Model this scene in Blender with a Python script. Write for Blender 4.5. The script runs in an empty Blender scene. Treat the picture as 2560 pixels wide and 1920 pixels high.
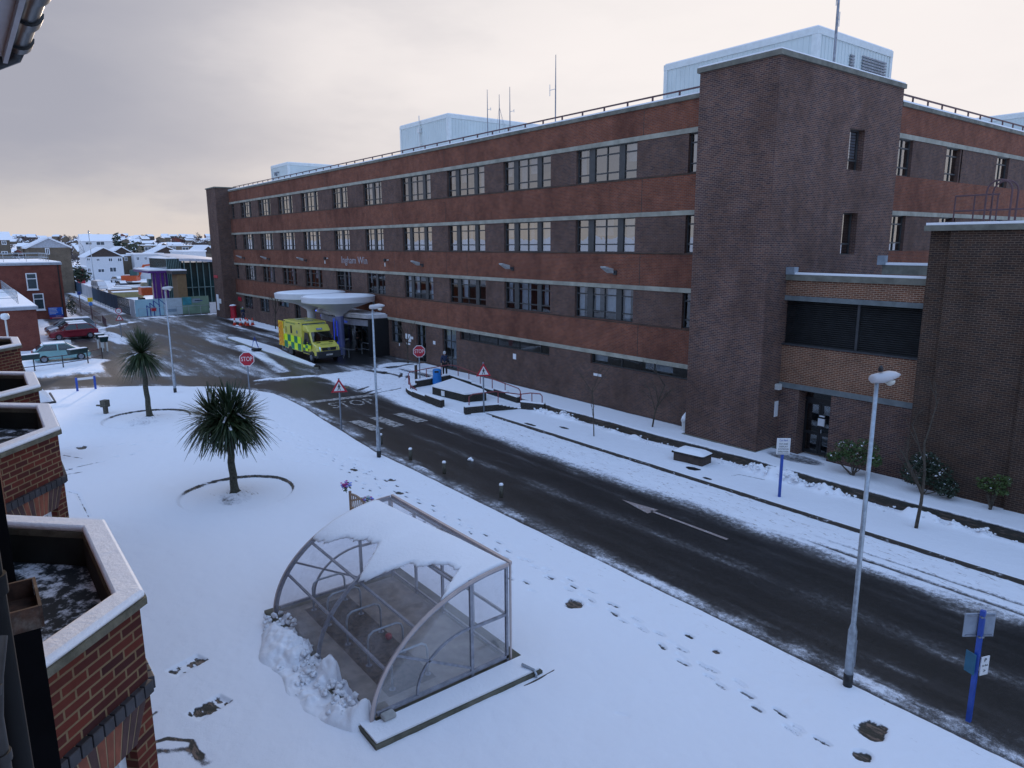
import bpy, bmesh, math, random
import numpy as np
from mathutils import Vector, Matrix
random.seed(7)
S = bpy.context.scene
COL = S.collection
R_ = math.radians
# ------------------------------------------------------------------ camera
FPX, HEAD, PITCH, ROLL, CAMZ = 1762.5, R_(37.744), R_(11.265), R_(-.339), 9.1
_Fh = np.array([-math.cos(HEAD), math.sin(HEAD), 0.]); _R0 = np.array([math.sin(HEAD), math.cos(HEAD), 0.])
CF = _Fh*math.cos(PITCH)+np.array([0, 0, -math.sin(PITCH)]); _U0 = np.cross(_R0, CF)
CR = _R0*math.cos(ROLL)+_U0*math.sin(ROLL); CU = -_R0*math.sin(ROLL)+_U0*math.cos(ROLL)
cam = bpy.data.cameras.new('camera'); camo = bpy.data.objects.new('camera', cam); COL.objects.link(camo)
M = Matrix.Identity(4)
for i in range(3):
    M[i][0] = CR[i]; M[i][1] = CU[i]; M[i][2] = -CF[i]
M[2][3] = CAMZ
camo.matrix_world = M
cam.sensor_width = 36; cam.lens = 36*FPX/2560; cam.clip_start = .05; cam.clip_end = 9000
S.camera = camo
def _ray(u, v): return CF+(u-1280)/FPX*CR-(v-960)/FPX*CU
def G(u, v, z=0.):
    "a measured point of the photograph set down on level ground z"
    d = _ray(u, v); t = (z-CAMZ)/d[2]
    return Vector((d[0]*t, d[1]*t, z))
def PY(u, v, y):
    d = _ray(u, v); t = y/d[1]; return Vector((d[0]*t, y, CAMZ+d[2]*t))
def PX(u, v, x):
    d = _ray(u, v); t = x/d[0]; return Vector((x, d[1]*t, CAMZ+d[2]*t))
# ------------------------------------------------------------------ materials
def newmat(name):
    m = bpy.data.materials.new(name); m.use_nodes = True
    nt = m.node_tree; nt.nodes.clear()
    o = nt.nodes.new('ShaderNodeOutputMaterial')
    return m, nt, o
def N(nt, t, **k):
    n = nt.nodes.new(t)
    for a, b in k.items():
        if a.startswith('i_'): n.inputs[a[2:].replace('_', ' ')].default_value = b
        else: setattr(n, a, b)
    return n
def L(nt, a, b): nt.links.new(a, b)
def mth(nt, op, a, b=None, c=None, clamp=False):
    n = nt.nodes.new('ShaderNodeMath'); n.operation = op; n.use_clamp = clamp
    for i, x in enumerate((a, b, c)):
        if x is None: continue
        if isinstance(x, (int, float)): n.inputs[i].default_value = x
        else: L(nt, x, n.inputs[i])
    return n.outputs[0]
def mixc(nt, f, a, b):
    n = nt.nodes.new('ShaderNodeMix'); n.data_type = 'RGBA'
    for k, x in ((0, f), (6, a), (7, b)):
        if isinstance(x, (int, float)): n.inputs[k].default_value = x
        elif isinstance(x, tuple): n.inputs[k].default_value = (*x[:3], 1)
        else: L(nt, x, n.inputs[k])
    return n.outputs[2]
def sstep(nt, x, a, b):
    n = nt.nodes.new('ShaderNodeMapRange'); n.interpolation_type = 'SMOOTHSTEP'
    n.inputs[1].default_value = a; n.inputs[2].default_value = b
    L(nt, x, n.inputs[0]); return n.outputs[0]
def noise(nt, vec, scale, detail=4, rough=.55):
    n = N(nt, 'ShaderNodeTexNoise'); n.inputs['Scale'].default_value = scale; n.inputs['Detail'].default_value = detail
    n.inputs['Roughness'].default_value = rough
    if vec is not None: L(nt, vec, n.inputs['Vector'])
    return n.outputs['Fac']
_M = {}
def mat(name, col, rough=.6, metal=0., var=.18, scale=3., bump=.0, dirt=None, spec=.5, coat=0.):
    if name in _M: return _M[name]
    m, nt, o = newmat(name)
    p = N(nt, 'ShaderNodeBsdfPrincipled')
    pos = N(nt, 'ShaderNodeNewGeometry').outputs['Position']
    f = noise(nt, pos, scale, 5, .6)
    a = tuple(max(0, c*(1-var)) for c in col); b = tuple(min(1, c*(1+var)) for c in col)
    c = mixc(nt, sstep(nt, f, .25, .75), a, b)
    if dirt:
        f2 = noise(nt, pos, scale*.37, 6, .7)
        c = mixc(nt, mth(nt, 'MULTIPLY', sstep(nt, f2, .5, .75), .7), c, dirt)
    L(nt, c, p.inputs['Base Color'])
    p.inputs['Roughness'].default_value = rough; p.inputs['Metallic'].default_value = metal
    p.inputs['Specular IOR Level'].default_value = spec
    p.inputs['Coat Weight'].default_value = coat
    if bump:
        bn = N(nt, 'ShaderNodeBump'); bn.inputs['Strength'].default_value = bump; bn.inputs['Distance'].default_value = .03
        L(nt, noise(nt, pos, scale*6, 4), bn.inputs['Height']); L(nt, bn.outputs[0], p.inputs['Normal'])
    L(nt, p.outputs[0], o.inputs[0]); _M[name] = m
    return m
def brick(name, c1, c2, mortar, bw=.225, rh=.075, ms=.011, stain=(.5, .5, .5), stain_amt=.35, sscale=.25, smooth=.1):
    m, nt, o = newmat(name); p = N(nt, 'ShaderNodeBsdfPrincipled')
    g = N(nt, 'ShaderNodeNewGeometry'); sp = N(nt, 'ShaderNodeSeparateXYZ'); sn = N(nt, 'ShaderNodeSeparateXYZ')
    L(nt, g.outputs['Position'], sp.inputs[0]); L(nt, g.outputs['True Normal'], sn.inputs[0])
    u = mth(nt, 'SUBTRACT', mth(nt, 'MULTIPLY', sp.outputs[0], sn.outputs[1]), mth(nt, 'MULTIPLY', sp.outputs[1], sn.outputs[0]))
    cb = N(nt, 'ShaderNodeCombineXYZ'); L(nt, u, cb.inputs[0]); L(nt, sp.outputs[2], cb.inputs[1])
    b = N(nt, 'ShaderNodeTexBrick'); L(nt, cb.outputs[0], b.inputs['Vector'])
    b.inputs['Color1'].default_value = (*c1, 1); b.inputs['Color2'].default_value = (*c2, 1); b.inputs['Mortar'].default_value = (*mortar, 1)
    b.inputs['Scale'].default_value = 1; b.inputs['Mortar Size'].default_value = ms; b.inputs['Mortar Smooth'].default_value = smooth
    b.inputs['Brick Width'].default_value = bw; b.inputs['Row Height'].default_value = rh; b.inputs['Bias'].default_value = 0
    # patchy weathering with drips down the wall
    mp = N(nt, 'ShaderNodeMapping'); mp.inputs['Scale'].default_value = (1, 1, .55); L(nt, g.outputs['Position'], mp.inputs[0])
    f = noise(nt, mp.outputs[0], sscale, 8, .68)
    c = mixc(nt, mth(nt, 'MULTIPLY', sstep(nt, f, .42, .72), stain_amt), b.outputs['Color'], stain)
    f3 = noise(nt, g.outputs['Position'], 1.3, 6, .7)
    hs = N(nt, 'ShaderNodeHueSaturation'); L(nt, c, hs.inputs['Color'])
    L(nt, mth(nt, 'ADD', mth(nt, 'MULTIPLY', f3, 1.1), .45), hs.inputs['Value'])
    L(nt, hs.outputs[0], p.inputs['Base Color'])
    p.inputs['Roughness'].default_value = .9; p.inputs['Specular IOR Level'].default_value = .06
    bn = N(nt, 'ShaderNodeBump'); bn.inputs['Strength'].default_value = .5; bn.inputs['Distance'].default_value = .008
    bn.invert = True
    L(nt, b.outputs['Fac'], bn.inputs['Height']); L(nt, bn.outputs[0], p.inputs['Normal'])
    L(nt, p.outputs[0], o.inputs[0]); return m
def snowmat():
    m, nt, o = newmat('snow'); p = N(nt, 'ShaderNodeBsdfPrincipled')
    pos = N(nt, 'ShaderNodeNewGeometry').outputs['Position']
    c = mixc(nt, noise(nt, pos, 1.4, 6), (.83, .84, .87), (.9, .91, .93)); L(nt, c, p.inputs['Base Color'])
    p.inputs['Roughness'].default_value = .85; p.inputs['Specular IOR Level'].default_value = .25
    bn = N(nt, 'ShaderNodeBump'); bn.inputs['Strength'].default_value = .45; bn.inputs['Distance'].default_value = .03
    L(nt, noise(nt, pos, 13, 6, .65), bn.inputs['Height']); L(nt, bn.outputs[0], p.inputs['Normal'])
    L(nt, p.outputs[0], o.inputs[0]); return m
def patchysnow(name, base, amt=.5, scale=3.):
    "a surface with thin snow lying on it in patches"
    m, nt, o = newmat(name); p = N(nt, 'ShaderNodeBsdfPrincipled')
    pos = N(nt, 'ShaderNodeNewGeometry').outputs['Position']
    f = sstep(nt, noise(nt, pos, scale, 9, .72), .5-.25*(amt-.5)-.05, .5-.25*(amt-.5)+.08)
    L(nt, mixc(nt, f, base, (.8, .82, .86)), p.inputs['Base Color']); p.inputs['Roughness'].default_value = .7
    L(nt, p.outputs[0], o.inputs[0]); return m
def groundmat():
    m, nt, o = newmat('ground_surface'); p = N(nt, 'ShaderNodeBsdfPrincipled')
    pos = N(nt, 'ShaderNodeNewGeometry').outputs['Position']
    A = N(nt, 'ShaderNodeAttribute', attribute_name='snow').outputs['Fac']; D = N(nt, 'ShaderNodeAttribute', attribute_name='dirt').outputs['Fac']
    mp = N(nt, 'ShaderNodeMapping'); mp.inputs['Scale'].default_value = (.3, 1.25, 1); L(nt, pos, mp.inputs[0])
    n1 = noise(nt, mp.outputs[0], 1.3, 8, .62); n2 = noise(nt, pos, 7, 6, .7); n3 = noise(nt, pos, 45, 3, .6)
    s = mth(nt, 'ADD', A, mth(nt, 'ADD', mth(nt, 'MULTIPLY', mth(nt, 'SUBTRACT', n1, .5), .8), mth(nt, 'MULTIPLY', mth(nt, 'SUBTRACT', n2, .5), .8)))
    s = mth(nt, 'ADD', s, mth(nt, 'MULTIPLY', mth(nt, 'SUBTRACT', n3, .5), .5))
    cr = N(nt, 'ShaderNodeValToRGB'); e = cr.color_ramp.elements
    e[0].position = 0; e[0].color = (.016, .0165, .017, 1); e[1].position = .95; e[1].color = (.86, .87, .9, 1)
    for q, c in ((.3, (.034, .033, .034)), (.47, (.1, .096, .096)), (.62, (.34, .34, .355)), (.76, (.72, .73, .77))):
        k = e.new(q); k.color = (*c, 1)
    L(nt, s, cr.inputs[0])
    soil = mixc(nt, n3, (.016, .017, .013), (.055, .05, .04))
    low = sstep(nt, s, .75, .2)
    c = mixc(nt, mth(nt, 'MULTIPLY', low, sstep(nt, D, .45, .8)), cr.outputs[0], soil)
    # leaf litter and grit lying on the snow
    sp = sstep(nt, mth(nt, 'ADD', noise(nt, mp.outputs[0], 9, 5, .75), mth(nt, 'MULTIPLY', D, .16)), .66, .74)
    c = mixc(nt, mth(nt, 'MULTIPLY', sp, mth(nt, 'MULTIPLY', sstep(nt, D, .02, .5), .75)), c, (.22, .15, .115))
    L(nt, c, p.inputs['Base Color'])
    L(nt, mth(nt, 'ADD', .42, mth(nt, 'MULTIPLY', sstep(nt, s, .2, .8), .45)), p.inputs['Roughness'])
    p.inputs['Specular IOR Level'].default_value = .3
    bn = N(nt, 'ShaderNodeBump'); bn.inputs['Strength'].default_value = .4; bn.inputs['Distance'].default_value = .03
    L(nt, mth(nt, 'ADD', mth(nt, 'ADD', n2, mth(nt, 'MULTIPLY', n3, .5)), mth(nt, 'MULTIPLY', sstep(nt, s, .3, .9), 1.2)), bn.inputs['Height'])
    L(nt, bn.outputs[0], p.inputs['Normal'])
    L(nt, p.outputs[0], o.inputs[0]); return m
def glassmat(name, refl=.5, tint=(.55, .6, .62), rough=.01):
    m, nt, o = newmat(name)
    gl = N(nt, 'ShaderNodeBsdfGlossy'); gl.inputs['Roughness'].default_value = rough; gl.inputs['Color'].default_value = (.93, .93, .93, 1)
    tr = N(nt, 'ShaderNodeBsdfTransparent'); tr.inputs['Color'].default_value = (*tint, 1)
    pos = N(nt, 'ShaderNodeNewGeometry').outputs['Position']
    bn = N(nt, 'ShaderNodeBump'); bn.inputs['Strength'].default_value = .04; bn.inputs['Distance'].default_value = .1
    L(nt, noise(nt, pos, .9, 2), bn.inputs['Height']); L(nt, bn.outputs[0], gl.inputs['Normal'])
    fr = N(nt, 'ShaderNodeLayerWeight'); fr.inputs[0].default_value = .35
    mx = N(nt, 'ShaderNodeMixShader'); L(nt, mth(nt, 'ADD', mth(nt, 'MULTIPLY', fr.outputs['Fresnel'], .8), refl-.12, clamp=True), mx.inputs[0])
    L(nt, tr.outputs[0], mx.inputs[1]); L(nt, gl.outputs[0], mx.inputs[2]); L(nt, mx.outputs[0], o.inputs[0]); return m
def polymat(name='polycarbonate', lo=.02, amp=.1):
    m, nt, o = newmat(name)
    tr = N(nt, 'ShaderNodeBsdfTransparent'); tr.inputs['Color'].default_value = (.93, .93, .95, 1)
    gl = N(nt, 'ShaderNodeBsdfGlossy'); gl.inputs['Roughness'].default_value = .12
    df = N(nt, 'ShaderNodeBsdfDiffuse'); df.inputs['Color'].default_value = (.62, .6, .63, 1)
    pos = N(nt, 'ShaderNodeNewGeometry').outputs['Position']
    f = mth(nt, 'ADD', lo, mth(nt, 'MULTIPLY', sstep(nt, noise(nt, pos, 1.1, 6, .65), .35, .75), amp))
    a = N(nt, 'ShaderNodeMixShader'); L(nt, f, a.inputs[0]); L(nt, tr.outputs[0], a.inputs[1]); L(nt, df.outputs[0], a.inputs[2])
    fr = N(nt, 'ShaderNodeFresnel'); b = N(nt, 'ShaderNodeMixShader'); L(nt, mth(nt, 'MULTIPLY', fr.outputs[0], .28), b.inputs[0])
    L(nt, a.outputs[0], b.inputs[1]); L(nt, gl.outputs[0], b.inputs[2]); L(nt, b.outputs[0], o.inputs[0]); return m
def emit(name, col, st):
    m, nt, o = newmat(name); e = N(nt, 'ShaderNodeEmission'); e.inputs[0].default_value = (*col, 1); e.inputs[1].default_value = st
    L(nt, e.outputs[0], o.inputs[0]); return m
SNOW = snowmat(); GROUND = groundmat()
B_RED = brick('red_brick', (.25, .084, .048), (.165, .06, .043), (.2, .14, .11), stain=(.095, .043, .034), stain_amt=.8, ms=.009)
B_DARK = brick('dark_brick', (.15, .086, .07), (.086, .06, .063), (.175, .132, .1), stain=(.075, .048, .04), stain_amt=.55, ms=.009)
B_TOWER = brick('tower_brick', (.155, .084, .066), (.068, .048, .054), (.25, .185, .15), stain=(.068, .042, .034), stain_amt=.55, ms=.009)
B_ANNEX = brick('annex_brick', (.2, .084, .05), (.125, .06, .044), (.38, .27, .19), stain=(.1, .05, .037), stain_amt=.35, ms=.011)
B_BLOCK = brick('block_brick', (.078, .046, .034), (.044, .034, .032), (.16, .115, .085), stain=(.042, .028, .024), stain_amt=.5, ms=.009)
B_HOUSE = brick('warm_brick', (.135, .036, .026), (.055, .022, .022), (.2, .14, .08), ms=.0085, stain=(.08, .025, .015), stain_amt=.4, sscale=1.6, smooth=.02)
B_FAR = brick('maroon_brick', (.2, .055, .04), (.15, .044, .036), (.17, .09, .07), stain=(.12, .04, .034), stain_amt=.3)
B_TAN = brick('tan_brick', (.17, .13, .09), (.13, .1, .07), (.2, .17, .14), stain=(.1, .08, .06))
B_BLACK = brick('black_brick', (.045, .04, .036), (.032, .03, .03), (.09, .08, .072), stain=(.03, .033, .024), stain_amt=.4)
CONC = mat('pale_concrete', (.32, .31, .255), .85, var=.25, scale=1.5, dirt=(.17, .17, .14))
COPE = mat('weathered_coping', (.17, .165, .135), .9, var=.3, scale=2, dirt=(.07, .08, .06))
FRAME = mat('slate_frame', (.045, .048, .05), .5)
GLASS = glassmat('window_glass', .42); GLASS_D = glassmat('dim_glass', .18, (.7, .75, .77)); CARGLASS = glassmat('car_glass', .16, (.22, .26, .27))
CLAD = mat('pale_blue_cladding', (.55, .61, .6), .5, var=.06, scale=.6); CLAD2 = mat('cladding_trim', (.62, .66, .65), .5, var=.08)
WHITE = mat('white_paint', (.75, .76, .78), .45, var=.06); OFFW = mat('off_white', (.62, .62, .6), .6, var=.1)
BLACK = mat('black_paint', (.012, .013, .015), .45, var=.3); DARK = mat('dark_grey', (.04, .042, .046), .6)
GALV = mat('galvanised_steel', (.36, .4, .44), .45, .55, var=.22, scale=9, dirt=(.22, .24, .26)); STEEL = mat('dull_steel', (.24, .26, .3), .5, .5, var=.3, scale=6)
RAILRED = mat('red_rail_paint', (.22, .04, .045), .5, var=.25, scale=5); BROWNRAIL = mat('brown_rail', (.09, .045, .05), .6)
BLUE = mat('blue_paint', (.02, .07, .36), .4); RED = mat('sign_red', (.42, .012, .03), .4, var=.08); YEL = mat('yellow_paint', (.75, .5, .02), .5)
RUB = mat('tyre_rubber', (.015, .015, .016), .85); WOOD = mat('bench_wood', (.3, .19, .12), .7, var=.3, scale=12); BARK = mat('bark', (.075, .06, .045), .95, var=.4, scale=9, bump=.6)
PALMBARK = mat('palm_bark', (.07, .068, .05), .95, var=.5, scale=14, bump=.9); INT = mat('interior', (.3, .3, .28), .9); CURT = mat('net_curtain', (.6, .63, .7), .95, var=.12, scale=6)
POLY = polymat(); POLYR = polymat('hazy_polycarbonate', .1, .2); GREYG = mat('grey_render', (.4, .42, .46), .8); TIMB = mat('dark_timber', (.06, .042, .034), .8, var=.35)
SOIL = mat('wet_soil', (.04, .032, .022), .95, var=.5, scale=4, bump=.5); TARM = mat('wet_tarmac', (.035, .035, .038), .5)
# ------------------------------------------------------------------ mesh builder
BASE = {}
class MB:
    def __init__(s): s.v = []; s.f = []; s.m = []
    def add(s, vs, fs, m=0):
        b = len(s.v); s.v += [tuple(v) for v in vs]; s.f += [tuple(b+i for i in f) for f in fs]; s.m += [m]*len(fs); return s
    def box(s, x0, x1, y0, y1, z0, z1, m=0):
        v = [(x, y, z) for z in (z0, z1) for y in (y0, y1) for x in (x0, x1)]
        return s.add(v, [(0, 2, 3, 1), (4, 5, 7, 6), (0, 1, 5, 4), (2, 6, 7, 3), (0, 4, 6, 2), (1, 3, 7, 5)], m)
    def obox(s, c, ax, ay, az, m=0):
        c = Vector(c); ax, ay, az = Vector(ax), Vector(ay), Vector(az)
        v = [c+ax*i+ay*j+az*k for k in (-.5, .5) for j in (-.5, .5) for i in (-.5, .5)]
        return s.add(v, [(0, 2, 3, 1), (4, 5, 7, 6), (0, 1, 5, 4), (2, 6, 7, 3), (0, 4, 6, 2), (1, 3, 7, 5)], m)
    def bar(s, p, q, w, h=None, m=0, up=(0, 0, 1)):
        p, q = Vector(p), Vector(q); d = q-p; u = Vector(up); h = h or w
        sd = d.cross(u)
        if sd.length < 1e-6: sd = d.cross(Vector((1, 0, 0)))
        sd.normalize(); uu = sd.cross(d).normalized()
        return s.obox((p+q)/2, d, sd*w, uu*h, m)
    def tube(s, pts, r, n=8, m=0, caps=True):
        pts = [Vector(p) for p in pts]; k = len(pts); rr = r if isinstance(r, (list, tuple)) else [r]*k
        vs = []; ref = None
        for i, p in enumerate(pts):
            d = (pts[min(i+1, k-1)]-pts[max(i-1, 0)]).normalized()
            if ref is None:
                ref = d.orthogonal().normalized()
            ref = (ref-d*ref.dot(d))
            ref = ref.normalized() if ref.length > 1e-6 else d.orthogonal().normalized()
            b = d.cross(ref)
            for j in range(n):
                a = 2*math.pi*j/n; vs.append(p+(ref*math.cos(a)+b*math.sin(a))*rr[i])
        fs = [(i*n+j, i*n+(j+1) % n, (i+1)*n+(j+1) % n, (i+1)*n+j) for i in range(k-1) for j in range(n)]
        if caps: fs += [tuple(reversed(range(n))), tuple(range((k-1)*n, k*n))]
        return s.add(vs, fs, m)
    def cyl(s, x, y, z0, z1, r, n=16, m=0, r1=None): return s.tube([(x, y, z0), (x, y, z1)], [r, r if r1 is None else r1], n, m)
    def prism(s, poly, z0, z1, m=0, mt=None):
        n = len(poly); a = sum(poly[i][0]*poly[(i+1) % n][1]-poly[(i+1) % n][0]*poly[i][1] for i in range(n))
        if a < 0: poly = poly[::-1]
        s.add([(x, y, z0) for x, y in poly]+[(x, y, z1) for x, y in poly], [(i, (i+1) % n, n+(i+1) % n, n+i) for i in range(n)]+[tuple(reversed(range(n)))], m)
        s.add([(x, y, z1) for x, y in poly], [tuple(range(n))], m if mt is None else mt); return s
    def xprism(s, prof, y0, y1, m=0, taper=0):
        "closed (x,z) profile pushed along y"
        n = len(prof); a = sum(prof[i][0]*prof[(i+1) % n][1]-prof[(i+1) % n][0]*prof[i][1] for i in range(n))
        if a < 0: prof = prof[::-1]
        vs = [(x, y0, z) for x, z in prof]+[(x, y1, z) for x, z in prof]
        return s.add(vs, [(i, n+i, n+(i+1) % n, (i+1) % n) for i in range(n)]+[tuple(range(n)), tuple(reversed(range(n, 2*n)))], m)
    def lathe(s, prof, cx=0, cy=0, cz=0, n=32, m=0):
        k = len(prof); vs = [(cx+r*math.cos(2*math.pi*j/n), cy+r*math.sin(2*math.pi*j/n), cz+z) for r, z in prof for j in range(n)]
        fs = [(i*n+j, i*n+(j+1) % n, (i+1)*n+(j+1) % n, (i+1)*n+j) for i in range(k-1) for j in range(n)]
        fs += [tuple(reversed(range(n))), tuple(range((k-1)*n, k*n))]
        return s.add(vs, fs, m)
    def poly(s, pts, m=0): return s.add(pts, [tuple(range(len(pts)))], m)
    def build(s, name, mats, parent=None, smooth=False, world=True, bevel=0, at=None):
        b = BASE.get(parent.name, Vector()) if (parent and world) else Vector()
        if parent is None and at is not None: b = Vector(at)
        me = bpy.data.meshes.new(name)
        me.from_pydata([(x-b[0], y-b[1], z-b[2]) for x, y, z in s.v], [], s.f)
        ms = mats if isinstance(mats, (list, tuple)) else [mats]
        for x in ms: me.materials.append(x)
        if len(ms) > 1: me.polygons.foreach_set('material_index', s.m)
        if smooth: me.polygons.foreach_set('use_smooth', [True]*len(me.polygons))
        o = bpy.data.objects.new(name, me); COL.objects.link(o)
        if parent: o.parent = parent
        elif at is not None: o.location = b
        BASE[o.name] = BASE.get(parent.name, Vector()) if parent else b
        if bevel:
            q = o.modifiers.new('bevel', 'BEVEL'); q.width = bevel; q.segments = 2; q.limit_method = 'ANGLE'
        if smooth == 'auto':
            me.polygons.foreach_set('use_smooth', [True]*len(me.polygons)); me.set_sharp_from_angle(angle=R_(38))
        return o
def tag(o, label, cat, group=None, kind=None):
    o['label'] = label; o['category'] = cat
    if group: o['group'] = group
    if kind: o['kind'] = kind
    return o
def thing(name, label, cat, loc=(0, 0, 0), rz=0., group=None):
    o = bpy.data.objects.new(name, None); COL.objects.link(o); o.location = loc; o.rotation_euler = (0, 0, rz)
    o.empty_display_size = .2; BASE[o.name] = Vector(loc); return tag(o, label, cat, group)
def dup(o, loc=None, rz=None, label=None, group=None, scale=None):
    c = o.copy(); COL.objects.link(c)
    def rec(a, b):
        for ch in list(a.children):
            k = ch.copy(); COL.objects.link(k); k.parent = b; rec(ch, k)
    rec(o, c)
    if loc is not None: c.location = loc
    if rz is not None: c.rotation_euler = (0, 0, rz)
    if scale: c.scale = (scale,)*3
    if label: c['label'] = label
    if group: c['group'] = group
    return c
def struct(o): o['kind'] = 'structure'; return o
# lettering: outlines taken once while the scene is empty
_T = {}
def letters(txt):
    if txt not in _T:
        cu = bpy.data.curves.new('lettering', 'FONT'); cu.body = txt; cu.align_x = 'CENTER'; cu.align_y = 'CENTER'; cu.extrude = .02; cu.resolution_u = 3
        o = bpy.data.objects.new('lettering', cu); COL.objects.link(o)
        me = bpy.data.meshes.new_from_object(o.evaluated_get(bpy.context.evaluated_depsgraph_get()))
        vs = [v.co.copy() for v in me.vertices]; fs = [tuple(p.vertices) for p in me.polygons]
        bpy.data.objects.remove(o); bpy.data.curves.remove(cu); bpy.data.meshes.remove(me)
        if vs:
            xs = [v.x for v in vs]; w = max(xs)-min(xs); mx = (max(xs)+min(xs))/2
        else: w = 1; mx = 0
        _T[txt] = (vs, fs, w, mx)
    return _T[txt]
def put_text(mb, txt, c, xd, yd, height, width=None, m=0, depth=1.):
    vs, fs, w, mx = letters(txt); xd = Vector(xd).normalized(); yd = Vector(yd).normalized(); nd = xd.cross(yd); c = Vector(c)
    sy = height/.7; sx = (width/w) if width else sy
    mb.add([c+xd*((v.x-mx)*sx)+yd*(v.y*sy)+nd*(v.z*.25*depth) for v in vs], fs, m)
for _t in ('STOP', 'Ingham Win', 'AMBULANCE', 'EMERGENCY AMBULANCE', 'NHS', 'Main Entrance', '10', 'PAY AND', 'DISPLAY', 'SYSTEM IN', 'OPERATION', 'Car Park', 'NX08 DYA', 'P', 'STOP_ROAD', '>'):
    letters(_t)
# ------------------------------------------------------------------ value noise for the ground
def vn(x, y, sd=0):
    ix = np.floor(x); iy = np.floor(y); fx = x-ix; fy = y-iy; fx = fx*fx*(3-2*fx); fy = fy*fy*(3-2*fy)
    def h(a, b):
        q = np.sin(a*127.1+b*311.7+sd*74.7)*43758.5453
        return q-np.floor(q)
    a = h(ix, iy); b = h(ix+1, iy); c = h(ix, iy+1); d = h(ix+1, iy+1)
    return (a*(1-fx)+b*fx)*(1-fy)+(c*(1-fx)+d*fx)*fy
def fbm(x, y, o=4, sd=0):
    t = 0; a = .5
    for i in range(o):
        t = t+a*vn(x, y, sd+i); x = x*2.03+5.1; y = y*2.03+3.7; a *= .5
    return t/(1-.5**o)
def sm(x, a, b):
    t = np.clip((x-a)/(b-a), 0, 1); return t*t*(3-2*t)
def sheet(name, x0, x1, y0, y1, sx, sy, zf, sf, df=None, mask=None):
    nx = int((x1-x0)/sx)+1; ny = int((y1-y0)/sy)+1
    X, Y = np.meshgrid(np.linspace(x0, x1, nx), np.linspace(y0, y1, ny))
    Zv = zf(X, Y)+0*X; Sv = sf(X, Y)+0*X; Dv = (df(X, Y)+0*X) if df else 0*X
    idx = np.arange(nx*ny).reshape(ny, nx)
    q = np.stack([idx[:-1, :-1], idx[:-1, 1:], idx[1:, 1:], idx[1:, :-1]], -1).reshape(-1, 4)
    if mask is not None:
        k = mask(X, Y).ravel(); q = q[k[q].all(1)]
    used = np.zeros(nx*ny, bool); used[q.ravel()] = True; rm = np.cumsum(used)-1; q = rm[q]
    co = np.stack([X.ravel(), Y.ravel(), Zv.ravel()], -1)[used]
    me = bpy.data.meshes.new(name); me.vertices.add(len(co)); me.vertices.foreach_set('co', co.ravel())
    me.loops.add(len(q)*4); me.loops.foreach_set('vertex_index', q.ravel().astype(np.int32))
    me.polygons.add(len(q)); me.polygons.foreach_set('loop_start', np.arange(0, len(q)*4, 4, dtype=np.int32))
    me.polygons.foreach_set('use_smooth', np.ones(len(q), bool))
    me.update(calc_edges=True)
    for nm, a in (('snow', Sv), ('dirt', Dv)):
        at = me.attributes.new(nm, 'FLOAT', 'POINT'); at.data.foreach_set('value', a.ravel()[used].astype(np.float32))
    me.materials.append(GROUND)
    o = bpy.data.objects.new(name, me); COL.objects.link(o); return struct(o)
def seg_d(X, Y, pts):
    "distance to a polyline"
    D = np.full(X.shape, 1e9)
    for a, b in zip(pts[:-1], pts[1:]):
        ax, ay = a[0], a[1]; dx, dy = b[0]-ax, b[1]-ay; l2 = dx*dx+dy*dy+1e-9
        t = np.clip(((X-ax)*dx+(Y-ay)*dy)/l2, 0, 1); D = np.minimum(D, np.hypot(X-ax-t*dx, Y-ay-t*dy))
    return D
def gp(*uv): return [G(u, v) for u, v in uv]
# ------------------------------------------------------------------ sky and light
W = bpy.data.worlds.new('World'); S.world = W; W.use_nodes = True
nt = W.node_tree; nt.nodes.clear()
wo = N(nt, 'ShaderNodeOutputWorld'); bg = N(nt, 'ShaderNodeBackground'); bg.inputs[1].default_value = .1; L(nt, bg.outputs[0], wo.inputs[0])
SUN_AZ = Vector((-.92, .39, 0)).normalized(); SUN_EL = R_(8.5)
sky = N(nt, 'ShaderNodeTexSky', sky_type='NISHITA', sun_disc=False, sun_elevation=SUN_EL, sun_rotation=math.atan2(SUN_AZ.x, SUN_AZ.y), air_density=1, dust_density=1.5, ozone_density=1.5)
dirv = N(nt, 'ShaderNodeTexCoord').outputs['Generated']
nrm = N(nt, 'ShaderNodeVectorMath', operation='NORMALIZE'); L(nt, dirv, nrm.inputs[0]); dv = nrm.outputs[0]
def dot(v):
    n = N(nt, 'ShaderNodeVectorMath', operation='DOT_PRODUCT'); L(nt, dv, n.inputs[0]); n.inputs[1].default_value = v; return n.outputs['Value']
sz = N(nt, 'ShaderNodeSeparateXYZ'); L(nt, dv, sz.inputs[0]); el = sz.outputs[2]
mp = N(nt, 'ShaderNodeMapping'); mp.inputs['Scale'].default_value = (1, 1, 2.6); L(nt, dv, mp.inputs[0])
n1 = noise(nt, mp.outputs[0], 2.1, 5, .5)
mp2 = N(nt, 'ShaderNodeMapping'); mp2.inputs['Scale'].default_value = (1, 1, 3.2); mp2.inputs['Location'].default_value = (3, 1, 7); L(nt, dv, mp2.inputs[0])
n2 = noise(nt, mp2.outputs[0], 4.2, 5, .55)
brt = np.array(_ray(2250, 60)); brt /= np.linalg.norm(brt)
a = sstep(nt, mth(nt, 'ADD', dot(tuple(brt)), mth(nt, 'MULTIPLY', mth(nt, 'SUBTRACT', n1, .5), .42)), .52, .98)
c = mixc(nt, a, (3.85, 3.92, 4.65), (9.5, 8.9, 8.75))
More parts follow.
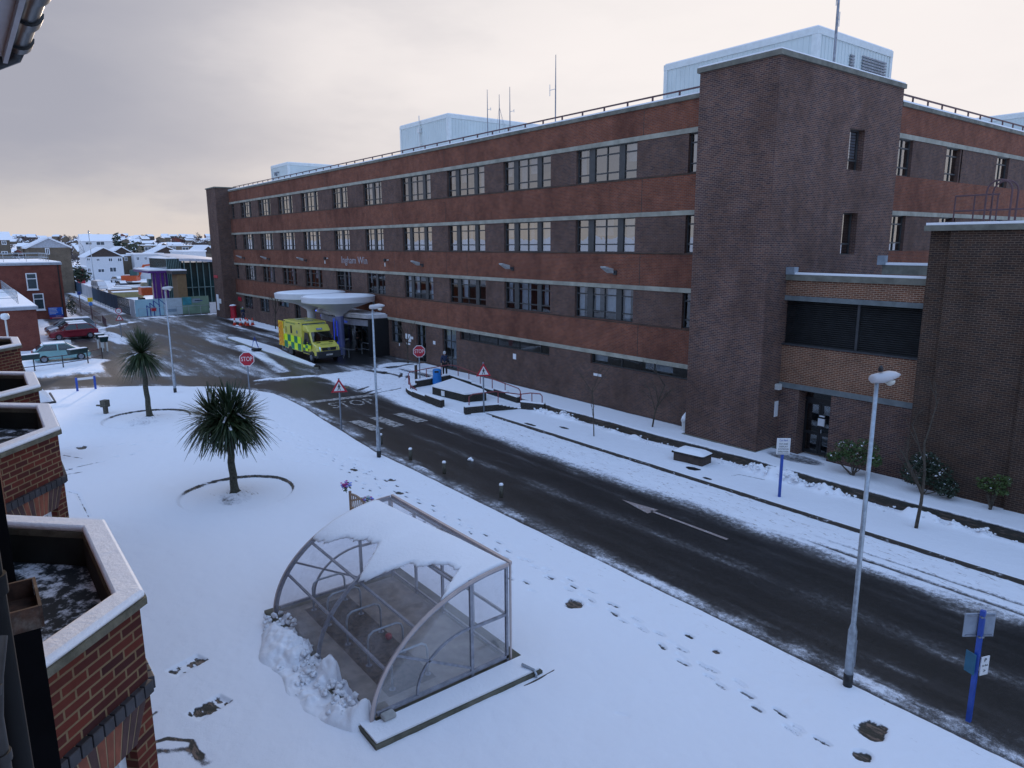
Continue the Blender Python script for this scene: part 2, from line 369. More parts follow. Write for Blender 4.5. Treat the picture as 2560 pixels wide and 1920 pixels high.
# warm break towards the horizon
hz = mth(nt, 'MULTIPLY', sstep(nt, mth(nt, 'ADD', el, mth(nt, 'MULTIPLY', mth(nt, 'SUBTRACT', n2, .5), .13)), .125, .0), .75)
c = mixc(nt, hz, c, (7.8, 7.2, 6.75))
hz2 = mth(nt, 'MULTIPLY', sstep(nt, mth(nt, 'ADD', el, mth(nt, 'MULTIPLY', mth(nt, 'SUBTRACT', n2, .5), .1)), .05, .015), .35)
c = mixc(nt, hz2, c, (6.2, 5.7, 5.7))
# darker folds of cloud
c = mixc(nt, mth(nt, 'MULTIPLY', sstep(nt, n2, .47, .66), mth(nt, 'SUBTRACT', .5, mth(nt, 'MULTIPLY', a, .45))), c, (4.5, 4.5, 5.1))
c = mixc(nt, mth(nt, 'MULTIPLY', sstep(nt, n1, .56, .3), mth(nt, 'MULTIPLY', a, .3)), c, (10.2, 9.6, 9.2))
# clearer, bluer air overhead and behind
bk = sstep(nt, dot((float(_Fh[0])*.8, float(_Fh[1])*.8, -.45)), .3, -.42)
blue = mixc(nt, .35, (6.9, 10.8, 18.9), sky.outputs[0])
blue = mixc(nt, mth(nt, 'MULTIPLY', sstep(nt, n1, .45, .65), .45), blue, (7.8, 8.2, 10))
lowb = mth(nt, 'MULTIPLY', sstep(nt, el, .42, .03), .8)
blue = mixc(nt, lowb, blue, (6.9, 7.1, 7.6))
c = mixc(nt, bk, c, blue)
c = mixc(nt, .012, c, sky.outputs[0])
L(nt, c, bg.inputs[0])
sl = bpy.data.lights.new('sun', 'SUN'); sl.energy = 2.4; sl.angle = R_(2.); sl.color = (1, .8, .62)
so = bpy.data.objects.new('sun', sl); COL.objects.link(so)
sd = Vector((SUN_AZ.x*math.cos(SUN_EL), SUN_AZ.y*math.cos(SUN_EL), math.sin(SUN_EL))); so.rotation_euler = sd.to_track_quat('Z', 'Y').to_euler()
S.view_settings.view_transform = 'Standard'; S.view_settings.look = 'None'; S.view_settings.exposure = 0; S.view_settings.gamma = 1
# ------------------------------------------------------------------ ground
def big_ground():
    nr, na = 110, 220; rs = np.concatenate([[0.], np.geomspace(4, 5000, nr-1)]); th = np.linspace(0, 2*np.pi, na, endpoint=False)
    Rr, T = np.meshgrid(rs, th, indexing='ij'); X = Rr*np.cos(T); Y = Rr*np.sin(T)
    hill = sm(Rr, 330, 1250)*(17+14*(fbm(X*.0016, Y*.0016, 3, 5)-.5)*2)*sm(-X, 60, 300)
    Zv = -.09+hill+sm(Rr, 130, 500)*1.2*(fbm(X*.01, Y*.01, 3, 2)-.5)
    idx = np.arange(nr*na).reshape(nr, na); q = np.stack([idx[:-1], idx[1:], np.roll(idx[1:], -1, 1), np.roll(idx[:-1], -1, 1)], -1).reshape(-1, 4)
    me = bpy.data.meshes.new('ground'); me.from_pydata(np.stack([X.ravel(), Y.ravel(), Zv.ravel()], -1).tolist(), [], q.tolist())
    for nm, v in (('snow', 1.02+0*X.ravel()), ('dirt', .1+0*X.ravel())):
        at = me.attributes.new(nm, 'FLOAT', 'POINT'); at.data.foreach_set('value', v.astype(np.float32))
    me.polygons.foreach_set('use_smooth', [True]*len(me.polygons)); me.materials.append(GROUND)
    o = bpy.data.objects.new('ground', me); COL.objects.link(o); struct(o)
def hillz(x, y):
    X = np.array([[x]], float); Y = np.array([[y]], float); Rr = np.hypot(X, Y)
    return float((-.09+sm(Rr, 330, 1250)*(17+14*(fbm(X*.0016, Y*.0016, 3, 5)-.5)*2)*sm(-X, 60, 300)+sm(Rr, 130, 500)*1.2*(fbm(X*.01, Y*.01, 3, 2)-.5))[0, 0])
big_ground()
# ---- snowy lawn with footprints and bare patches
def resample(pts, step):
    out = []; pts = [Vector((p[0], p[1], 0)) for p in pts]
    for a, b in zip(pts[:-1], pts[1:]):
        n = max(1, int((b-a).length/step))
        out += [a.lerp(b, i/n) for i in range(n)]
    return out+[pts[-1]]
PRINTS = []      # x, y, angle, length, depth
def trail(uv, step=.36, side=.11, depth=.055, jit=.08, size=.3):
    p = resample(gp(*uv), step)
    for i in range(len(p)-1):
        d = (p[i+1]-p[i]); an = math.atan2(d.y, d.x); s = side if i % 2 else -side
        if random.random() < .06: continue
        PRINTS.append((p[i].x-math.sin(an)*s+random.uniform(-jit, jit), p[i].y+math.cos(an)*s+random.uniform(-jit, jit), an+random.uniform(-.2, .2), size*random.uniform(.9, 1.15), depth*random.uniform(.6, 1.25)))
trail([(925, 1190), (1010, 1240), (1125, 1300), (1270, 1390), (1440, 1475), (1610, 1580), (1725, 1665), (1860, 1755), (1990, 1835), (2110, 1915)], .38, .12, .06, .06, .34)
trail([(880, 1150), (1000, 1260), (1150, 1345), (1320, 1425), (1490, 1520), (1640, 1605), (1790, 1700), (1935, 1785), (2080, 1875)], .42, .1, .04, .08, .32)
trail([(860, 1180), (940, 1250), (1060, 1300), (1190, 1400), (1370, 1500)], .4, .1, .045)
trail([(165, 1180), (290, 1150), (420, 1115), (560, 1095), (640, 1080), (720, 1070)], .5, .12, .06)
trail([(170, 1125), (300, 1120), (460, 1100), (600, 1090)], .62, .14, .05)
trail([(640, 1080), (740, 1120), (830, 1150), (925, 1195)], .42, .12, .05)
trail([(660, 1055), (760, 1105), (870, 1165), (960, 1225)], .46, .12, .04)
trail([(600, 1150), (700, 1155), (780, 1160), (850, 1175)], .55, .1, .04)
trail([(1560, 1800), (1700, 1830), (1760, 1900)], .9, .1, .02)
BARE = [(G(1434, 1519), .24, .18), (G(2178, 1840), .27, .22), (G(2155, 1905), .16, .12), (G(1790, 1640), .1, .06), (G(1722, 1600), .14, .05), (G(205, 1125), .35, .15), (G(980, 1208), .16, .12), (G(2120, 1560), .1, .08), (G(1000, 1240), .18, .1), (G(1365, 1292), .08, .05), (G(885, 1180), .2, .1)]
RINGS = [(-25.85, 7.12, 1.98), (-40.7, 6.95, 2.1)]
EDGE = [(6, 13.62), (-27.5, 13.66), (-29.5, 13.8), (-31.8, 14.02), (-34.5, 14.2), (-37.5, 14.5), (-40.5, 14.62), (-42.6, 14.5), (-44.6, 13.9), (-46.2, 12.95), (-47.6, 11.9), (-49.2, 10.2), (-50.6, 8.35), (-51.9, 6.3), (-52.8, 3.95), (-53.4, 1), (-53.8, -1.6)]
ex = np.array([p[0] for p in EDGE]); ey = np.array([p[1] for p in EDGE])
def lawn_mask(X, Y):
    lim = np.interp(X, ex[::-1], ey[::-1]); return (Y < lim+.05*(fbm(X*2.5, Y*0+3, 3, 9)-.5)*2) & (X > -53.8)
def lawn_edge(X, Y): return seg_d(X, Y, EDGE)
def prints_field(X, Y):
    D = np.zeros(X.shape); x0, y0 = X[0, 0], Y[0, 0]; dx = X[0, 1]-x0; dy = Y[1, 0]-y0
    for (px, py, an, ln, dp) in PRINTS:
        i0 = int((px-.35-x0)/dx); i1 = int((px+.35-x0)/dx)+2; j0 = int((py-.35-y0)/dy); j1 = int((py+.35-y0)/dy)+2
        i0 = max(i0, 0); j0 = max(j0, 0)
        if i1 <= i0 or j1 <= j0 or i0 >= X.shape[1] or j0 >= X.shape[0]: continue
        x = X[j0:j1, i0:i1]-px; y = Y[j0:j1, i0:i1]-py; c, s = math.cos(an), math.sin(an); u = (x*c+y*s)/(ln/2); v = (-x*s+y*c)/(.058*(1-.25*np.clip(u, -1, 1)*0))
        w = 1-.28*np.exp(-((u+.1)/.25)**2)       # waist of the sole
        e = u**2+(v/w)**2
        D[j0:j1, i0:i1] = np.maximum(D[j0:j1, i0:i1], dp*sm(-e, -1.25, -.75))
    return D
def lawn_z(X, Y):
    z = .13+.05*(fbm(X*.45, Y*.45, 3, 1)-.5)+.03*(fbm(X*1.3, Y*2.1, 4, 2)-.5)+.008*(fbm(X*7, Y*7, 2, 12)-.5)
    z = z-prints_field(X, Y)
    for c, ra, rb in BARE:
        e = ((X-c.x)/ra)**2+((Y-c.y)/(rb*1.3))**2+.7*(fbm(X*7, Y*7, 2, 4)-.5); z = z-.06*sm(-e, -1.3, -.7)
    for cx, cy, r in RINGS:
        d = np.hypot(X-cx, (Y-cy)); z = z-.09*sm(-d, -r-.04, -r+.04)+.16*sm(-d, -r*.9, 0)
    # flattened marks by the house, a worn kerb line and a service trench
    for u, v in ((470, 1676), (526, 1782)):
        p = G(u, v); a = .35; x = (X-p.x)*math.cos(a)+(Y-p.y)*math.sin(a); y = -(X-p.x)*math.sin(a)+(Y-p.y)*math.cos(a)
        z = z-.06*sm(-np.maximum(np.abs(x)/.2, np.abs(y)/.36), -1.08, -.9)*(.6+.8*fbm(X*9, Y*9, 3, 3))
    z = z-.03*np.exp(-(seg_d(X, Y, gp((990, 1205), (1300, 1380), (1700, 1600), (2000, 1760)))/.16)**2)*.6
    z = z-.025*np.exp(-(seg_d(X, Y, gp((1040, 1150), (1500, 1380), (2000, 1640), (2330, 1800)))/.1)**2)*.6
    z = z-.06*np.exp(-(seg_d(X, Y, gp((165, 1232), (195, 1240), (222, 1300)))/.05)**2)
    ed = lawn_edge(X, Y); z = z-.1*sm(-ed, -.12, 0)
    return z
def lawn_s(X, Y):
    s = 1.45+0*X; pf = prints_field(X, Y); s = s-17*pf  # prints thinned to slush grey, which also paints shade into their hollows
    for c, ra, rb in BARE:
        e = ((X-c.x)/ra)**2+((Y-c.y)/(rb*1.3))**2+1.7*(fbm(X*7, Y*7, 4, 4)-.5); s = s-1.4*sm(-e, -1.5, -.5)
    for cx, cy, r in RINGS:
        d = np.hypot(X-cx, Y-cy); an = np.arctan2(Y-cy, X-cx)
        far = sm(np.cos(an-2.55), -.35, .3)
        s = s-1.5*np.exp(-((d-r)/.05)**2)*(.15+far)*(.55+.7*fbm(X*4, Y*4, 2, 6))
        s = s-.62*sm(-np.hypot(X-cx-.65, Y-cy+.25), -r*.75, -.2)*(.55+.9*(fbm(X*2.6, Y*2.6, 3, 8)))
    for k, (u, v) in enumerate(((470, 1676), (526, 1782))):
        p = G(u, v); a = .35; x = (X-p.x)*math.cos(a)+(Y-p.y)*math.sin(a); y = -(X-p.x)*math.sin(a)+(Y-p.y)*math.cos(a)
        s = s-(1.35+.5*k)*sm(-np.maximum(np.abs(x)/.2, np.abs(y)/.36)+.5*(fbm(X*8, Y*8, 3, 13)-.5), -1.15, -.75)*sm(fbm(X*7, Y*11, 3, 3), .36, .6)
    for pts, w, am in ((gp((365, 1880), (420, 1862), (480, 1868), (500, 1905)), .06, 1.6), (gp((370, 1812), (392, 1795)), .05, 1.6), (gp((390, 1895), (470, 1890), (520, 1925)), .13, 1.2), (gp((165, 1232), (195, 1240), (222, 1300)), .035, 1.), (gp((160, 1145), (205, 1153)), .06, 1.2), (gp((160, 1195), (205, 1188)), .08, 1.3), (gp((165, 1180), (260, 1160)), .06, 1.1)):
        s = s-am*np.exp(-(seg_d(X, Y, pts)/w)**2)*(.3+1.1*fbm(X*5, Y*5, 3, 12))
    return s
def lawn_d(X, Y):
    d = .1+.22*sm(-lawn_edge(X, Y), -1.6, -.3)*(X > -30)
    s = lawn_s(X, Y)+17*prints_field(X, Y); d = d+.9*sm(-s, -.8, -.2)
    for cx, cy, r in RINGS: d = d+.5*sm(-np.hypot(X-cx, Y-cy), -r*.8, -.2)
    return np.clip(d, 0, 1)
sheet('snowy_lawn', -16.5, 5, .2, 13.8, .035, .035, lawn_z, lawn_s, lawn_d, lawn_mask)
sheet('snowy_lawn', -54, -16.5, -1.6, 14.9, .06, .05, lawn_z, lawn_s, lawn_d, lawn_mask)
# ---- the road past the hospital
CROSS = gp((690, 862), (1000, 812))
def road_s(X, Y):
    s = .05+.12*(fbm(X*.25, Y*3, 4, 31)-.5)+.2*sm(fbm(X*.35, Y*2.2, 4, 33), .62, .78)+.3*np.exp(-((Y-16.55)/.35)**2)*(X > -37)+.2*np.exp(-((Y-18.15)/.15)**2)+.12*np.exp(-((Y-15)/.2)**2)
    ed = lawn_edge(X, Y); s = s+(.2+.45*fbm(X*1.6, Y*1.6, 3, 35))*sm(-ed, -1.25, -.4)*sm(-ed, .02, -.2)+.1*sm(-ed, -.5, 0)
    ln = 18.6+.3*(fbm(X*.5, 0*X, 2, 3)-.5); s = s+.5*sm(Y, ln-.25, ln+.7)+.62*sm(Y, ln+.35, ln+1.5)
    for y0 in (19.75, 20.25): s = s-.62*np.exp(-((Y-y0-.25*(X+8)*.02)/.09)**2)*sm(X, -12.5, -9)
    # junction: snow left between the wheel tracks
    j = sm(-X, 39.3, 40.1)
    s = s*(1-.0*j)
    e = ((X+42.1)/3.3)**2+((Y-21.9)/1.75)**2+.35*(fbm(X*1.2, Y*1.2, 3, 5)-.5); s = s+j*1.1*sm(-e, -1.1, -.8)-j*.62*sm(Y, 19.0, 20.)*0
    for pts in (gp((905, 985), (985, 965), (1005, 935), (990, 915)), gp((900, 975), (950, 958), (962, 930)), gp((900, 992), (1000, 972), (1020, 940))):
        s = s-.85*np.exp(-(seg_d(X, Y, pts)/.12)**2)
    s = s-.95*np.exp(-(seg_d(X, Y, [(-47, 22.9), (-44, 23.4), (-41.5, 23.2), (-39, 22.9)])/.42)**2)*(.5+fbm(X*.8, Y*2, 3, 9))
    for pts, w, am in ((gp((640, 952), (720, 945), (800, 940), (870, 932), (930, 920)), .3, .75), (gp((800, 955), (850, 965), (830, 940)), .22, .4), (gp((760, 935), (840, 950), (900, 940)), .25, .45), (gp((640, 960), (700, 950)), .35, .5)):
        s = s+am*np.exp(-(seg_d(X, Y, pts)/w)**2)
    return s
def road_d(X, Y): return .5*np.clip(sm(Y, 18.6, 19.6), 0, 1)+.4*sm(-lawn_edge(X, Y), -1.1, -.3)
def road_z(X, Y):
    s = road_s(X, Y); return .05*sm(s, .35, .95)*(.4+1.2*fbm(X*2.4, Y*2.4, 4, 7))
sheet('road', -47, 6, 12.6, 24.3, .07, .06, road_z, road_s, road_d, lambda X, Y: ~(lawn_mask(X, Y) & (lawn_edge(X, Y) > .35)) & ((Y < 21.72) | (X < -38.9)))
# ---- forecourt, car park and the road beyond
ISL = [(-71.8, 20.0), (-72.4, 20.5), (-71.9, 21.0), (-67.4, 21.45), (-61.8, 21.5), (-57.3, 21.0), (-52.8, 20.75), (-50.2, 20.6), (-49.8, 20.3), (-50.3, 20.0), (-60.1, 19.85), (-66.9, 19.95)]
def yard_s(X, Y):
    st = fbm(X*.2+Y*.06, Y*1.5, 5, 11); st2 = fbm(X*.07, Y*.25, 3, 21); s = .41+.68*(st-.5)+.55*(st2-.45)
    s = s-.34*sm(-np.abs(seg_d(X, Y, [(-40, 15.5), (-47, 14.6), (-52, 11), (-56, 5), (-58, -8)])), -1.9, -.9)     # wet lane round the lawn
    s = s-.25*sm(-seg_d(X, Y, [(-47, 17.5), (-60, 18.2), (-75, 17), (-110, 14)]), -.8, -.1)
    s = s+.5*sm(-seg_d(X, Y, [(-50.5, 17.9), (-54, 18.3), (-60, 19.3), (-66, 19.6)]), -.75, -.25)                   # snow in front of the island kerb
    s = s+.6*sm(-seg_d(X, Y, gp((330, 806), (250, 822), (180, 838), (100, 850)))+.5*(fbm(X*.7, Y*.7, 3, 51)-.5), -.6, -.2)                                 # ridge along the car park
    s = s+.62*sm(-seg_d(X, Y, gp((640, 952), (720, 945), (800, 940), (870, 932))), -.4, -.1)
    # car park and its snowy margins
    cp = sm(-X, 58.2, 60)*sm(-Y, -8.2, -7.2); s = s+.62*cp*sm(-X, -66.5, -62.5)+.38*cp*(st > .47)
    s = s+.75*sm(-seg_d(X, Y, [(-59.8, -8), (-61, 3.5), (-62.5, 6), (-64.8, 7.6)]), -1.5, -.8)
    s = s+.45*sm(-((X+81)**2/60+(Y-11.6)**2/1.2), -1, -.5)+.4*sm(-((X+93)**2/50+(Y-11.5)**2/1.0), -1, -.5)
    s = s-.4*sm(-np.hypot((X+74)/5, (Y-9.3)/1.0), -1, -.6)
    # pavement along the hospital
    s = s+.55*sm(Y, 25.7, 26.3)*sm(-X, 61, 64)*sm(X, -94, -90)-.7*sm(-np.abs(Y-25.2), -.6, -.2)*sm(-X, 74, 78)*sm(X, -97, -92)
    s = s+.35*sm(-np.abs(Y-24.2), -.5, -.1)*sm(-X, 64, 68)*sm(X, -84, -80)
    s = s-.4*sm(-np.hypot((X+55)/6, (Y-24)/3.2), -1.1, -.75)
    s = s+.75*sm(-np.hypot((X+46.3)/2.6, (Y-25.6)/2), -1.05, -.7)
    s = s+.4*sm(-np.abs(X+100.2), -.9, -.2)*sm(Y, 17, 19)
    s = s+.6*sm(-np.hypot((X+83.2)/1.6, (Y-25.2)/.9), -1, -.7)
    s = s-.22*np.exp(-((Y-13.2-.02*(X+60))/.3)**2)*(X < -60)-.2*np.exp(-((Y-15.2)/.25)**2)*(X < -58)
    return s
def yard_z(X, Y): return .07*sm(yard_s(X, Y), .55, 1.0)*(.3+1.3*fbm(X*2, Y*2, 4, 17))
def yard_d(X, Y): return .07+0*X
sheet('road', -108, -47, -8, 27.62, .11, .09, yard_z, yard_s, yard_d, lambda X, Y: ~(lawn_mask(X, Y) & (lawn_edge(X, Y) > .4)))
sheet('road', -300, -108, 10.6, 17.4, .6, .2, lambda X, Y: 0*X, lambda X, Y: .5+.35*(fbm(X*.1, Y*1.4, 4, 3)-.5)+.5*sm(np.abs(Y-14.2), 1.9, 2.6), lambda X, Y: .2+0*X)
# ---- verge, footpath and building margin on the hospital side
def verge_s(X, Y):
    wob = .28*(fbm(X*.8, 0*X+2, 3, 4)-.5)
    s = 1.35+0*X
    path = sm(Y, 24.25+wob, 24.45+wob)*sm(-Y, -25.62-wob*.4, -25.35-wob*.4)*(X > -47)
    s = s-1.25*path*sm(X, -45, -30.5)
    s = s-.42*sm(-np.abs(Y-25.95), -.3, -.05)*(X > -31)*(.5+fbm(X*1.1, Y*3, 3, 8))
    s = s-1.1*sm(Y, 27.42, 27.56)*(X < -20)
    for (u, v, ra, rb) in ((1734, 1170, .35, .2), (1768, 1194, .2, .1), (1326, 1060, .5, .14), (1410, 1068, .4, .12), (2052, 1335, .22, .16), (1116, 1021, .3, .12)):
        p = G(u, v, .15); e = ((X-p.x)/ra)**2+((Y-p.y)/rb)**2+.8*(fbm(X*6, Y*6, 2, 5)-.5); s = s-1.5*sm(-e, -1.1, -.7)
    s = s-1.0*sm(-np.abs(seg_d(X, Y, gp((1828, 1197), (1848, 1194), (1910, 1207)))), -.06, -.02)
    s = s-.9*sm(-np.hypot((X+15.4)/1.7, (Y-27.0)/.75), -1.05, -.6)
    s = s+.15-1.3*sm(-np.abs(Y-21.62), -.035, -.01)
    sl = sm(Y, 24, 25)*sm(-X, 39, 43); s = s-.75*sl*(.35+fbm(X*.4, Y*2.5, 4, 2))
    return s
def verge_z(X, Y):
    z = .12+.03*(fbm(X*.7, Y*.7, 3, 3)-.5)+.012*(fbm(X*4, Y*4, 2, 3)-.5)
    wob = .28*(fbm(X*.8, 0*X+2, 3, 4)-.5)
    z = z-.05*sm(Y, 24.3+wob, 24.5+wob)*sm(-Y, -25.6, -25.4)
    hp = np.exp(-((Y-24.12-wob)/.2)**2)*sm(X, -29.5, -28); big = sm(fbm(X*.55+9, 0*X, 3, 14), .42, .62)
    z = z+hp*(.05+.36*big)*np.clip(fbm(X*3.1, Y*3.1, 4, 6)*2-.35, 0, 2)*1.15
    return z
def verge_d(X, Y): return .04+.75*sm(Y, 24.1, 24.5)*sm(-Y, -25.7, -25.2)
sheet('snowy_verge', -47, 6, 21.62, 27.62, .06, .05, verge_z, verge_s, verge_d, lambda X, Y: (X > -30.8) | ((Y > 23.9+.12*np.clip(-31-X, 0, 9)) & (X > -46.5)))
k = MB(); k.bar((-29.5, 21.54, .05), (6, 21.54, .05), .12, .17)
struct(k.build('kerb', patchysnow('kerb_stone', (.045, .036, .028), .02, 5)))
k = MB(); k.prism(ISL, 0, .12); struct(k.build('traffic_island', COPE)); 
cxy = [sum(p[i] for p in ISL)/len(ISL) for i in (0, 1)]
k = MB(); k.prism([(x+(.18 if x < cxy[0] else -.18), y+(.13 if y < 20.45 else -.08)) for x, y in ISL], .1, .19); struct(k.build('island_snow', SNOW, smooth='auto', bevel=.04))
# ---- road markings
WORN = patchysnow('worn_marking', (.06, .06, .062), .62, 5.)
ARROW = patchysnow('worn_arrow', (.3, .24, .22), .12, 6.)
def mark(pts, m=WORN, z=.014):
    b = MB(); b.poly([(p[0], p[1], z) for p in pts]); struct(b.build('road_marking', m))
PAINT = patchysnow('marking_paint', (.075, .073, .072), .62, 4.)
PAINT.node_tree.nodes['Mix'].inputs[7].default_value = (.4, .38, .36, 1)
mark([(-39.7, 14.8), (-39.05, 14.9), (-38.5, 19.1), (-39.1, 19.05)], PAINT)
for y0 in (15.15, 16.35, 17.75, 19.05): mark([(-33.6, y0), (-33.5, y0+.62), (-31.1, y0+.75), (-31.05, y0+.1)], PAINT)
b = MB(); put_text(b, 'STOP', (-37.4, 17.2, .012), (.12, 1, 0), (-1, .12, 0), 1.5, 2.6, depth=.05); struct(b.build('road_marking', PAINT))
mark([(-15.3, 17.82), (-12.2, 17.84), (-12.2, 17.97), (-15.3, 17.94)], ARROW); mark([(-16.7, 17.9), (-15.2, 17.6), (-15.2, 18.15)], ARROW)
YM = mat('yellow_line', (.3, .21, .05), .7, var=.4, scale=5)
for p, q in (((840, 950), (905, 972)), ((820, 938), (890, 928)), ((850, 975), (920, 950))):
    p, q = G(*p), G(*q); d = (q-p).normalized().cross(Vector((0, 0, 1)))*.06; mark([p-d, q-d, q+d, p+d], YM, .018)
# ------------------------------------------------------------------ hospital
YF = 27.6
hosp = thing('hospital_building', 'long four storey dark brick hospital wing with white plant rooms on its flat roof', 'building', (-57, 27.6, 0))
ZB = [(0, 3.02), (4.98, 6.72), (8.6, 10.38), (12.3, 14.08)]     # window storeys (sill, head)
def fx(s, n, z): return (s, YF+n, z)
def fy(s, n, z): return (-17.-n, s, z)
class Wall:
    "walls made of boxes in (along, depth, height) so that openings are real openings"
    def __init__(s, fn): s.b = MB(); s.fn = fn
    def box(s, a0, a1, n0, n1, z0, z1, m=0):
        if a1-a0 < 1e-4 or z1-z0 < 1e-4: return
        p, q = s.fn(a0, n0, z0), s.fn(a1, n1, z1)
        s.b.box(min(p[0], q[0]), max(p[0], q[0]), min(p[1], q[1]), max(p[1], q[1]), z0, z1, m)
    def zone(s, a0, a1, z0, z1, ops, m=0, th=.32):
        x = a0
        for (o0, o1, ob, ot) in sorted(ops):
            s.box(x, o0, 0, th, z0, z1, m)
            if ob > z0: s.box(o0, o1, 0, th, z0, ob, m)
            if ot < z1: s.box(o0, o1, 0, th, ot, z1, m)
            x = o1
        s.box(x, a1, 0, th, z0, z1, m)
WX = [(-88.6, -84.65, 'C'), (-82.3, -78.3, 'C'), (-76, -71.9, 'C'), (-69.6, -65.4, 'C'), (-62.2, -58.95, 'B'), (-55.9, -52.6, 'B'), (-49.4, -45.1, 'C'), (-42.9, -38.45, 'C'), (-36.4, -31.9, 'C'), (-29.75, -25.3, 'C'), (-22.1, -20.76, 'N'), (-92.2, -91.1, 'N')]
SPLIT = {'C': [('p', 0, .2), ('s', .2, .3), ('p', .3, .5), ('p', .5, .7), ('s', .7, .79), ('p', .79, 1)], 'B': [('p', 0, .22), ('p', .22, .44), ('s', .44, .55), ('p', .55, .78), ('p', .78, 1)], 'N': [('p', 0, 1)], 'D': [('p', 0, .5), ('p', .5, 1)], 'S': [('p', 0, .1), ('p', .1, .22), ('p', .22, .44), ('p', .44, .68), ('p', .68, .9), ('p', .9, 1)], 'Q': [('p', 0, .33), ('p', .33, .66), ('p', .66, 1)]}
rnd = random.Random(3)
CLIT = emit('ceiling_lamp', (1, .85, .6), 2.2)
def window(fn, a0, a1, z0, z1, kind, parent, glass=GLASS, trans=(.235, .76), curtain=True, name='window', inset=.15, lamp=False):
    f = Wall(fn); g = MB(); c = MB(); w = .055; h = z1-z0; W_ = a1-a0; d0, d1 = inset, inset+.07
    f.box(a0, a0+w, d0, d1, z0, z1); f.box(a1-w, a1, d0, d1, z0, z1); f.box(a0+w, a1-w, d0, d1, z0, z0+w); f.box(a0+w, a1-w, d0, d1, z1-w, z1)
    for k, s0, s1 in SPLIT[kind]:
        x0, x1 = a0+W_*s0, a0+W_*s1
        if k == 's': f.box(x0+.01, x1-.01, d0-.02, d1+.01, z0+w, z1-w); continue
        if s1 < 1: f.box(x1-.025, x1+.025, d0+.003, d1-.003, z0+w, z1-w)
        for t in trans: zz = z1-h*t; f.box(x0+.026, x1-.026, d0+.006, d1-.006, zz-.035, zz+.035)
        g.add([fn(x0, d0+.05, z0), fn(x1, d0+.05, z0), fn(x1, d0+.05, z1), fn(x0, d0+.05, z1)], [(0, 1, 2, 3)])
        if curtain and rnd.random() < (.85 if z0 < 6 else .62):
            q = rnd.random(); e0, e1 = (x0, x0+(x1-x0)*rnd.uniform(.3, .6)) if q < .6 else (x0, x1) if q < .8 else (x1-(x1-x0)*.35, x1)
            n = 8; zb = z0+rnd.choice([0, 0, .25, .5])*h
            vs = []
            for i in range(n+1):
                e = e0+(e1-e0)*i/n; vs += [fn(e, d0+.24+.025*(i % 2), zb), fn(e, d0+.24+.025*(i % 2), z1)]
            c.add(vs, [(2*i, 2*i+2, 2*i+3, 2*i+1) for i in range(n)])
    o = f.b.build(name, FRAME, parent); g.build('pane', glass, o)
    if c.v: c.build('curtain', CURT, o)
    if lamp:
        l = Wall(fn); l.box(a0+W_*.8, a1-.1, 1.2, 1.4, z1-.2, z1-.15); l.b.build('ceiling_light', CLIT, o)
    return o
wl = Wall(fx)
R4 = [(-89.9, -86.7, 1.45, 3.02), (-84.1, -81, 1.45, 3.02), (-78, -74.8, 2.45, 3.02), (-73.2, -71.5, .1, 3.02), (-62.6, -52.3, 0, 3.02), (-52.0, -50.1, 1.2, 3.02), (-47.85, -46.4, .1, 3.02), (-44, -42.15, .1, 3.02), (-41.7, -31.95, 2.42, 3.02), (-28.4, -21.5, 2.45, 3.02)]
wl.zone(-92.9, -20.75, -.1, 3.02, R4, 1)
for k in (1, 2, 3): wl.zone(-92.9, -20.75, ZB[k][0], ZB[k][1], [(a, b, ZB[k][0], ZB[k][1]) for a, b, t in WX], 1)
for z0, z1 in ((3.24, 4.98), (6.94, 8.6), (10.6, 12.3), (14.3, 15.55)): wl.box(-92.9, -20.75, -.006, .32, z0, z1, 0)
# movement joints
for z0 in (4.98, 8.6, 12.3):
    sc_ = Wall(fx); sc_.box(-92.9, -20.75, -.03, .02, z0-.07, z0-.001); sc_.b.build('sill_course', mat('dark_sill', (.07, .045, .033), .95, var=.4, scale=1.2, dirt=(.035, .035, .022)), hosp)  # thin course along each sill line, darker than the brick
for x in (-85.8, -63.6, -50.9, -43.2, -40.6, -24.9):
    for z0, z1 in ((3.24, 4.98), (6.94, 8.6), (10.6, 12.3), (14.3, 15.55)): wl.box(x-.016, x+.016, -.009, .0, z0, z1-.08, 2)
# end wall, rear
wl.b.box(-92.9, -92.6, 27.93, 45, 0, 15.55, 1); wl.b.box(-92.6, -17, 44.7, 45, 0, 15.55, 1)
wl.b.build('wall', [B_RED, B_DARK, BLACK], hosp)
for z0 in (3.02, 6.72, 10.38, 14.08):
    st = Wall(fx)
    for i in range(24): st.box(-92.9+i*3.00625, -92.9+(i+1)*3.00625, -.05-.002*(i % 2), .3, z0, z0+.22)
    st.b.build('string_course', CONC, hosp)
cp = Wall(fx)
for i in range(24): cp.box(-92.9+i*3.00625, -92.9+(i+1)*3.00625, -.09-.003*(i % 2), .42, 15.55, 15.74)
cp.b.build('coping', COPE, hosp)
sn = Wall(fx); sn.box(-92.85, -20.8, -.075, .4, 15.745, 15.81); sn.b.box(-92.5, -17.4, 28.05, 44.6, 15.3, 15.42); sn.b.box(-60, -17.4, 44.6, 80, 15.3, 15.42)
sn.b.build('roof_snow', SNOW, hosp)
for k in (1, 2, 3):
    for i, (a, b, t) in enumerate(WX):
        window(fx, a, b, ZB[k][0], ZB[k][1], t, hosp, GLASS if k > 1 else GLASS_D, lamp=(k, i) in ((3, 8), (2, 9), (1, 7)))
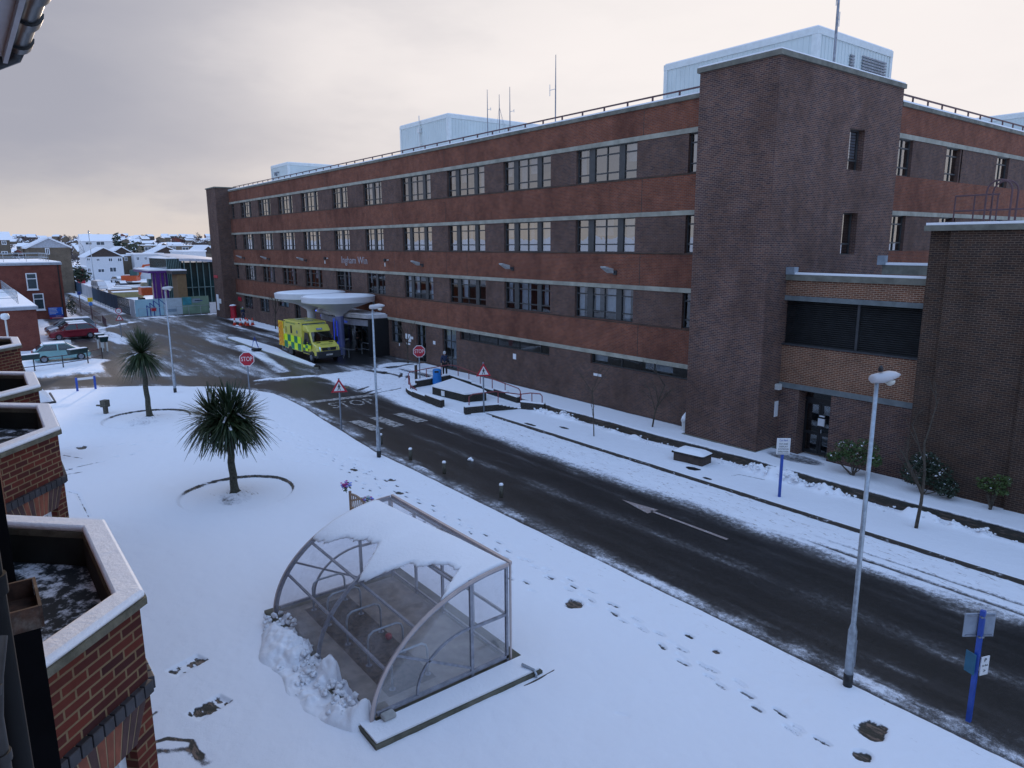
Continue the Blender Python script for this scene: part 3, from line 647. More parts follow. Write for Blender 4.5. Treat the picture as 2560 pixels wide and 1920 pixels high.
for (a, b, z0, z1), t, tr in zip(R4, 'BBDD.DDDSQ', [(.25, .75), (.25, .75), (), (.2, .55, .85), 0, (.25, .62), (.3, .7), (.3, .75), (), ()]):
    if t != '.': window(fx, a, b, z0, z1, t, hosp, GLASS_D, tr, curtain=t not in 'S', name='door' if z0 < .2 else 'window')
# rooms behind the glass
it = MB()
it.box(-92.5, -17.6, 33.2, 33.3, 0, 15.2)
for z in (3.3, 7.0, 10.65, 14.35): it.box(-92.5, -20.9, 27.95, 33.19, z, z+.25)
for a, b, t in WX: it.box(b+.9, b+1.0, 27.95, 33.19, 3.6, 15)
it.build('interior', INT, hosp)
# parapet rail
rl = MB(); rl.bar((-92, 27.98, 16.12), (-20.8, 27.98, 16.12), .07, .07)
for i in range(43): x = -21.4-i*1.662; rl.box(x-.035, x+.035, 27.945, 28.015, 15.75, 16.085)
rl.build('parapet_rail', BROWNRAIL, hosp)
# corner stair tower
tw = MB(); tw.box(-20.75, -17.3, 26.5, 37.1, -.1, 16.3)
y0 = 26.5
for zz in ((-.1, 8.5), (10.4, 12.3), (14.1, 16.3)): tw.box(-17.3, -16.9, 26.5, 37.1, *zz)
for zz in ((8.5, 10.4), (12.3, 14.1)): tw.box(-17.3, -16.9, 26.5, 32.3, *zz); tw.box(-17.3, -16.9, 33.65, 37.1, *zz)
tw.build('stair_tower', B_TOWER, hosp)
tc = MB(); tc.box(-20.85, -16.8, 26.4, 37.15, 16.3, 16.5); tc.build('tower_coping', COPE, hosp); tc = MB(); tc.box(-20.85, -16.85, 26.38, 37, -.05, .14); tc.build('plinth', COPE, hosp)
ts = MB(); ts.box(-20.82, -16.84, 26.43, 37.1, 16.504, 16.57); ts.build('tower_snow', SNOW, hosp, bevel=.02)
def ft(s, n, z): return (-16.9-n, s, z)
for z0, z1 in ((8.5, 10.4), (12.3, 14.1)):
    w = window(ft, 32.3, 33.65, z0, z1, 'N', hosp, GLASS, (.74,), False, inset=.28)
    bl = MB()
    if z0 > 10:
        for i in range(9): bl.box(-17.245, -17.24, 32.4, 33.5, z1-.1-i*.13-.1, z1-.1-i*.13)
        bl.build('blind', CURT, w)
# rear wing facing right
ww = Wall(fy); WY = [(36.95+.25, 38.85), (42.9, 44.85), (50.1, 52.1), (57.2, 59.2), (64.3, 66.3)]
for k in (1, 2, 3): ww.zone(37.1, 80, ZB[k][0], ZB[k][1], [(a, b, *ZB[k]) for a, b in WY], 1)
for z0, z1 in ((3.24, 4.98), (6.94, 8.6), (10.6, 12.3), (14.3, 15.55)): ww.box(37.1, 80, -.006, .32, z0, z1, 0)
ww.box(37.1, 80, 0, .32, 0, 3.02, 1)
ww.b.build('wall', [B_RED, B_DARK], hosp)
for z0 in (3.02, 6.72, 10.38, 14.08): ws = Wall(fy); ws.box(37.1, 80, -.05, .3, z0, z0+.22); ws.b.build('string_course', CONC, hosp)
ws = Wall(fy); ws.box(37.2, 80, -.09, .42, 15.55, 15.74); ws.b.build('coping', COPE, hosp)
ws = Wall(fy); ws.box(37.2, 80, -.07, .4, 15.745, 15.82); ws.b.build('roof_snow', SNOW, hosp)
for k in (2, 3):
    for a, b in WY: window(fy, a, b, *ZB[k], 'D', hosp)
rl = MB(); rl.bar((-17.4, 37.3, 16.25), (-17.4, 79, 16.25), .07, .07)
for i in range(24): y = 37.5+i*1.74; rl.box(-17.435, -17.365, y-.035, y+.035, 15.75, 16.22)
rl.build('parapet_rail', BROWNRAIL, hosp)
it = MB(); it.box(-22.1, -22, 37.3, 79, 3, 15.2)
for z in (7.0, 10.65, 14.35): it.box(-21.99, -17.4, 37.2, 79, z, z+.25)
it.build('interior', INT, hosp)
# far corner tower
ft_ = MB(); ft_.box(-96.6, -92.75, 26.0, 30, -.1, 16.0); ft_.build('stair_tower', B_DARK, hosp)
ft_ = MB(); ft_.box(-96.7, -92.65, 25.9, 30.1, 16.0, 16.14); ft_.build('tower_coping', COPE, hosp)
# clad plant rooms
def plant(x0, x1, y0, y1, z0, z1):
    b = MB(); b.box(x0, x1, y0, y1, z0, z1)
    n = int((x1-x0)/.3)
    for i in range(n): x = x0+(i+.5)*(x1-x0)/n; b.box(x-.05, x+.05, y0-.015, y0, z0, z1-.3)
    n = int((y1-y0)/.3)
    for i in range(n): y = y0+(i+.5)*(y1-y0)/n; b.box(x1, x1+.018, y-.05, y+.05, z0, z1-.3)
    o = b.build('plant_room', CLAD, hosp)
    t = MB(); t.box(x0-.06, x1+.06, y0-.06, y1, z1-.28, z1+.02); t.box(x1-.25, x1+.05, y0-.05, y0+.25, z0, z1-.285); t.box(x0-.05, x0+.2, y0-.05, y0+.2, z0, z1-.285); t.box(x1-.2, x1+.05, y1-.25, y1, z0, z1-.285)
    t.build('edge_trim', CLAD2, o)
    s = MB(); s.box(x0, x1, y0, y1, z1+.025, z1+.09); s.build('roof_snow', SNOW, o); return o
p = plant(-28.3, -19.2, 33, 40.4, 15.4, 18.9)
lv = MB()
for i in range(8): lv.box(-19.165, -19.1, 37.2, 39.7, 17.2+i*.14, 17.27+i*.14)
for i in range(6): lv.box(-19.165, -19.1, 36.0, 36.4, 17.35+i*.14, 17.43+i*.14)
lv.build('louvre', STEEL, p)
lv = MB(); lv.box(-19.165, -18.9, 36.7, 36.95, 16.9, 17.3); lv.build('junction_box', OFFW, p)
p = plant(-58.8, -50.9, 33, 46, 15.4, 19.45)
lv = MB(); lv.box(-55.4, -55.1, 32.7, 32.965, 18.5, 18.9); lv.tube([(-55.25, 32.85, 15.5), (-55.25, 32.85, 19.9)], .04); lv.bar((-55.3, 32.85, 17.6), (-54.8, 32.85, 17.6), .05); lv.build('flue_pipe', OFFW, p)
p = plant(-95.3+3, -86.6, 33, 41, 15.4, 18.85)
lv = MB(); lv.box(-90.6, -90.3, 32.7, 32.965, 17.6, 18.0); lv.box(-89.9, -89.5, 32.7, 32.965, 17.9, 18.0); lv.build('vent', STEEL, p)
plant(-28, -18.2, 60, 70, 15.4, 17.8)
# fixed letters over the entrance
b = MB(); put_text(b, 'Ingham Win', (-58.2, YF-.03, 7.72), (1, 0, 0), (0, 0, 1), .62, 5.1, depth=2.2); b.build('lettering', mat('steel_letters', (.34, .33, .36), .5, .3), hosp)
# red direction boards on the far end of the wall
b = MB(); b.box(-92.2, -90.9, YF-.05, YF-.02, 2.2, 2.7); o = b.build('wall_sign', RED, hosp)
b = MB(); b.box(-96.2, -94.6, 25.93, 25.98, 5.0, 5.35); o = b.build('wall_sign', RED, hosp)
b = MB(); b.box(-95.9, -95.0, 25.94, 25.985, .9, 2.9); b.build('notice', WHITE, hosp); b = MB(); b.box(-94.8, -94.0, 25.94, 25.985, 1.8, 2.4); o = b.build('notice', WHITE, hosp)
for x0, x1, z0, z1 in ((-49.5, -49.1, 1.7, 2.1), (-49.05, -48.65, 1.5, 2.1), (-48.6, -48.3, 1.75, 1.95), (-49.4, -48.8, 1.25, 1.4), (-45.3, -45.0, 1.7, 1.95), (-35.5, -35.2, 1.8, 2.15), (-28.1, -27.5, 1.78, 1.92), (-50.6, -50.5, 1.0, 1.2)): b = MB(); b.box(x0, x1, YF-.03, YF-.003, z0, z1); b.build('notice', WHITE, hosp)
b = MB(); b.box(-16.895, -16.86, 28-.28, 28-.03, 1.5, 2.2); b.build('notice', WHITE, hosp)
b = MB(); b.box(-16.895, -16.7, 27.65, 27.9, 2.75, 3.0); b.build('bulkhead_lamp', OFFW, hosp)
# wall floodlights
def flood(x, z=7.55):
    t = thing('floodlight', 'pale wall floodlight', 'wall light', (x, YF, z), 0, 'floodlights along the hospital wall')
    b = MB(); b.box(-.12, .12, -.08, -.008, -.12, .12); b.bar((0, -.05, 0), (0, -.45, .12), .08); b.build('bracket', DARK, t, world=False)
    b = MB(); b.add([(-.25, -.4, -.02), (.25, -.4, -.02), (.2, -.95, .28), (-.2, -.95, .28), (-.25, -.4, .22), (.25, -.4, .22), (.2, -.95, .36), (-.2, -.95, .36)], [(0, 3, 2, 1), (4, 5, 6, 7), (0, 1, 5, 4), (1, 2, 6, 5), (2, 3, 7, 6), (3, 0, 4, 7)])
    b.build('head', mat('flood_grey', (.38, .4, .4), .5), t, world=False, bevel=.02); return t
fl = flood(-88.5); fl['label'] = 'pale wall floodlight farthest along the hospital front, next to the far tower'
for x, l in ((-79.8, 'pale wall floodlight second from the far tower'), (-69.1, 'pale wall floodlight just left of the steel lettering'), (-46.5, 'pale wall floodlight just right of the steel lettering, above the lamp post'), (-35.5, 'pale wall floodlight second from the big corner tower'), (-26.6, 'pale wall floodlight nearest the big corner tower')):
    dup(fl, (x, YF, 7.55), label=l)
for x, l in ((-63.8, 'small dark wall spotlight just left of the steel lettering'), (-51.9, 'small dark wall spotlight between the lettering and the pale floodlight')):
    t = thing('wall_spotlight', l, 'wall light', (x, YF, 7.8), 0, 'small dark spotlights beside the lettering')
    b = MB(); b.tube([(0, 0, .05), (0, -.3, .02)], .05); b.cyl(0, -.32, -.45, -.15, .05); b.build('arm', OFFW, t, world=False)
    b = MB(); b.lathe([(.02, -.12), (.13, -.05), (.13, .1), (.05, .16)], 0, -.32, .02, 12); b.build('head', BLACK, t, world=False)
# roof masts
def mast(x, y, z0, z1, lab, arms=(), r=.035, w=.5):
    t = thing('antenna_mast', lab, 'antenna', (x, y, z0), 0, 'antenna masts on the hospital roof')
    b = MB(); b.tube([(0, 0, 0), (0, 0, (z1-z0)*.55), (0, 0, z1-z0)], [r, r, r*.5], 6); b.build('pole', STEEL, t, world=False)
    if arms:
        b = MB()
        for h, dx, hh in arms: b.bar((0, 0, h), (dx, 0, h), .03); b.bar((dx, 0, h-hh), (dx, 0, h+hh), .03)
        b.build('aerial', OFFW, t, world=False)
    return t
mast(-42.7, 31, 15.4, 19.75, 'thin antenna mast with short side arm, first of three left of the tallest', ((3.0, .4, .1),))
t = mast(-41.3, 31, 15.4, 19.2, 'shorter guyed antenna mast, middle of three thin masts', ())
b = MB()
for dx in (-1.1, .6, .9): b.tube([(0, 0, 3.0), (dx, .3, .2)], .008, 4)
b.build('guy_wire', STEEL, t, world=False)
mast(-40.1, 31, 15.4, 19.5, 'thin antenna mast with short side arm, last of three', ((2.5, .45, .1),))
mast(-35.4, 31, 15.4, 20.6, 'tallest thin mast with side dipole standing alone on the roof', ((3.2, -.55, .35),), .04)
t = mast(-17.75, 32, 16.5, 21.4, 'white antenna mast with stacked aerials rising past the tower plant room', ((2.2, .1, .3), (3.0, -.1, .2), (3.6, .16, .12)), .06)
# ------------------------------------------------------------------ entrance porch and funnel canopies
po = thing('entrance_porch', 'glazed main entrance porch with flat snowy roof and blue lettering', 'porch', (-57.5, 26.5, 0))
b = MB(); b.prism([(-64.6, 26.6), (-61.5, 25.2), (-58.6, 24.9), (-55.2, 25.2), (-52.7, 25.9), (-52.4, 27.58), (-64.6, 27.58)], 3.12, 3.42); b.build('roof', mat('porch_fascia', (.5, .5, .52), .6), po, bevel=.03)
b = MB(); b.prism([(-64.4, 26.7), (-61.5, 25.35), (-58.6, 25.05), (-55.2, 25.35), (-52.9, 26), (-52.6, 27.5), (-64.4, 27.5)], 3.424, 3.5); b.build('roof_snow', SNOW, po)
b = MB(); b.prism([(-64.2, 26.9), (-61.5, 25.6), (-58.6, 25.3), (-55.2, 25.6), (-53.2, 26.2), (-53.2, 26.4), (-55.2, 25.8), (-58.6, 25.5), (-61.5, 25.8), (-64.2, 27.1)], 2.45, 2.95); b.build('fascia', mat('porch_grey', (.3, .31, .36), .5), po)
b = MB(); put_text(b, 'Main Entrance', (-62.9, 26.2, 2.7), (2.7, -1.3, 0), (0, 0, 1), .24, 2.2); BL_ = emit('blue_letters', (.03, .1, .8), .5); b.build('lettering', BL_, po); b = MB(); put_text(b, 'Main Entrance', (-56.9, 25.37, 2.7), (3.4, .3, 0), (0, 0, 1), .24, 2.4); b.build('lettering', BL_, po)
b = MB()
for a in np.linspace(.1, 2*math.pi+.1, 13)[:-1]: b.box(-58.4+1.7*math.cos(a)-.03, -58.4+1.7*math.cos(a)+.03, 27.3+1.7*math.sin(a)-.03, 27.3+1.7*math.sin(a)+.03, 0, 2.45)
b.lathe([(1.72, 0), (1.75, .02), (1.75, .12), (1.72, .14)], -58.4, 27.3, 0, 32); b.lathe([(1.72, 2.3), (1.75, 2.31), (1.75, 2.44), (1.72, 2.45)], -58.4, 27.3, 0, 32)
b.build('door_frame', STEEL, po)
b = MB(); n = 24; b.add([(-58.4+1.7*math.cos(2*math.pi*i/n), 27.3+1.7*math.sin(2*math.pi*i/n), z) for z in (.14, 2.3) for i in range(n)], [(i, (i+1) % n, n+(i+1) % n, n+i) for i in range(n)]); b.build('revolving_door', GLASS_D, po, smooth=True)
b = MB(); b.box(-52.65, -52.32, 25.9, 27.59, 0, 3.115); b.box(-55.5, -52.66, 26.6, 26.9, 2.96, 3.11); b.build('portal', BLACK, po)
b = MB(); b.box(-62.6, -60.3, 27.2, 27.26, .1, 2.9); b.box(-56.5, -52.66, 27.2, 27.26, .1, 2.9); b.build('glazing', GLASS_D, po)
b = MB()
for x in (-62.6, -61.5, -60.3, -56.5, -55.3, -54.0): b.box(x-.03, x+.03, 27.15, 27.3, 0, 3.1)
b.build('mullion', FRAME, po)
b = MB(); b.box(-62.4, -52.4, 31, 31.1, 0, 3.0); b.box(-62.4, -52.4, 27.7, 31, -.02, .0); b.build('lobby', INT, po)
b = MB(); b.tube([(-54.6, 26.2, 0), (-54.6, 26.2, .85), (-54.4, 26.2, .98), (-52.7, 26.4, .98)], .025); b.tube([(-54.6, 26.2, .45), (-52.7, 26.4, .45)], .02); b.build('handrail', GALV, po)
b = MB()
for x in (-63.9, -62.8): b.box(x-.14, x+.14, 25.9, 26.15, 2.99, 3.06)
b.build('blue_lamp', emit('blue_lamp', (.08, .16, 1), 3), po)
FUN = mat('funnel_white', (.62, .63, .66), .45, var=.06, scale=1)
def funnel(x, y, z, lab, lit=True):
    t = thing('funnel_canopy', lab, 'canopy', (x, y, 0), 0, 'funnel shaped entrance canopies')
    b = MB(); b.lathe([(.36, 3.25+z), (.42, 3.4+z), (1.1, 3.85+z), (2.75, 4.42+z), (2.98, 4.48+z), (3.02, 4.9+z), (2.9, 4.95+z), (2.85, 4.9+z)], n=64); b.build('canopy', FUN, t, 'auto', world=False)
    b = MB(); b.lathe([(0, 4.89+z), (2.84, 4.905+z), (2.84, 4.95+z), (2.3, 5.0+z), (0, 5.02+z)], n=64); b.build('snow', SNOW, t, True, world=False)
    b = MB(); b.lathe([(.36, 0), (.36, 3.25+z)], n=32); b.build('column', mat('blue_lit_column', (.17, .2, .42), .3, .2, scale=.8) if lit else FUN, t, 'auto', world=False)
    for s in (-1, 1) if lit else ():
        b = MB(); b.box(-.05+s*.3, .05+s*.3, -.42, -.37, .3, 2.9); b.build('light_strip', emit('blue_strip', (.05, .1, 1), .35), t, world=False)
    return t
funnel(-55.4, 24.67, 0, 'white snow topped funnel canopy on a blue lit column, nearer the lamp post')
funnel(-60.2, 24.2, .1, 'white snow topped funnel canopy behind the ambulance, farther of the pair', False)
t = thing('cycle_rail', 'low grey hoop rail at the foot of the blue lit column', 'barrier', (-54.2, 24.2, 0))
b = MB()
for dx in (0, .9): b.tube([(dx, -.3, 0), (dx, -.3, .75), (dx, .2, .75), (dx, .2, 0)], .025)
b.tube([(0, -.05, .75), (.9, -.05, .75)], .02); b.build('rail', GALV, t, world=False)
# ------------------------------------------------------------------ annex with louvres and the blind block
an = thing('annex_building', 'brick annex with black louvres, recessed door and a tall blind brick block', 'building', (-9, 28, 0))
def fa(s, n, z): return (s, 28.+n, z)
w = Wall(fa)
w.zone(-16.89, -11.1, -.1, 2.85, [(-15.95, -14.5, -.1, 2.85)], 1, .9)
w.box(-16.89, -11.1, 0, .9, 3.07, 4.72, 0); w.box(-16.89, -11.1, 0, .9, 6.85, 7.5, 0); w.box(-16.89, -11.1, .9, 1.0, 4.72, 6.65, 2); w.box(-11.2, -11.1, 0, .9, 4.72, 6.65, 0)
w.b.build('wall', [B_ANNEX, B_TOWER, BLACK], an)
w = Wall(fa); GL = mat('grey_lintel', (.145, .165, .17), .8, var=.2, dirt=(.1, .115, .11)); w.box(-16.89, -11.1, -.06, .5, 2.85, 3.07); w.b.build('lintel', GL, an); w = Wall(fa); w.box(-16.89, -11.1, -.06, .5, 6.65, 6.85); w.b.build('lintel', GL, an)
w = Wall(fa); w.box(-16.89, -11.1, -.09, .4, 7.5, 7.74); w.b.build('coping', COPE, an); w = Wall(fa); w.box(-14.6, -11.1, 3.6, 4.0, 7.7, 8.1); w.b.build('rear_upstand', COPE, an)
w = Wall(fa); w.box(-16.6, -11.12, -.06, .38, 7.745, 7.82); w.box(-14.5, -11.12, 3.55, 4.05, 8.105, 8.2); w.box(-16.89, -11.12, .42, 9, 7.3, 7.42); w.b.build('roof_snow', SNOW, an)
w = Wall(fa); w.box(-16.9+.01, -16.5, -.12, .2, 7.745, 8.05); w.box(-14.75, -14.45, 3.4, 3.7, 8.11, 8.5); w.b.build('rainwater_head', mat('lead', (.25, .29, .33), .6), an)
w = Wall(fa)
for x0, x1 in ((-16.87, -13.78), (-13.68, -11.22)):
    for i in range(22): z = 4.8+i*.084; w.b.add([(x0, 28.15, z), (x1, 28.15, z), (x1, 28.22, z+.055), (x0, 28.22, z+.055), (x0, 28.15, z+.012), (x1, 28.15, z+.012), (x1, 28.22, z+.067), (x0, 28.22, z+.067)], [(0, 3, 2, 1), (4, 5, 6, 7), (0, 1, 5, 4), (2, 3, 7, 6)])
w.b.build('louvre', mat('louvre_black', (.02, .021, .022), .45, var=.3), an)
w = Wall(fa); w.box(-13.78, -13.68, .1, .25, 4.72, 6.65); w.box(-16.89, -11.2, -.05, .3, 4.72, 4.79); w.b.build('louvre_frame', DARK, an)
d = Wall(fa)
for x0, x1 in ((-15.95, -15.22), (-15.2, -14.5)):
    d.box(x0, x0+.1, .6, .66, 0, 2.3); d.box(x1-.1, x1, .6, .66, 0, 2.3)
    for z in (0, .85, 2.2): d.box(x0+.1, x1-.1, .6, .66, z, z+.14)
d.box(-15.95, -14.5, .58, .68, 2.345, 2.48); do = d.b.build('door', BLACK, an)
d = Wall(fa); d.box(-15.9, -14.55, .62, .635, .12, 2.8); d.b.build('pane', GLASS_D, do)
d = Wall(fa); d.box(-15.3, -15.0, .56, .597, 1.3, 1.62); d.box(-15.25, -15.02, .56, .597, 1.7, 1.76); d.b.build('notice', WHITE, do)
d = Wall(fa); d.box(-15.12, -15.08, .5, .6, 1.0, 1.14); d.b.build('handle', GALV, do)
d = Wall(fa); d.box(-15.94, -14.52, .9, .95, 0, 2.84); d.b.build('lobby', DARK, an)
b = MB(); b.box(-11.1, 5, 27.45, 40, -.1, 9.45); b.box(-10.35, -7.75, 27.2, 27.449, -.1, 9.45); b.box(-7.72, 5, 27.1, 27.449, -.1, 9.45); b.build('blind_block', B_BLOCK, an)
b = MB(); b.box(-11.18, 5.1, 27.05, 40.1, 9.45, 9.64); b.build('coping', COPE, an)
b = MB(); b.box(-11.15, 5, 27.1, 40, 9.645, 9.73); b.build('roof_snow', SNOW, an)
b = MB()
for z, x0, x1 in ((10.75, -11.4, -9.95), (10.2, -11.4, 3)): b.tube([(x0, 30, z), (x1, 30, z)], .03, 6)
for x in (-11.4, -10.75, -10.0, -8.9, -7.4, -5.9, -4.4): b.tube([(x, 30, 9.7), (x, 30, 10.75 if x < -9.9 else 10.2)], .03, 6)
for y in (29.9, 30.5):
    b.tube([(-10.35, y, 9.7)]+[(-9.95+.4*math.cos(math.pi-a), y, 10.85+.4*math.sin(a)) for a in np.linspace(0, math.pi, 9)]+[(-9.55, y, 9.7)], .035, 6)
b.build('roof_rail', BROWNRAIL, an)
# ------------------------------------------------------------------ lamp posts
LZ = .1
def lamp(loc, rz, label):
    t = thing('street_lamp', label, 'street lamp', loc, rz, 'grey lamp posts')
    b = MB(); b.tube([(0, 0, 0), (0, 0, 1.25), (0, 0, 1.4), (0, 0, 6.4)], [.088, .088, .052, .038], 14); b.build('pole', GALV, t, True, world=False)
    b = MB(); b.cyl(0, 0, -.02, .3, .093, 14); b.build('base_band', BLACK, t, True, world=False)
    b = MB(); b.box(.075, .1, -.045, .045, .45, 1.05); b.build('access_door', STEEL, t, world=False)
    b = MB()
    prof = [(-.14, .5), (-.1, .62), (.1, .85), (.3, .9), (.48, .72), (.58, .3)]
    secs = [(-.13, .08, 6.41, 6.51), (-.1, .105, 6.38, 6.55), (.08, .115, 6.37, 6.58), (.26, .12, 6.4, 6.6), (.4, .1, 6.45, 6.58), (.5, .04, 6.49, 6.54)]
    vs = []; n = 12
    for x, w, z0, z1 in secs:
        for j in range(n): a = 2*math.pi*j/n; vs.append((x, w*math.cos(a), (z0+z1)/2+(z1-z0)/2*math.sin(a)))
    b.add(vs, [(i*n+j, i*n+(j+1) % n, (i+1)*n+(j+1) % n, (i+1)*n+j) for i in range(5) for j in range(n)]+[tuple(reversed(range(n))), tuple(range(5*n, 6*n))])
    h = b.build('lantern', mat('lantern_grey', (.5, .49, .5), .4, var=.05), t, True, world=False)
    b = MB(); b.lathe([(.02, 6.31), (.07, 6.34), (.095, 6.38), (.09, 6.42)], .3, 0, 0, 14); b.build('diffuser', mat('lamp_bowl', (.6, .58, .5), .2), h, True, world=False)
    b = MB(); b.lathe([(.045, 6.6), (.045, 6.67), (.02, 6.71)], .06, 0, 0, 10); b.build('photocell', BLACK, h, True, world=False)
    return t
l0 = lamp((-6.1, 13.43, LZ), R_(68), 'tall grey lamp post with black foot standing in the near snow before the annex')
dup(l0, (-26.58, 13.31, LZ), R_(60), 'grey lamp post beside the wooden bollard, its lantern overlapping the funnel canopy')
dup(l0, (-46.85, 9.73, LZ), R_(55), 'grey lamp post behind the smaller palm at the lawn corner')
p = G(238, 700); c = dup(l0, G(237, 712), R_(0), 'tall far lamp post standing inside the building site fence', scale=1.9)
# ------------------------------------------------------------------ bollards
WB = mat('weathered_post', (.085, .08, .062), .9, var=.4, scale=14)
def bollard(x, y, lab):
    t = thing('bollard', lab, 'bollard', (x, y, LZ), 0, 'wooden bollards along the kerb')
    b = MB(); b.cyl(0, 0, 0, .46, .075, 14); b.build('post', WB, t, True, world=False)
    b = MB(); b.lathe([(.078, .455), (.08, .49), (.06, .53), (.0, .545)], n=14); b.build('snow_cap', SNOW, t, True, world=False); return t
b0 = bollard(-19.4, 14.5, 'wooden bollard with snow cap nearest the camera, opposite the cycle shelter')
for x, y, l in ((-22.95, 14.32, 'wooden bollard with snow cap second from the near end'), (-25.42, 14.2, 'wooden bollard with snow cap just right of the middle lamp post'), (-28.3, 14.3, 'wooden bollard half hidden behind the foot of the middle lamp post')):
    dup(b0, (x, y, LZ), label=l)
# ------------------------------------------------------------------ road signs
POST = mat('post_grey', (.2, .23, .27), .5, .3, var=.15, scale=6); SIGNW = mat('sign_white', (.72, .72, .72), .4, var=.04)
VIEW = Vector((1, -.62, 0)).normalized()
def sign(loc, h, lab, shape, size, face=VIEW, group=None, post=POST, pr=.042, extra=0):
    face = Vector(face).normalized(); rz = math.atan2(face.y, face.x)+math.pi/2    # local -y looks along face
    t = thing('road_sign', lab, 'road sign', loc, rz, group)
    b = MB(); b.cyl(0, .05, 0, h+extra, pr, 10); b.build('post', post, t, True, world=False)
    def plate(pts, y0, y1): 
        q = MB(); n = len(pts); a = sum(pts[i][0]*pts[(i+1) % n][1]-pts[(i+1) % n][0]*pts[i][1] for i in range(n))
        q.xprism(pts, y0, y1); return q
    if shape == 'stop':
        oc = lambda r: [(r*math.cos(R_(22.5+45*i)), h+r*math.sin(R_(22.5+45*i))) for i in range(8)]
        pl = plate(oc(size*1.06), -.02, .0).build('sign_plate', SIGNW, t, world=False)
        plate(oc(size*.96), -.026, -.0201).build('red_face', RED, pl, world=False)
        q = MB(); put_text(q, 'STOP', (0, -.03, h), (1, 0, 0), (0, 0, 1), size*.62, size*1.5, depth=.4); q.build('lettering', SIGNW, pl, world=False)
    if shape == 'tri':
        tr = lambda r: [(0, h+r), (-r*.9, h-r*.55), (r*.9, h-r*.55)]
        pl = plate(tr(size), -.02, 0).build('sign_plate', RED, t, world=False, bevel=.02)
        plate([(0, h+size*.64), (-size*.585, h-size*.37), (size*.585, h-size*.37)], -.027, -.0203).build('white_face', SIGNW, pl, world=False)
        q = MB(); s = size; z = h-.02*s
        # walking figure
        q.lathe([(0, -.001), (.075*s, -.001)], n=12) if False else None
        def pg(pts): q.xprism([(x*s, z+y*s) for x, y in pts], -.0325, -.0275)
        pg([(.055*math.cos(a), .37+.055*math.sin(a)) for a in np.linspace(0, 2*math.pi, 11)[:-1]])
        pg([(-.07, .3), (.06, .3), (.075, .0), (-.075, .0)]); pg([(.055, .28), (.2, .12), (.17, .08), (.04, .2)]); pg([(-.06, .28), (-.18, .08), (-.14, .05), (-.03, .2)])
        pg([(.075, .01), (.17, -.3), (.1, -.3), (.0, .01)]); pg([(0, .01), (-.12, -.3), (-.2, -.3), (-.075, .01)])
        q.build('pictogram', BLACK, pl, world=False)
    if shape == 'ten':
        ci = lambda r: [(r*math.cos(a), h+r*math.sin(a)) for a in np.linspace(0, 2*math.pi, 25)[:-1]]
        pl = plate(ci(size), -.02, 0).build('sign_plate', RED, t, world=False)
        plate(ci(size*.78), -.026, -.0203).build('white_face', SIGNW, pl, world=False)
        q = MB(); put_text(q, '10', (0, -.03, h), (1, 0, 0), (0, 0, 1), size*.85, size*1.0, depth=.4); q.build('lettering', BLACK, pl, world=False)
    return t
sign((-42.75, 13.0, LZ), 2.3, 'red octagonal stop sign on the lawn edge behind the large palm', 'stop', .43, (1, -.5, 0), 'stop signs')
sign((-41.1, 23.9, .05), 1.95, 'red octagonal stop sign beside the hospital terrace, next to the walking person', 'stop', .41, (1, -.5, 0), 'stop signs')
sign((-31.65, 13.89, LZ), 2.2, 'red triangle pedestrian sign on the near side of the road beside the middle lamp post', 'tri', .44, (1, -.5, 0), 'pedestrian warning signs', extra=.45)
sign((-30.4, 21.6, .1), 2.27, 'red triangle pedestrian sign on a grey post in front of the terrace steps', 'tri', .46, (1, -.5, 0), 'pedestrian warning signs', extra=.5)
t = sign(G(304, 845), 2.0, 'white round ten limit sign above a small pedestrian triangle by the far lane', 'tri', .4, (1, -.2, 0), 'pedestrian warning signs', extra=.9)
b = MB(); zz = 2.72
b.xprism([(.29*math.cos(a), zz+.29*math.sin(a)) for a in np.linspace(0, 2*math.pi, 25)[:-1]], -.02, 0); pl = b.build('sign_plate', RED, t, world=False)
b = MB(); b.xprism([(.225*math.cos(a), zz+.225*math.sin(a)) for a in np.linspace(0, 2*math.pi, 25)[:-1]], -.026, -.0203); b.build('white_face', SIGNW, pl, world=False)
b = MB(); put_text(b, '10', (0, -.03, zz), (1, 0, 0), (0, 0, 1), .24, .28, depth=.4); b.build('lettering', BLACK, pl, world=False)
# pay and display board
t = thing('parking_sign', 'white pay and display notice on a blue post in the snowy verge', 'sign', (-13.13, 22.27, .12), math.atan2(.33, .94)*0+R_(50), None)
b = MB(); b.box(-.045, .045, -.02, .05, 0, 1.75); b.build('post', BLUE, t, world=False)
b = MB(); b.box(-.24, .24, -.05, -.021, 1.6, 2.2); pl = b.build('board', SIGNW, t, world=False, bevel=.015)
b = MB(); put_text(b, 'Car Park', (0, -.055, 2.12), (1, 0, 0), (0, 0, 1), .06, .3, depth=.2); b.build('blue_lettering', BLUE, pl, world=False)
b = MB()
for i, s in enumerate(('PAY AND', 'DISPLAY', 'SYSTEM IN', 'OPERATION')): put_text(b, s, (0, -.055, 1.99-i*.095), (1, 0, 0), (0, 0, 1), .055, .3 if i < 2 else .36, depth=.2)
b.box(-.2, .2, -.054, -.051, 1.63, 1.64); b.build('lettering', BLACK, pl, world=False)
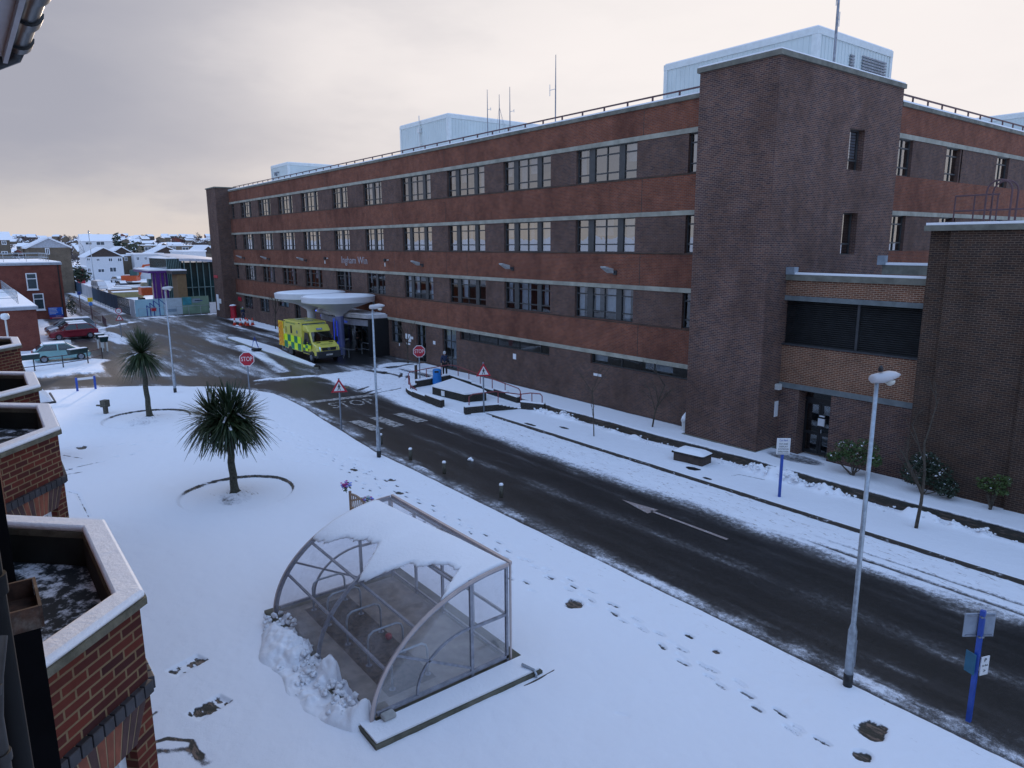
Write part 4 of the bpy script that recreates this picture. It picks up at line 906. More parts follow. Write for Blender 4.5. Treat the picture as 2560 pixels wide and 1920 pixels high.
# blue post with boards seen from behind
t = thing('parking_sign', 'blue sign post by the near kerb carrying a grey board seen from behind', 'sign', (-4.13, 14.18, LZ), 0, None)
b = MB(); b.box(-.04, .04, -.04, .04, 0, 2.3); b.build('post', BLUE, t, world=False)
ax = Vector((.6, .8, 0)); nv = Vector((-.8, .6, 0))
b = MB(); b.obox(Vector((0, 0, 1.98))+nv*.06, ax*.58, nv*.03, (0, 0, .48)); pl = b.build('board', mat('board_back', (.3, .34, .4), .5, .3), t, world=False, bevel=.01)
b = MB()
for z in (1.78, 2.18): b = MB(); b.obox(Vector((0, 0, z))+nv*.035, ax*.5, nv*.02, (0, 0, .03)); b.obox(Vector((0, 0, z))-nv*.0, ax*.1, nv*.1, (0, 0, .03)); b.build('clip_rail', STEEL, pl, world=False)
a2 = Vector((.35, .94, 0)); n2 = Vector((.94, -.35, 0))
b = MB(); b.obox(Vector((0, 0, 1.18))+n2*.055+a2*.14, a2*.2, n2*.015, (0, 0, .38)); pl = b.build('notice', SIGNW, t, world=False)
b = MB()
for i, s in enumerate(('P', 'Car Park', '>')): put_text(b, s, Vector((0, 0, 1.3-i*.11))+n2*.068+a2*.14, a2, (0, 0, 1), .07 if i != 1 else .035, .05 if i != 1 else .14, depth=.2)
b.build('lettering', BLACK, pl, world=False)
b = MB(); b.obox(Vector((0, 0, 1.22))-a2*.08-n2*.06, a2*.02, n2*.2, (0, 0, .42)); b.build('side_plate', mat('teal_plate', (.02, .12, .2), .5), t, world=False)
# low blue framed board by the lane
t = thing('low_sign', 'low white board between two blue posts at the lawn edge by the lane', 'sign', (-51.3, 5.5, 0), 0)
for y in (-.5, .5): b = MB(); b.box(-.05, .05, y-.06, y+.06, 0, .98); b.build('post', BLUE, t, world=False)
b = MB(); b.box(-.025, .025, -.44, .44, .8, .94); b.build('board', SIGNW, t, world=False)
# feeder like stump box on the lawn
t = thing('bird_table', 'small weathered wooden post with box and side arm in the far lawn', 'post', (-43.2, 5.4, .1), R_(40))
b = MB(); b.box(-.09, .09, -.09, .09, 0, .4); b.build('post', WB, t, world=False)
b = MB(); b.box(-.17, .17, -.17, .17, .4, .78); b.build('box', WB, t, world=False, bevel=.01)
b = MB(); b.box(-.55, -.171, -.04, .04, .42, .5); b.build('arm', WB, t, world=False)
# ------------------------------------------------------------------ cabbage palms
def leafmat(name, cols):
    m, nt_, o = newmat(name); p = N(nt_, 'ShaderNodeBsdfPrincipled'); g = N(nt_, 'ShaderNodeNewGeometry')
    cr = N(nt_, 'ShaderNodeValToRGB'); e = cr.color_ramp.elements
    e[0].color = (*cols[0], 1); e[1].color = (*cols[-1], 1)
    for i, c in enumerate(cols[1:-1]): k = e.new((i+1)/(len(cols)-1)); k.color = (*c, 1)
    L(nt_, g.outputs['Random Per Island'], cr.inputs[0]); L(nt_, cr.outputs[0], p.inputs['Base Color'])
    p.inputs['Roughness'].default_value = .5; L(nt_, p.outputs[0], o.inputs[0]); return m
PALM = leafmat('palm_leaf', [(.012, .028, .012), (.022, .048, .018), (.03, .055, .02), (.055, .075, .03), (.016, .035, .015)]); PDRY = leafmat('palm_dry_leaf', [(.05, .055, .04), (.09, .085, .06), (.035, .04, .028)])
def palm(loc, h, R, lab, seed, crown=2, dry=0.5):
    rg = random.Random(seed); t = thing('cabbage_palm', lab, 'palm tree', loc, 0, 'cabbage palms on the lawn')
    b = MB(); top = Vector((-.1, -.04, h)); ks = [Vector((0, 0, -.05)).lerp(top, i/10)+Vector((.03*math.sin(i*1.3), .02*math.cos(i*2), 0)) for i in range(11)]
    b.tube(ks, [.19, .15]+[.135-.003*i for i in range(9)], 12)
    for i in range(5): a = i*1.26; b.tube([(.1*math.cos(a), .1*math.sin(a), .12), (.26*math.cos(a), .26*math.sin(a), -.02)], [.06, .03], 6)
    b.build('trunk', PALMBARK, t, True, world=False)
    cr = MB(); dr = MB(); snw = MB()
    cs = [top+Vector((0, 0, .1))] if crown == 1 else [top+Vector((-.3, -.4, .42)), top+Vector((.12, .1, .62)), top+Vector((.05, .42, .3)), top+Vector((.38, -.1, .3))]
    for c in cs:
        b2 = MB()
        if crown > 1: cr.tube([top-Vector((0, 0, .15)), c], [.1, .07], 8)
        for i in range(int(520 if crown == 1 else 330)):
            ph = rg.uniform(0, 2*math.pi); q = rg.random(); el = math.asin(max(-.98, min(.99, 1-1.75*q)))
            ln = R*rg.uniform(.75, 1.05)*(1. if el > -.4 else .85); w = .028*rg.uniform(.8, 1.2)
            d = Vector((math.cos(ph)*math.cos(el), math.sin(ph)*math.cos(el), math.sin(el)))
            sd = d.cross(Vector((0, 0, 1)))
            sd = sd.normalized() if sd.length > .05 else Vector((1, 0, 0))
            droop = rg.uniform(.12, .5)*(1.1-abs(math.sin(el)))+(.25 if el < -.1 else 0)
            pts = [c+d*(ln*k)+Vector((0, 0, -droop*ln*k*k)) for k in (.03, .35, .7, 1.)]
            ws = [w*.8, w*1.15, w*1.0, .006]
            m_ = dr if (el < -.35 and rg.random() < dry) else cr
            vs = []
            for p_, w_ in zip(pts, ws): vs += [p_-sd*w_, p_+sd*w_]
            m_.add(vs, [(0, 1, 3, 2), (2, 3, 5, 4), (4, 5, 7, 6)])
            if el > .0 and d.x+d.y*.3 > -.3 and rg.random() < .16:
                up = Vector((0, 0, .012)); snw.add([pts[1]-sd*w*1.4+up, pts[1]+sd*w*1.4+up, pts[2]+sd*w*1.2+up, pts[2]-sd*w*1.2+up], [(0, 1, 2, 3)])
    o = cr.build('crown', PALM, t, world=False)
    if dr.v: dr.build('dead_leaves', PDRY, t, world=False)
    if snw.v: snw.build('snow', SNOW, o, world=False)
    return t
palm((-25.85, 7.05, .12), 2.45, 1.36, 'large cabbage palm with several drooping heads in a round snowy bed', 4, 2)
palm((-40.8, 7.1, .12), 3.35, 1.5, 'slimmer cabbage palm with a single round head farther up the lawn', 9, 1, .3)
# ------------------------------------------------------------------ bare trees and shrubs
def bare_tree(loc, h, lab, seed, group=None, r=.05, levels=4, spread=.55, lean=0, cat='tree', mat_=BARK, first=.35, crownm=None):
    rg = random.Random(seed); t = thing('bare_tree', lab, cat, loc, 0, group); tr = MB(); br = MB()
    def grow(p, d, ln, r, lv):
        n = 3; pts = [p]; q = p.copy(); dd = d.copy()
        for i in range(n):
            dd = (dd+Vector((rg.uniform(-.12, .12), rg.uniform(-.12, .12), .05))).normalized(); q = q+dd*(ln/n); pts.append(q.copy())
        (tr if lv == 0 else br).tube(pts, [r*(1-.45*i/n) for i in range(n+1)], 7 if lv == 0 else 4)
        if lv >= levels: return
        for k in range(rg.randint(2, 4) if lv else 5):
            f = rg.uniform(first, 1) if lv == 0 else rg.uniform(.3, 1); i = min(n-1, int(f*n)); s = pts[i].lerp(pts[i+1], f*n-i)
            a = rg.uniform(0, 2*math.pi); e = Vector((math.cos(a), math.sin(a), 0)); nd = (dd*(1-spread)+e*spread+Vector((0, 0, .15))).normalized()
            grow(s, nd, ln*rg.uniform(.4, .62), r*.5, lv+1)
    grow(Vector((0, 0, -.05)), Vector((lean, -lean*.4, 1)).normalized(), h*.72, r, 0)
    tr.build('trunk', mat_, t, True, world=False)
    if br.v: br.build('crown', crownm or mat_, t, world=False)
    return t
bare_tree((-23.2, 22.86, .1), 3.4, 'thin bare sapling on the verge right of the steps', 3, None, .03, 3, .45)
bare_tree((-22.6, 26.3, .1), 3.3, 'crooked bare sapling against the wall left of the corner tower', 5, None, .045, 3, .6, .15)
bare_tree((-8.86, 23.14, .1), 3.9, 'leaning bare sapling in front of the blind brick block', 8, None, .06, 3, .4, .12)
bare_tree((-47.5, 26.6, .05), 3.8, 'slender bare sapling by the wall notices near the entrance', 11, None, .05, 3, .4, -.1)
bare_tree((-76.5, 26.6, 0), 5.2, 'slender bare street tree behind the ambulance door', 13, None, .07, 3, .4, .05)
LEAF = leafmat('shrub_leaf', [(.03, .06, .018), (.05, .1, .025), (.075, .12, .03), (.04, .07, .022)]); LEAFY = leafmat('bright_leaf', [(.05, .09, .02), (.08, .12, .03), (.035, .07, .02)])
REDLEAF = leafmat('berry', [(.25, .02, .02), (.3, .05, .03), (.15, .02, .02)]); EVER = leafmat('evergreen', [(.012, .026, .015), (.02, .04, .02), (.03, .05, .026)])
def leaves(mb, c, rad, n, s, rg, hollow=.3):
    for i in range(n):
        while True:
            v = Vector((rg.uniform(-1, 1), rg.uniform(-1, 1), rg.uniform(-1, 1)))
            if hollow < v.length < 1: break
        p = Vector(c)+Vector((v.x*rad[0], v.y*rad[1], v.z*rad[2])); a = Vector((rg.uniform(-1, 1), rg.uniform(-1, 1), rg.uniform(-.6, .6))).normalized(); b_ = a.orthogonal().normalized()
        b_ = (b_*math.cos(rg.random()*6)+a.cross(b_)*math.sin(rg.random()*6)); k = s*rg.uniform(.6, 1.3)
        mb.add([p-a*k, p+b_*k*.5, p+a*k, p-b_*k*.5], [(0, 1, 2, 3)])
def shrub(loc, lab, blobs, n, s, m, seed, stems=6, snow=.04, berry=0):
    rg = random.Random(seed); t = thing('shrub', lab, 'shrub', loc, 0, 'shrubs along the annex wall'); f = MB(); sn = MB(); st_ = MB(); be = MB()
    for c, r in blobs:
        leaves(f, c, r, n, s, rg)
        leaves(sn, (c[0], c[1], c[2]+r[2]*.3), (r[0]*.8, r[1]*.8, r[2]*.6), int(n*snow), s*.9, rg)
        if berry: leaves(be, (c[0], c[1], c[2]+r[2]*.5), (r[0]*.6, r[1]*.6, r[2]*.4), berry, s*.8, rg)
        for k in range(stems):
            a = rg.uniform(0, 6.28); st_.tube([(0.05*math.cos(a), .05*math.sin(a), 0), (c[0]*.5+.2*math.cos(a)*r[0], c[1]*.5, c[2]*.5), (c[0]+r[0]*.6*math.cos(a), c[1]+r[1]*.6*math.sin(a), c[2]+r[2]*.3)], [.02, .015, .006], 5)
    st_.build('stem', BARK, t, world=False); o = f.build('foliage', m, t, world=False)
    if sn.v: sn.build('snow', SNOW, o, world=False)
    if be.v: be.build('red_leaves', REDLEAF, o, world=False)
    return t
shrub((-12.7, 26.7, .1), 'leggy shrub with a few red leaves beside the recessed door', [((-.35, 0, 1.05), (.45, .4, .32)), ((.35, .1, 1.2), (.5, .45, .35)), ((.1, 0, .75), (.6, .45, .25)), ((-.7, -.2, .65), (.3, .3, .2)), ((.8, -.1, .85), (.3, .3, .25))], 420, .055, LEAF, 1, 3, .04, 9)
shrub((-10.1, 26.6, .1), 'dense dark evergreen shrub speckled with snow, middle of the three', [((-.3, 0, .7), (.55, .45, .5)), ((.35, 0, .85), (.6, .45, .5)), ((0, 0, 1.2), (.5, .4, .4)), ((.75, 0, .45), (.4, .4, .35))], 560, .055, EVER, 2, 2, .06)
shrub((-8.0, 26.75, .1), 'small bright green leafy shrub at the right end of the wall', [((-.25, 0, .9), (.28, .25, .22)), ((.25, 0, 1.1), (.3, .25, .22)), ((.1, 0, .75), (.4, .3, .15))], 230, .055, LEAFY, 3, 3, .02)
# ------------------------------------------------------------------ terrace with low walls
T0 = thing('terrace', 'sunken seating terrace ringed by low dark walls with stepped snowy tops', 'terrace', (-34.5, 22.5, 0))
def wallrun(pts, z0, z1, w=.24, cap=True, name='low_wall'):
    b = MB(); s = MB()
    zs = z1 if isinstance(z1, (list, tuple)) else [z1]*(len(pts)-1)
    for (p, q), zz in zip(zip(pts[:-1], pts[1:]), zs):
        a, c = Vector((*p, (z0+zz)/2)), Vector((*q, (z0+zz)/2)); b.bar(a, c, w, zz-z0)
        a, c = Vector((*p, zz+.045)), Vector((*q, zz+.045)); s.bar(a, c, w*1.12, .085)
    o = b.build(name, B_BLACK, T0)
    if cap: s.build('snow_cap', SNOW, o, bevel=.025)
    return o
def arc(c, r, a0, a1, n): return [(c[0]+r*math.cos(a0+(a1-a0)*i/n), c[1]+r*math.sin(a0+(a1-a0)*i/n)) for i in range(n+1)]
b = MB(); b.prism([(-38.8, 22), (-38.2, 21.3), (-36.5, 20.85), (-35, 20.75), (-33, 20.6), (-30.9, 20.6), (-28.6, 24.3), (-31, 24.9), (-39.2, 25.3)], -.02, .1); b.build('floor', SNOW, T0)
wallrun([(-38.75, 22.15), (-38.55, 21.75), (-38.2, 21.3), (-37.4, 21.0), (-36.6, 20.85)], 0, [.3, .3, .32, .32]); wallrun([(-36.6, 20.82), (-35.6, 20.75), (-34.9, 20.72)], 0, .38); wallrun([(-34.9, 20.7), (-34.0, 20.64), (-33.0, 20.6)], 0, .48)
wallrun([(-38.85, 22.3), (-38.95, 23.4), (-39.3, 25.15)], 0, .5); wallrun([(-39.3, 25.15), (-37.7, 25.0), (-36.2, 24.9)], 0, .5); wallrun([(-36.2, 24.9), (-34.9, 24.8)], 0, .44); wallrun([(-34.9, 24.8), (-33.6, 24.72)], 0, .38); wallrun([(-33.6, 24.72), (-32.3, 24.65)], 0, .5); wallrun([(-32.3, 24.65), (-31.1, 24.55)], 0, .42)
wallrun([(-30.9, 20.65), (-30.55, 21.8), (-30.3, 22.5)], 0, .46)
for i in range(6):
    x0, y0 = -30.3+i*.07, 22.5+i*.2; wallrun([(x0, y0), (x0+.07, y0+.2)], 0, .42-.055*i)
wallrun([(-29.85, 23.75), (-29.2, 24.05), (-28.55, 24.35)], 0, .5)
b = MB(); b.prism([(-36.3, 21.95), (-33.15, 22.2), (-32.75, 23.45), (-33.3, 23.6), (-37.4, 24.15)], .05, .55); o = b.build('planter', B_BLACK, T0)
b = MB(); b.prism([(-36.35, 21.9), (-33.1, 22.15), (-32.7, 23.45), (-33.3, 23.65), (-37.45, 24.2)], .554, .66); b.build('planter_snow', SNOW, o, bevel=.04)
b = MB(); d = Vector((3.15, .25, 0)).normalized(); nn = Vector((d.y, -d.x, 0)); b.obox(Vector((-35.2, 22.04, .32))+nn*.03, d*.3, nn*.04, (0, 0, .3)); b.build('plaque', SIGNW, o)
def handrail(pts, posts, name='handrail', r=.03):
    b = MB(); b.tube(pts, r, 7)
    for x, y, z0, z1 in posts: b.tube([(x, y, z0), (x, y, z1)], r*.9, 7)
    return b.build(name, RAILRED, T0, True)
handrail([(-38.75, 21.7, .1), (-38.75, 21.7, 1.05), (-38.8, 21.85, 1.14), (-39.0, 22.9, 1.16), (-39.2, 25.0, 1.2), (-38.6, 25.12, 1.22), (-36, 24.95, 1.12), (-33, 24.75, 1.0), (-31.2, 24.62, .92), (-31.0, 24.6, .8), (-31.0, 24.6, .1)], [(-39.05, 23.2, .4, 1.16), (-39.15, 24.4, .4, 1.18), (-38.2, 25.1, .4, 1.2), (-36.8, 25.0, .4, 1.15), (-35.4, 24.9, .4, 1.1), (-34.0, 24.8, .4, 1.04), (-32.6, 24.72, .4, .98)])
handrail([(-38.45, 21.6, .1), (-38.45, 21.6, .95), (-38.1, 21.35, .8), (-37.2, 20.98, .62), (-36.3, 20.85, .5)], [(-37.3, 21.0, .1, .64)])
handrail([(-30.8, 20.9, .3), (-30.8, 20.9, 1.0), (-30.72, 21.1, 1.14), (-30.3, 22.3, 1.2), (-29.9, 23.7, .92), (-29.3, 24.0, 1.05), (-28.75, 24.2, 1.06), (-28.65, 24.25, .95), (-28.65, 24.25, .3)], [(-30.55, 21.7, .3, 1.17), (-30.25, 22.45, .3, 1.18), (-29.87, 23.75, .3, .92), (-29.25, 24.02, .3, 1.05)])
# litter bin
t = thing('litter_bin', 'bright blue round litter bin against the terrace wall', 'bin', (-38.4, 23.6, .1))
b = MB(); b.lathe([(.27, .0), (.27, .12), (.265, .121), (.3, .13), (.27, .85), (.28, .88)], n=24); b.build('body', mat('bin_blue', (.015, .17, .5), .4, var=.08), t, 'auto', world=False)
b = MB(); b.lathe([(.285, .88), (.275, 1.04), (.2, 1.1), (0, 1.12)], n=24); b.build('lid', mat('bin_lid', (.02, .2, .52), .4), t, 'auto', world=False)
b = MB(); v = Vector((.8, -.6, 0)); b.obox(v*.26+Vector((0, 0, .95)), Vector((.6, .8, 0))*.26, v*.06, (0, 0, .12)); b.build('mouth', BLACK, t, world=False)
b = MB(); b.lathe([(.28, 0), (.29, .04), (.28, .1)], n=24); b.build('plinth', DARK, t, world=False)
# dark stump post by the stop sign
t = thing('marker_post', 'dark square marker post next to the stop sign by the terrace', 'post', (-41.35, 23.75, .05))
b = MB(); b.box(-.07, .07, -.07, .07, 0, 1.0); b.build('post', TIMB, t, world=False)
b = MB(); b.box(-.08, .08, -.08, .08, 1.0, 1.05); b.build('cap', SNOW, t, world=False, bevel=.02)
# grit box
t = thing('grit_bin', 'dark wooden grit box with a thick snowy lid by the footpath', 'box', (-17.75, 23.25, .1), R_(8))
b = MB(); b.box(-.7, .65, -.35, .4, 0, .36); b.build('box', TIMB, t, world=False, bevel=.02)
b = MB(); b.box(-.76, .71, -.41, .46, .36, .43); b.build('lid', B_BLACK, t, world=False)
b = MB(); b.lathe([(.55, .432), (.55, .5), (.42, .57), (0, .62)], n=4); 
b = MB(); b.add([(-.75, -.4, .432), (.7, -.4, .432), (.7, .45, .432), (-.75, .45, .432), (-.5, -.2, .58), (.45, -.2, .58), (.45, .25, .58), (-.5, .25, .58)], [(0, 1, 5, 4), (1, 2, 6, 5), (2, 3, 7, 6), (3, 0, 4, 7), (4, 5, 6, 7)]); b.build('snow_cap', SNOW, t, 'auto', world=False, bevel=.08)
t = thing('wall_planter', 'small stone tub topped with snow tucked beside the corner tower', 'planter', (-21.1, 27.0, .05))
b = MB(); b.lathe([(.16, 0), (.2, .5), (.24, .55), (.24, .62)], n=16); b.build('tub', OFFW, t, world=False)
b = MB(); b.lathe([(.24, .62), (.2, .75), (.0, 1.05)], n=16); b.build('snow', SNOW, t, True, world=False)
# ------------------------------------------------------------------ cycle shelter
sh = thing('cycle_shelter', 'curved clear cycle shelter with half its roof under snow', 'shelter', (-13.6, 6.7, .1))
X0, X1, YA, YB, ZT = -16.2, -11.05, 5.15, 8.4, 2.42
def ell(a, d=0):      # a from 0 (front foot) to 1 (back top)
    t = a*math.pi/2; return (YB-(YB-YA+d)*math.cos(t)*1.0, .12+(ZT-.12+d)*math.sin(t))
def archpts(x, d=0, n=20): return [(x, *ell(i/n, d)) for i in range(n+1)]
SHF = mat('shelter_frame', (.27, .28, .32), .45, .4, var=.25, scale=7); SHT = mat('shelter_trim', (.5, .42, .4), .4, .3, var=.1)
XM = (X0+X1)/2
for x in (X0, XM, X1):
    b = MB(); q = archpts(x)
    for p, r in zip(q[:-1], q[1:]): b.bar(p, r, .07, .07)
    b.build('arch', SHF, sh)
for x in (X0-.035, X1+.035):
    b = MB(); q = archpts(x, .035)
    for p, r in zip(q[:-1], q[1:]): b.bar(p, r, .03, .07)
    b.box(x-.015, x+.015, YB+.03, YB+.07, .15, ZT+.05); b.build('edge_trim', SHT, sh)
b = MB()
for a in (.3, .52, .78): y, z = ell(a); b.bar((X0, y, z-.05), (X1, y, z-.05), .05, .05)
b.bar((X0, YB, ZT-.02), (X1, YB, ZT-.02), .06, .06); b.build('purlin', SHF, sh)
b = MB(); b.bar((X0-.04, YB+.06, ZT+.05), (X1+.04, YB+.06, ZT+.05), .07, .07); b.build('ridge_trim', SHT, sh)
# end panels framing
for x in (X0, X1):
    b = MB(); b.box(x-.03, x+.03, YA+.1, YB, .28, .35); b.box(x-.03, x+.03, YB-.06, YB, .1, ZT); b.box(x-.028, x+.028, 7.42, 7.49, .1, ell(.86)[1]+.02)
    b.box(x-.025, x+.025, 7.49, YB-.06, 1.28, 1.34)
    c = (7.42, .35)
    for i in range(14):
        a0, a1 = math.pi-i*math.pi/28, math.pi-(i+1)*math.pi/28; b.bar((x, c[0]+1.28*math.cos(a0), c[1]+.98*math.sin(a0)), (x, c[0]+1.28*math.cos(a1), c[1]+.98*math.sin(a1)), .04, .045)
    b.bar((x, ell(.37)[0], ell(.37)[1]), (x, 7.42, .42), .04, .045)
    b.box(x-.12, x+.12, 7.38, 7.53, .08, .1); b.build('end_frame', SHF, sh)
    g = MB(); q = [(x, *ell(i/20, -.02)) for i in range(1, 21)]; g.poly([(x, YA+.12, .35)]+q+[(x, YB, .35)]); g.build('end_panel', POLY, sh)
b = MB()
for x in np.linspace(X0, X1, 5)[1:-1]: b.box(x-.03, x+.03, YB-.06, YB, .1, ZT)
b.box(X0, X1, YB-.05, YB-.01, .28, .34); b.box(X0, X1, YB-.05, YB-.01, 1.27, 1.33); b.build('back_frame', SHF, sh)
g = MB(); g.poly([(X0, YB+.02, .3), (X1, YB+.02, .3), (X1, YB+.02, ZT), (X0, YB+.02, ZT)]); g.build('back_panel', POLY, sh)
g = MB(); n = 24; vs = []
for x in (X0, XM-.015, XM+.015, X1):
    for i in range(n+1): vs.append((x, *ell(i/n*1.0, .035)))
g.add(vs, [(k*(n+1)+i, (k+1)*(n+1)+i, (k+1)*(n+1)+i+1, k*(n+1)+i+1) for k in (0, 2) for i in range(n)]); g.build('roof_panel', POLYR, sh, True)
# snow lying on the upper curve: ragged lower edge
nx, na = 90, 26; vs = []; rg = np.random.RandomState(4)
low = []; lows = []
for i in range(nx+1):
    u = i/nx; x = X0+.02+(X1-X0-.04)*u
    base = .62 if u < .22 else .7 if u < .46 else .58 if u < .55 else .73
    base = np.interp(u, [0, .1, .2, .32, .42, .48, .53, .6, .68, .76, .84, .9, .95, 1], [.52, .56, .64, .69, .71, .6, .5, .6, .72, .76, .82, .84, .74, .66])
    lows.append(base); low.append(base+.008*math.sin(u*41)+.006*math.sin(u*83+1)+.006*rg.randn())
top_ = [np.interp(i/nx, [0, .25, .5, .8, 1], [.93, .94, .965, .99, 1.0]) for i in range(nx+1)]
for i in range(nx+1):
    x = X0+.02+(X1-X0-.04)*i/nx
    for j in range(na+1):
        f = j/na; a = lows[i]+(top_[i]-lows[i])*f+(low[i]-lows[i])*(1-f)**7; th = .055*min(1, f*9+.25, (1-f)*14+.3)+.01*math.sin(x*3+a*9)*min(f*3, 1)
        vs.append((x, *ell(a, .045+th)))
for i in range(nx+1):
    x = X0+.02+(X1-X0-.04)*i/nx
    for j in range(na+1): f = j/na; vs.append((x, *ell(lows[i]+(top_[i]-lows[i])*f+(low[i]-lows[i])*(1-f)**7, .04)))
o0 = (nx+1)*(na+1); id_ = lambda i, j, k=0: k*o0+i*(na+1)+j
fs = [(id_(i, j), id_(i+1, j), id_(i+1, j+1), id_(i, j+1)) for i in range(nx) for j in range(na)]+[(id_(i, 0, 1), id_(i+1, 0, 1), id_(i+1, 0), id_(i, 0)) for i in range(nx)]+[(id_(i, na), id_(i+1, na), id_(i+1, na, 1), id_(i, na, 1)) for i in range(nx)]
fs += [(id_(0, j, 1), id_(0, j), id_(0, j+1), id_(0, j+1, 1)) for j in range(na)]+[(id_(nx, j), id_(nx, j, 1), id_(nx, j+1, 1), id_(nx, j+1)) for j in range(na)]
s = MB(); s.add(vs, fs); s.build('roof_snow', SNOW, sh, True)
def clumps(mb, cs, rg, n=8):
    for (x, y, z, r) in cs:
        vs = []; k = 5
        for i in range(k+1):
            for j in range(n):
                th = math.pi*i/k; ph = 2*math.pi*j/n; rr = r*(1+.3*math.sin(2*ph+x*9)*math.sin(th*2+y*5)+rg.uniform(-.3, .3))
                vs.append((x+rr*math.sin(th)*math.cos(ph), y+rr*math.sin(th)*math.sin(ph), z+rr*.75*math.cos(th)))
        mb.add(vs, [(i*n+j, (i+1)*n+j, (i+1)*n+(j+1) % n, i*n+(j+1) % n) for i in range(k) for j in range(n)])
rg = random.Random(2); cs = []
for i in range(150):
    u = rg.random(); x = X0+.1+(X1-X0-.35)*u; w = .62*(.55+.45*math.sin(u*math.pi)); y = YA-.12-abs(rg.gauss(0, .42))*w; d = (YA-y)
    cs.append((x, y, .12+max(.0, .3*(1-d/.85)*rg.uniform(.5, 1.1)), rg.uniform(.025, .075)))
for i in range(40):
    u = rg.random(); x = X0+.2+(X1-X0-.5)*u; cs.append((x, YA+.02+rg.uniform(-.06, .03), .12+rg.uniform(0, .45)*(.4+.6*math.sin(u*9)**2), rg.uniform(.03, .07)))
s = MB(); hx = np.linspace(X0-.1, X1+.05, 190); hy = np.linspace(YA-1.25, YA+.06, 56); HX, HY = np.meshgrid(hx, hy)
dd = YA+.02-HY; uu = (HX-X0)/(X1-X0); wd = .36+.52*np.sin(np.clip(uu, 0, 1)*math.pi)**.6*(.6+.8*vn(HX*1.1, HY*0, 3))
rid = fbm(HX*1.7, HY*1.9, 4, 41); hh = (.4*np.clip(1-dd/wd, 0, 1)**.6+.015)*(.3+1.35*sm(rid, .3, .72))*(.8+.4*fbm(HX*5.5, HY*5.5, 2, 43))+.07*(fbm(HX*4, HY*4, 3, 44)-.4)*sm(-dd, -wd*1.05, -wd*.7)
hh *= .58*sm(uu, 0, .16)*sm(-uu, -1.02, -.95); HZ = .1+hh*1.15+.035*(fbm(HX*9, HY*9, 3, 45)-.5)*sm(hh, .02, .1)-.03*sm(dd, wd*.9, wd*1.1)
nyy, nxx = HX.shape; s.add(np.stack([HX.ravel(), HY.ravel(), HZ.ravel()], -1).tolist(), [(j*nxx+i, j*nxx+i+1, (j+1)*nxx+i+1, (j+1)*nxx+i) for j in range(nyy-1) for i in range(nxx-1)])
clumps(s, cs, rg); o = s.build('snow_heap', SNOW, None, True); tag(o, 'ragged heap of snow slid off the shelter roof onto the lawn', 'snow heap', kind='stuff')
s = MB(); cs = []; rg = random.Random(6)
for i in range(1500):
    x = rg.uniform(-29.3, 5.5); b_ = sm(np.array(fbm(np.array([[x*.55+9]]), np.array([[0.]]), 3, 14)), .42, .62)[0, 0]; wob = .28*(fbm(np.array([[x*.8]]), np.array([[x*0+2.]]), 3, 4)[0, 0]-.5)
    if rg.random() > .3+.7*b_: continue
    cs.append((x, 24.16+wob+rg.gauss(0, .13), .15+rg.uniform(0, .3)*b_, rg.uniform(.025, .05+.05*b_)))
clumps(s, cs, rg, 7); o = s.build('snow_heap', SNOW, None, True); tag(o, 'long ragged ridge of shovelled snow lumps beside the hospital footpath', 'snow heap', kind='stuff')
# slab and floor
sb = thing('concrete_slab', 'snow dusted concrete slab under the cycle shelter', 'slab', (-13.5, 6.7, 0))
b = MB(); b.prism([(-10.38, 4.88), (-10.3, 8.75), (-16.5, 8.75), (-16.5, 4.95)], .0, .2); b.build('slab', mat('mossy_concrete', (.11, .105, .08), .95, var=.4, scale=3, dirt=(.05, .055, .03)), sb)
b = MB(); b.prism([(-10.44, 4.92), (-10.36, 8.72), (-10.96, 8.72), (-10.96, 4.92)], .2, .255); b.prism([(-11.2, 4.92), (-10.96, 4.92), (-10.96, 5.2), (-11.2, 5.15)], .2, .24); b.build('slab_snow', SNOW, sb, bevel=.02)
b = MB(); b.poly([(-16.15, 5.25, .206), (-11.1, 5.25, .206), (-11.1, 8.35, .206), (-16.15, 8.35, .206)]); b.build('floor', mat('dusty_floor', (.26, .22, .18), .9, var=.4, scale=2.2, dirt=(.34, .33, .32)), sb)
b = MB(); b.poly([(-15.9, 5.75, .21), (-11.5, 5.75, .21), (-11.5, 6.85, .21), (-15.9, 6.9, .21)]); b.build('gravel_strip', mat('brown_litter', (.1, .074, .05), .95, var=.6, scale=11, bump=1), sb)
hp = None
for i, (x, l) in enumerate(((-11.7, 'nearest the clear end panel'), (-12.75, 'second from the near end'), (-13.8, 'third from the near end'), (-14.85, 'fourth from the near end'), (-15.75, 'farthest inside'))):
    if hp is None:
        hp = thing('bicycle_stand', '', 'cycle stand', (x, 6.35, .2), 0, 'hooped cycle stands inside the shelter'); q = MB()
        q.tube([(0, -.42, 0), (0, -.42, .58), (0, -.38, .7), (0, -.28, .76), (0, .28, .76), (0, .38, .7), (0, .42, .58), (0, .42, 0)], .025, 10); q.build('hoop', GALV, hp, True, world=False)
        q = MB()
        for y in (-.42, .42): q.cyl(0, y, 0, .015, .07, 12)
        q.build('foot_plate', STEEL, hp, world=False); h = hp
    else: h = dup(hp, (x, 6.35, .2))
    h['label'] = 'grey hooped cycle stand under the shelter, '+l
b = MB(); b.lathe([(.02, 0), (.07, .02), (.08, .1), (.05, .14)], -13.4, 6.75, .21, 12); o = b.build('red_cup', mat('cup_red', (.35, .02, .03), .4), None, True); tag(o, 'small red cup dropped on the litter under the shelter', 'litter')
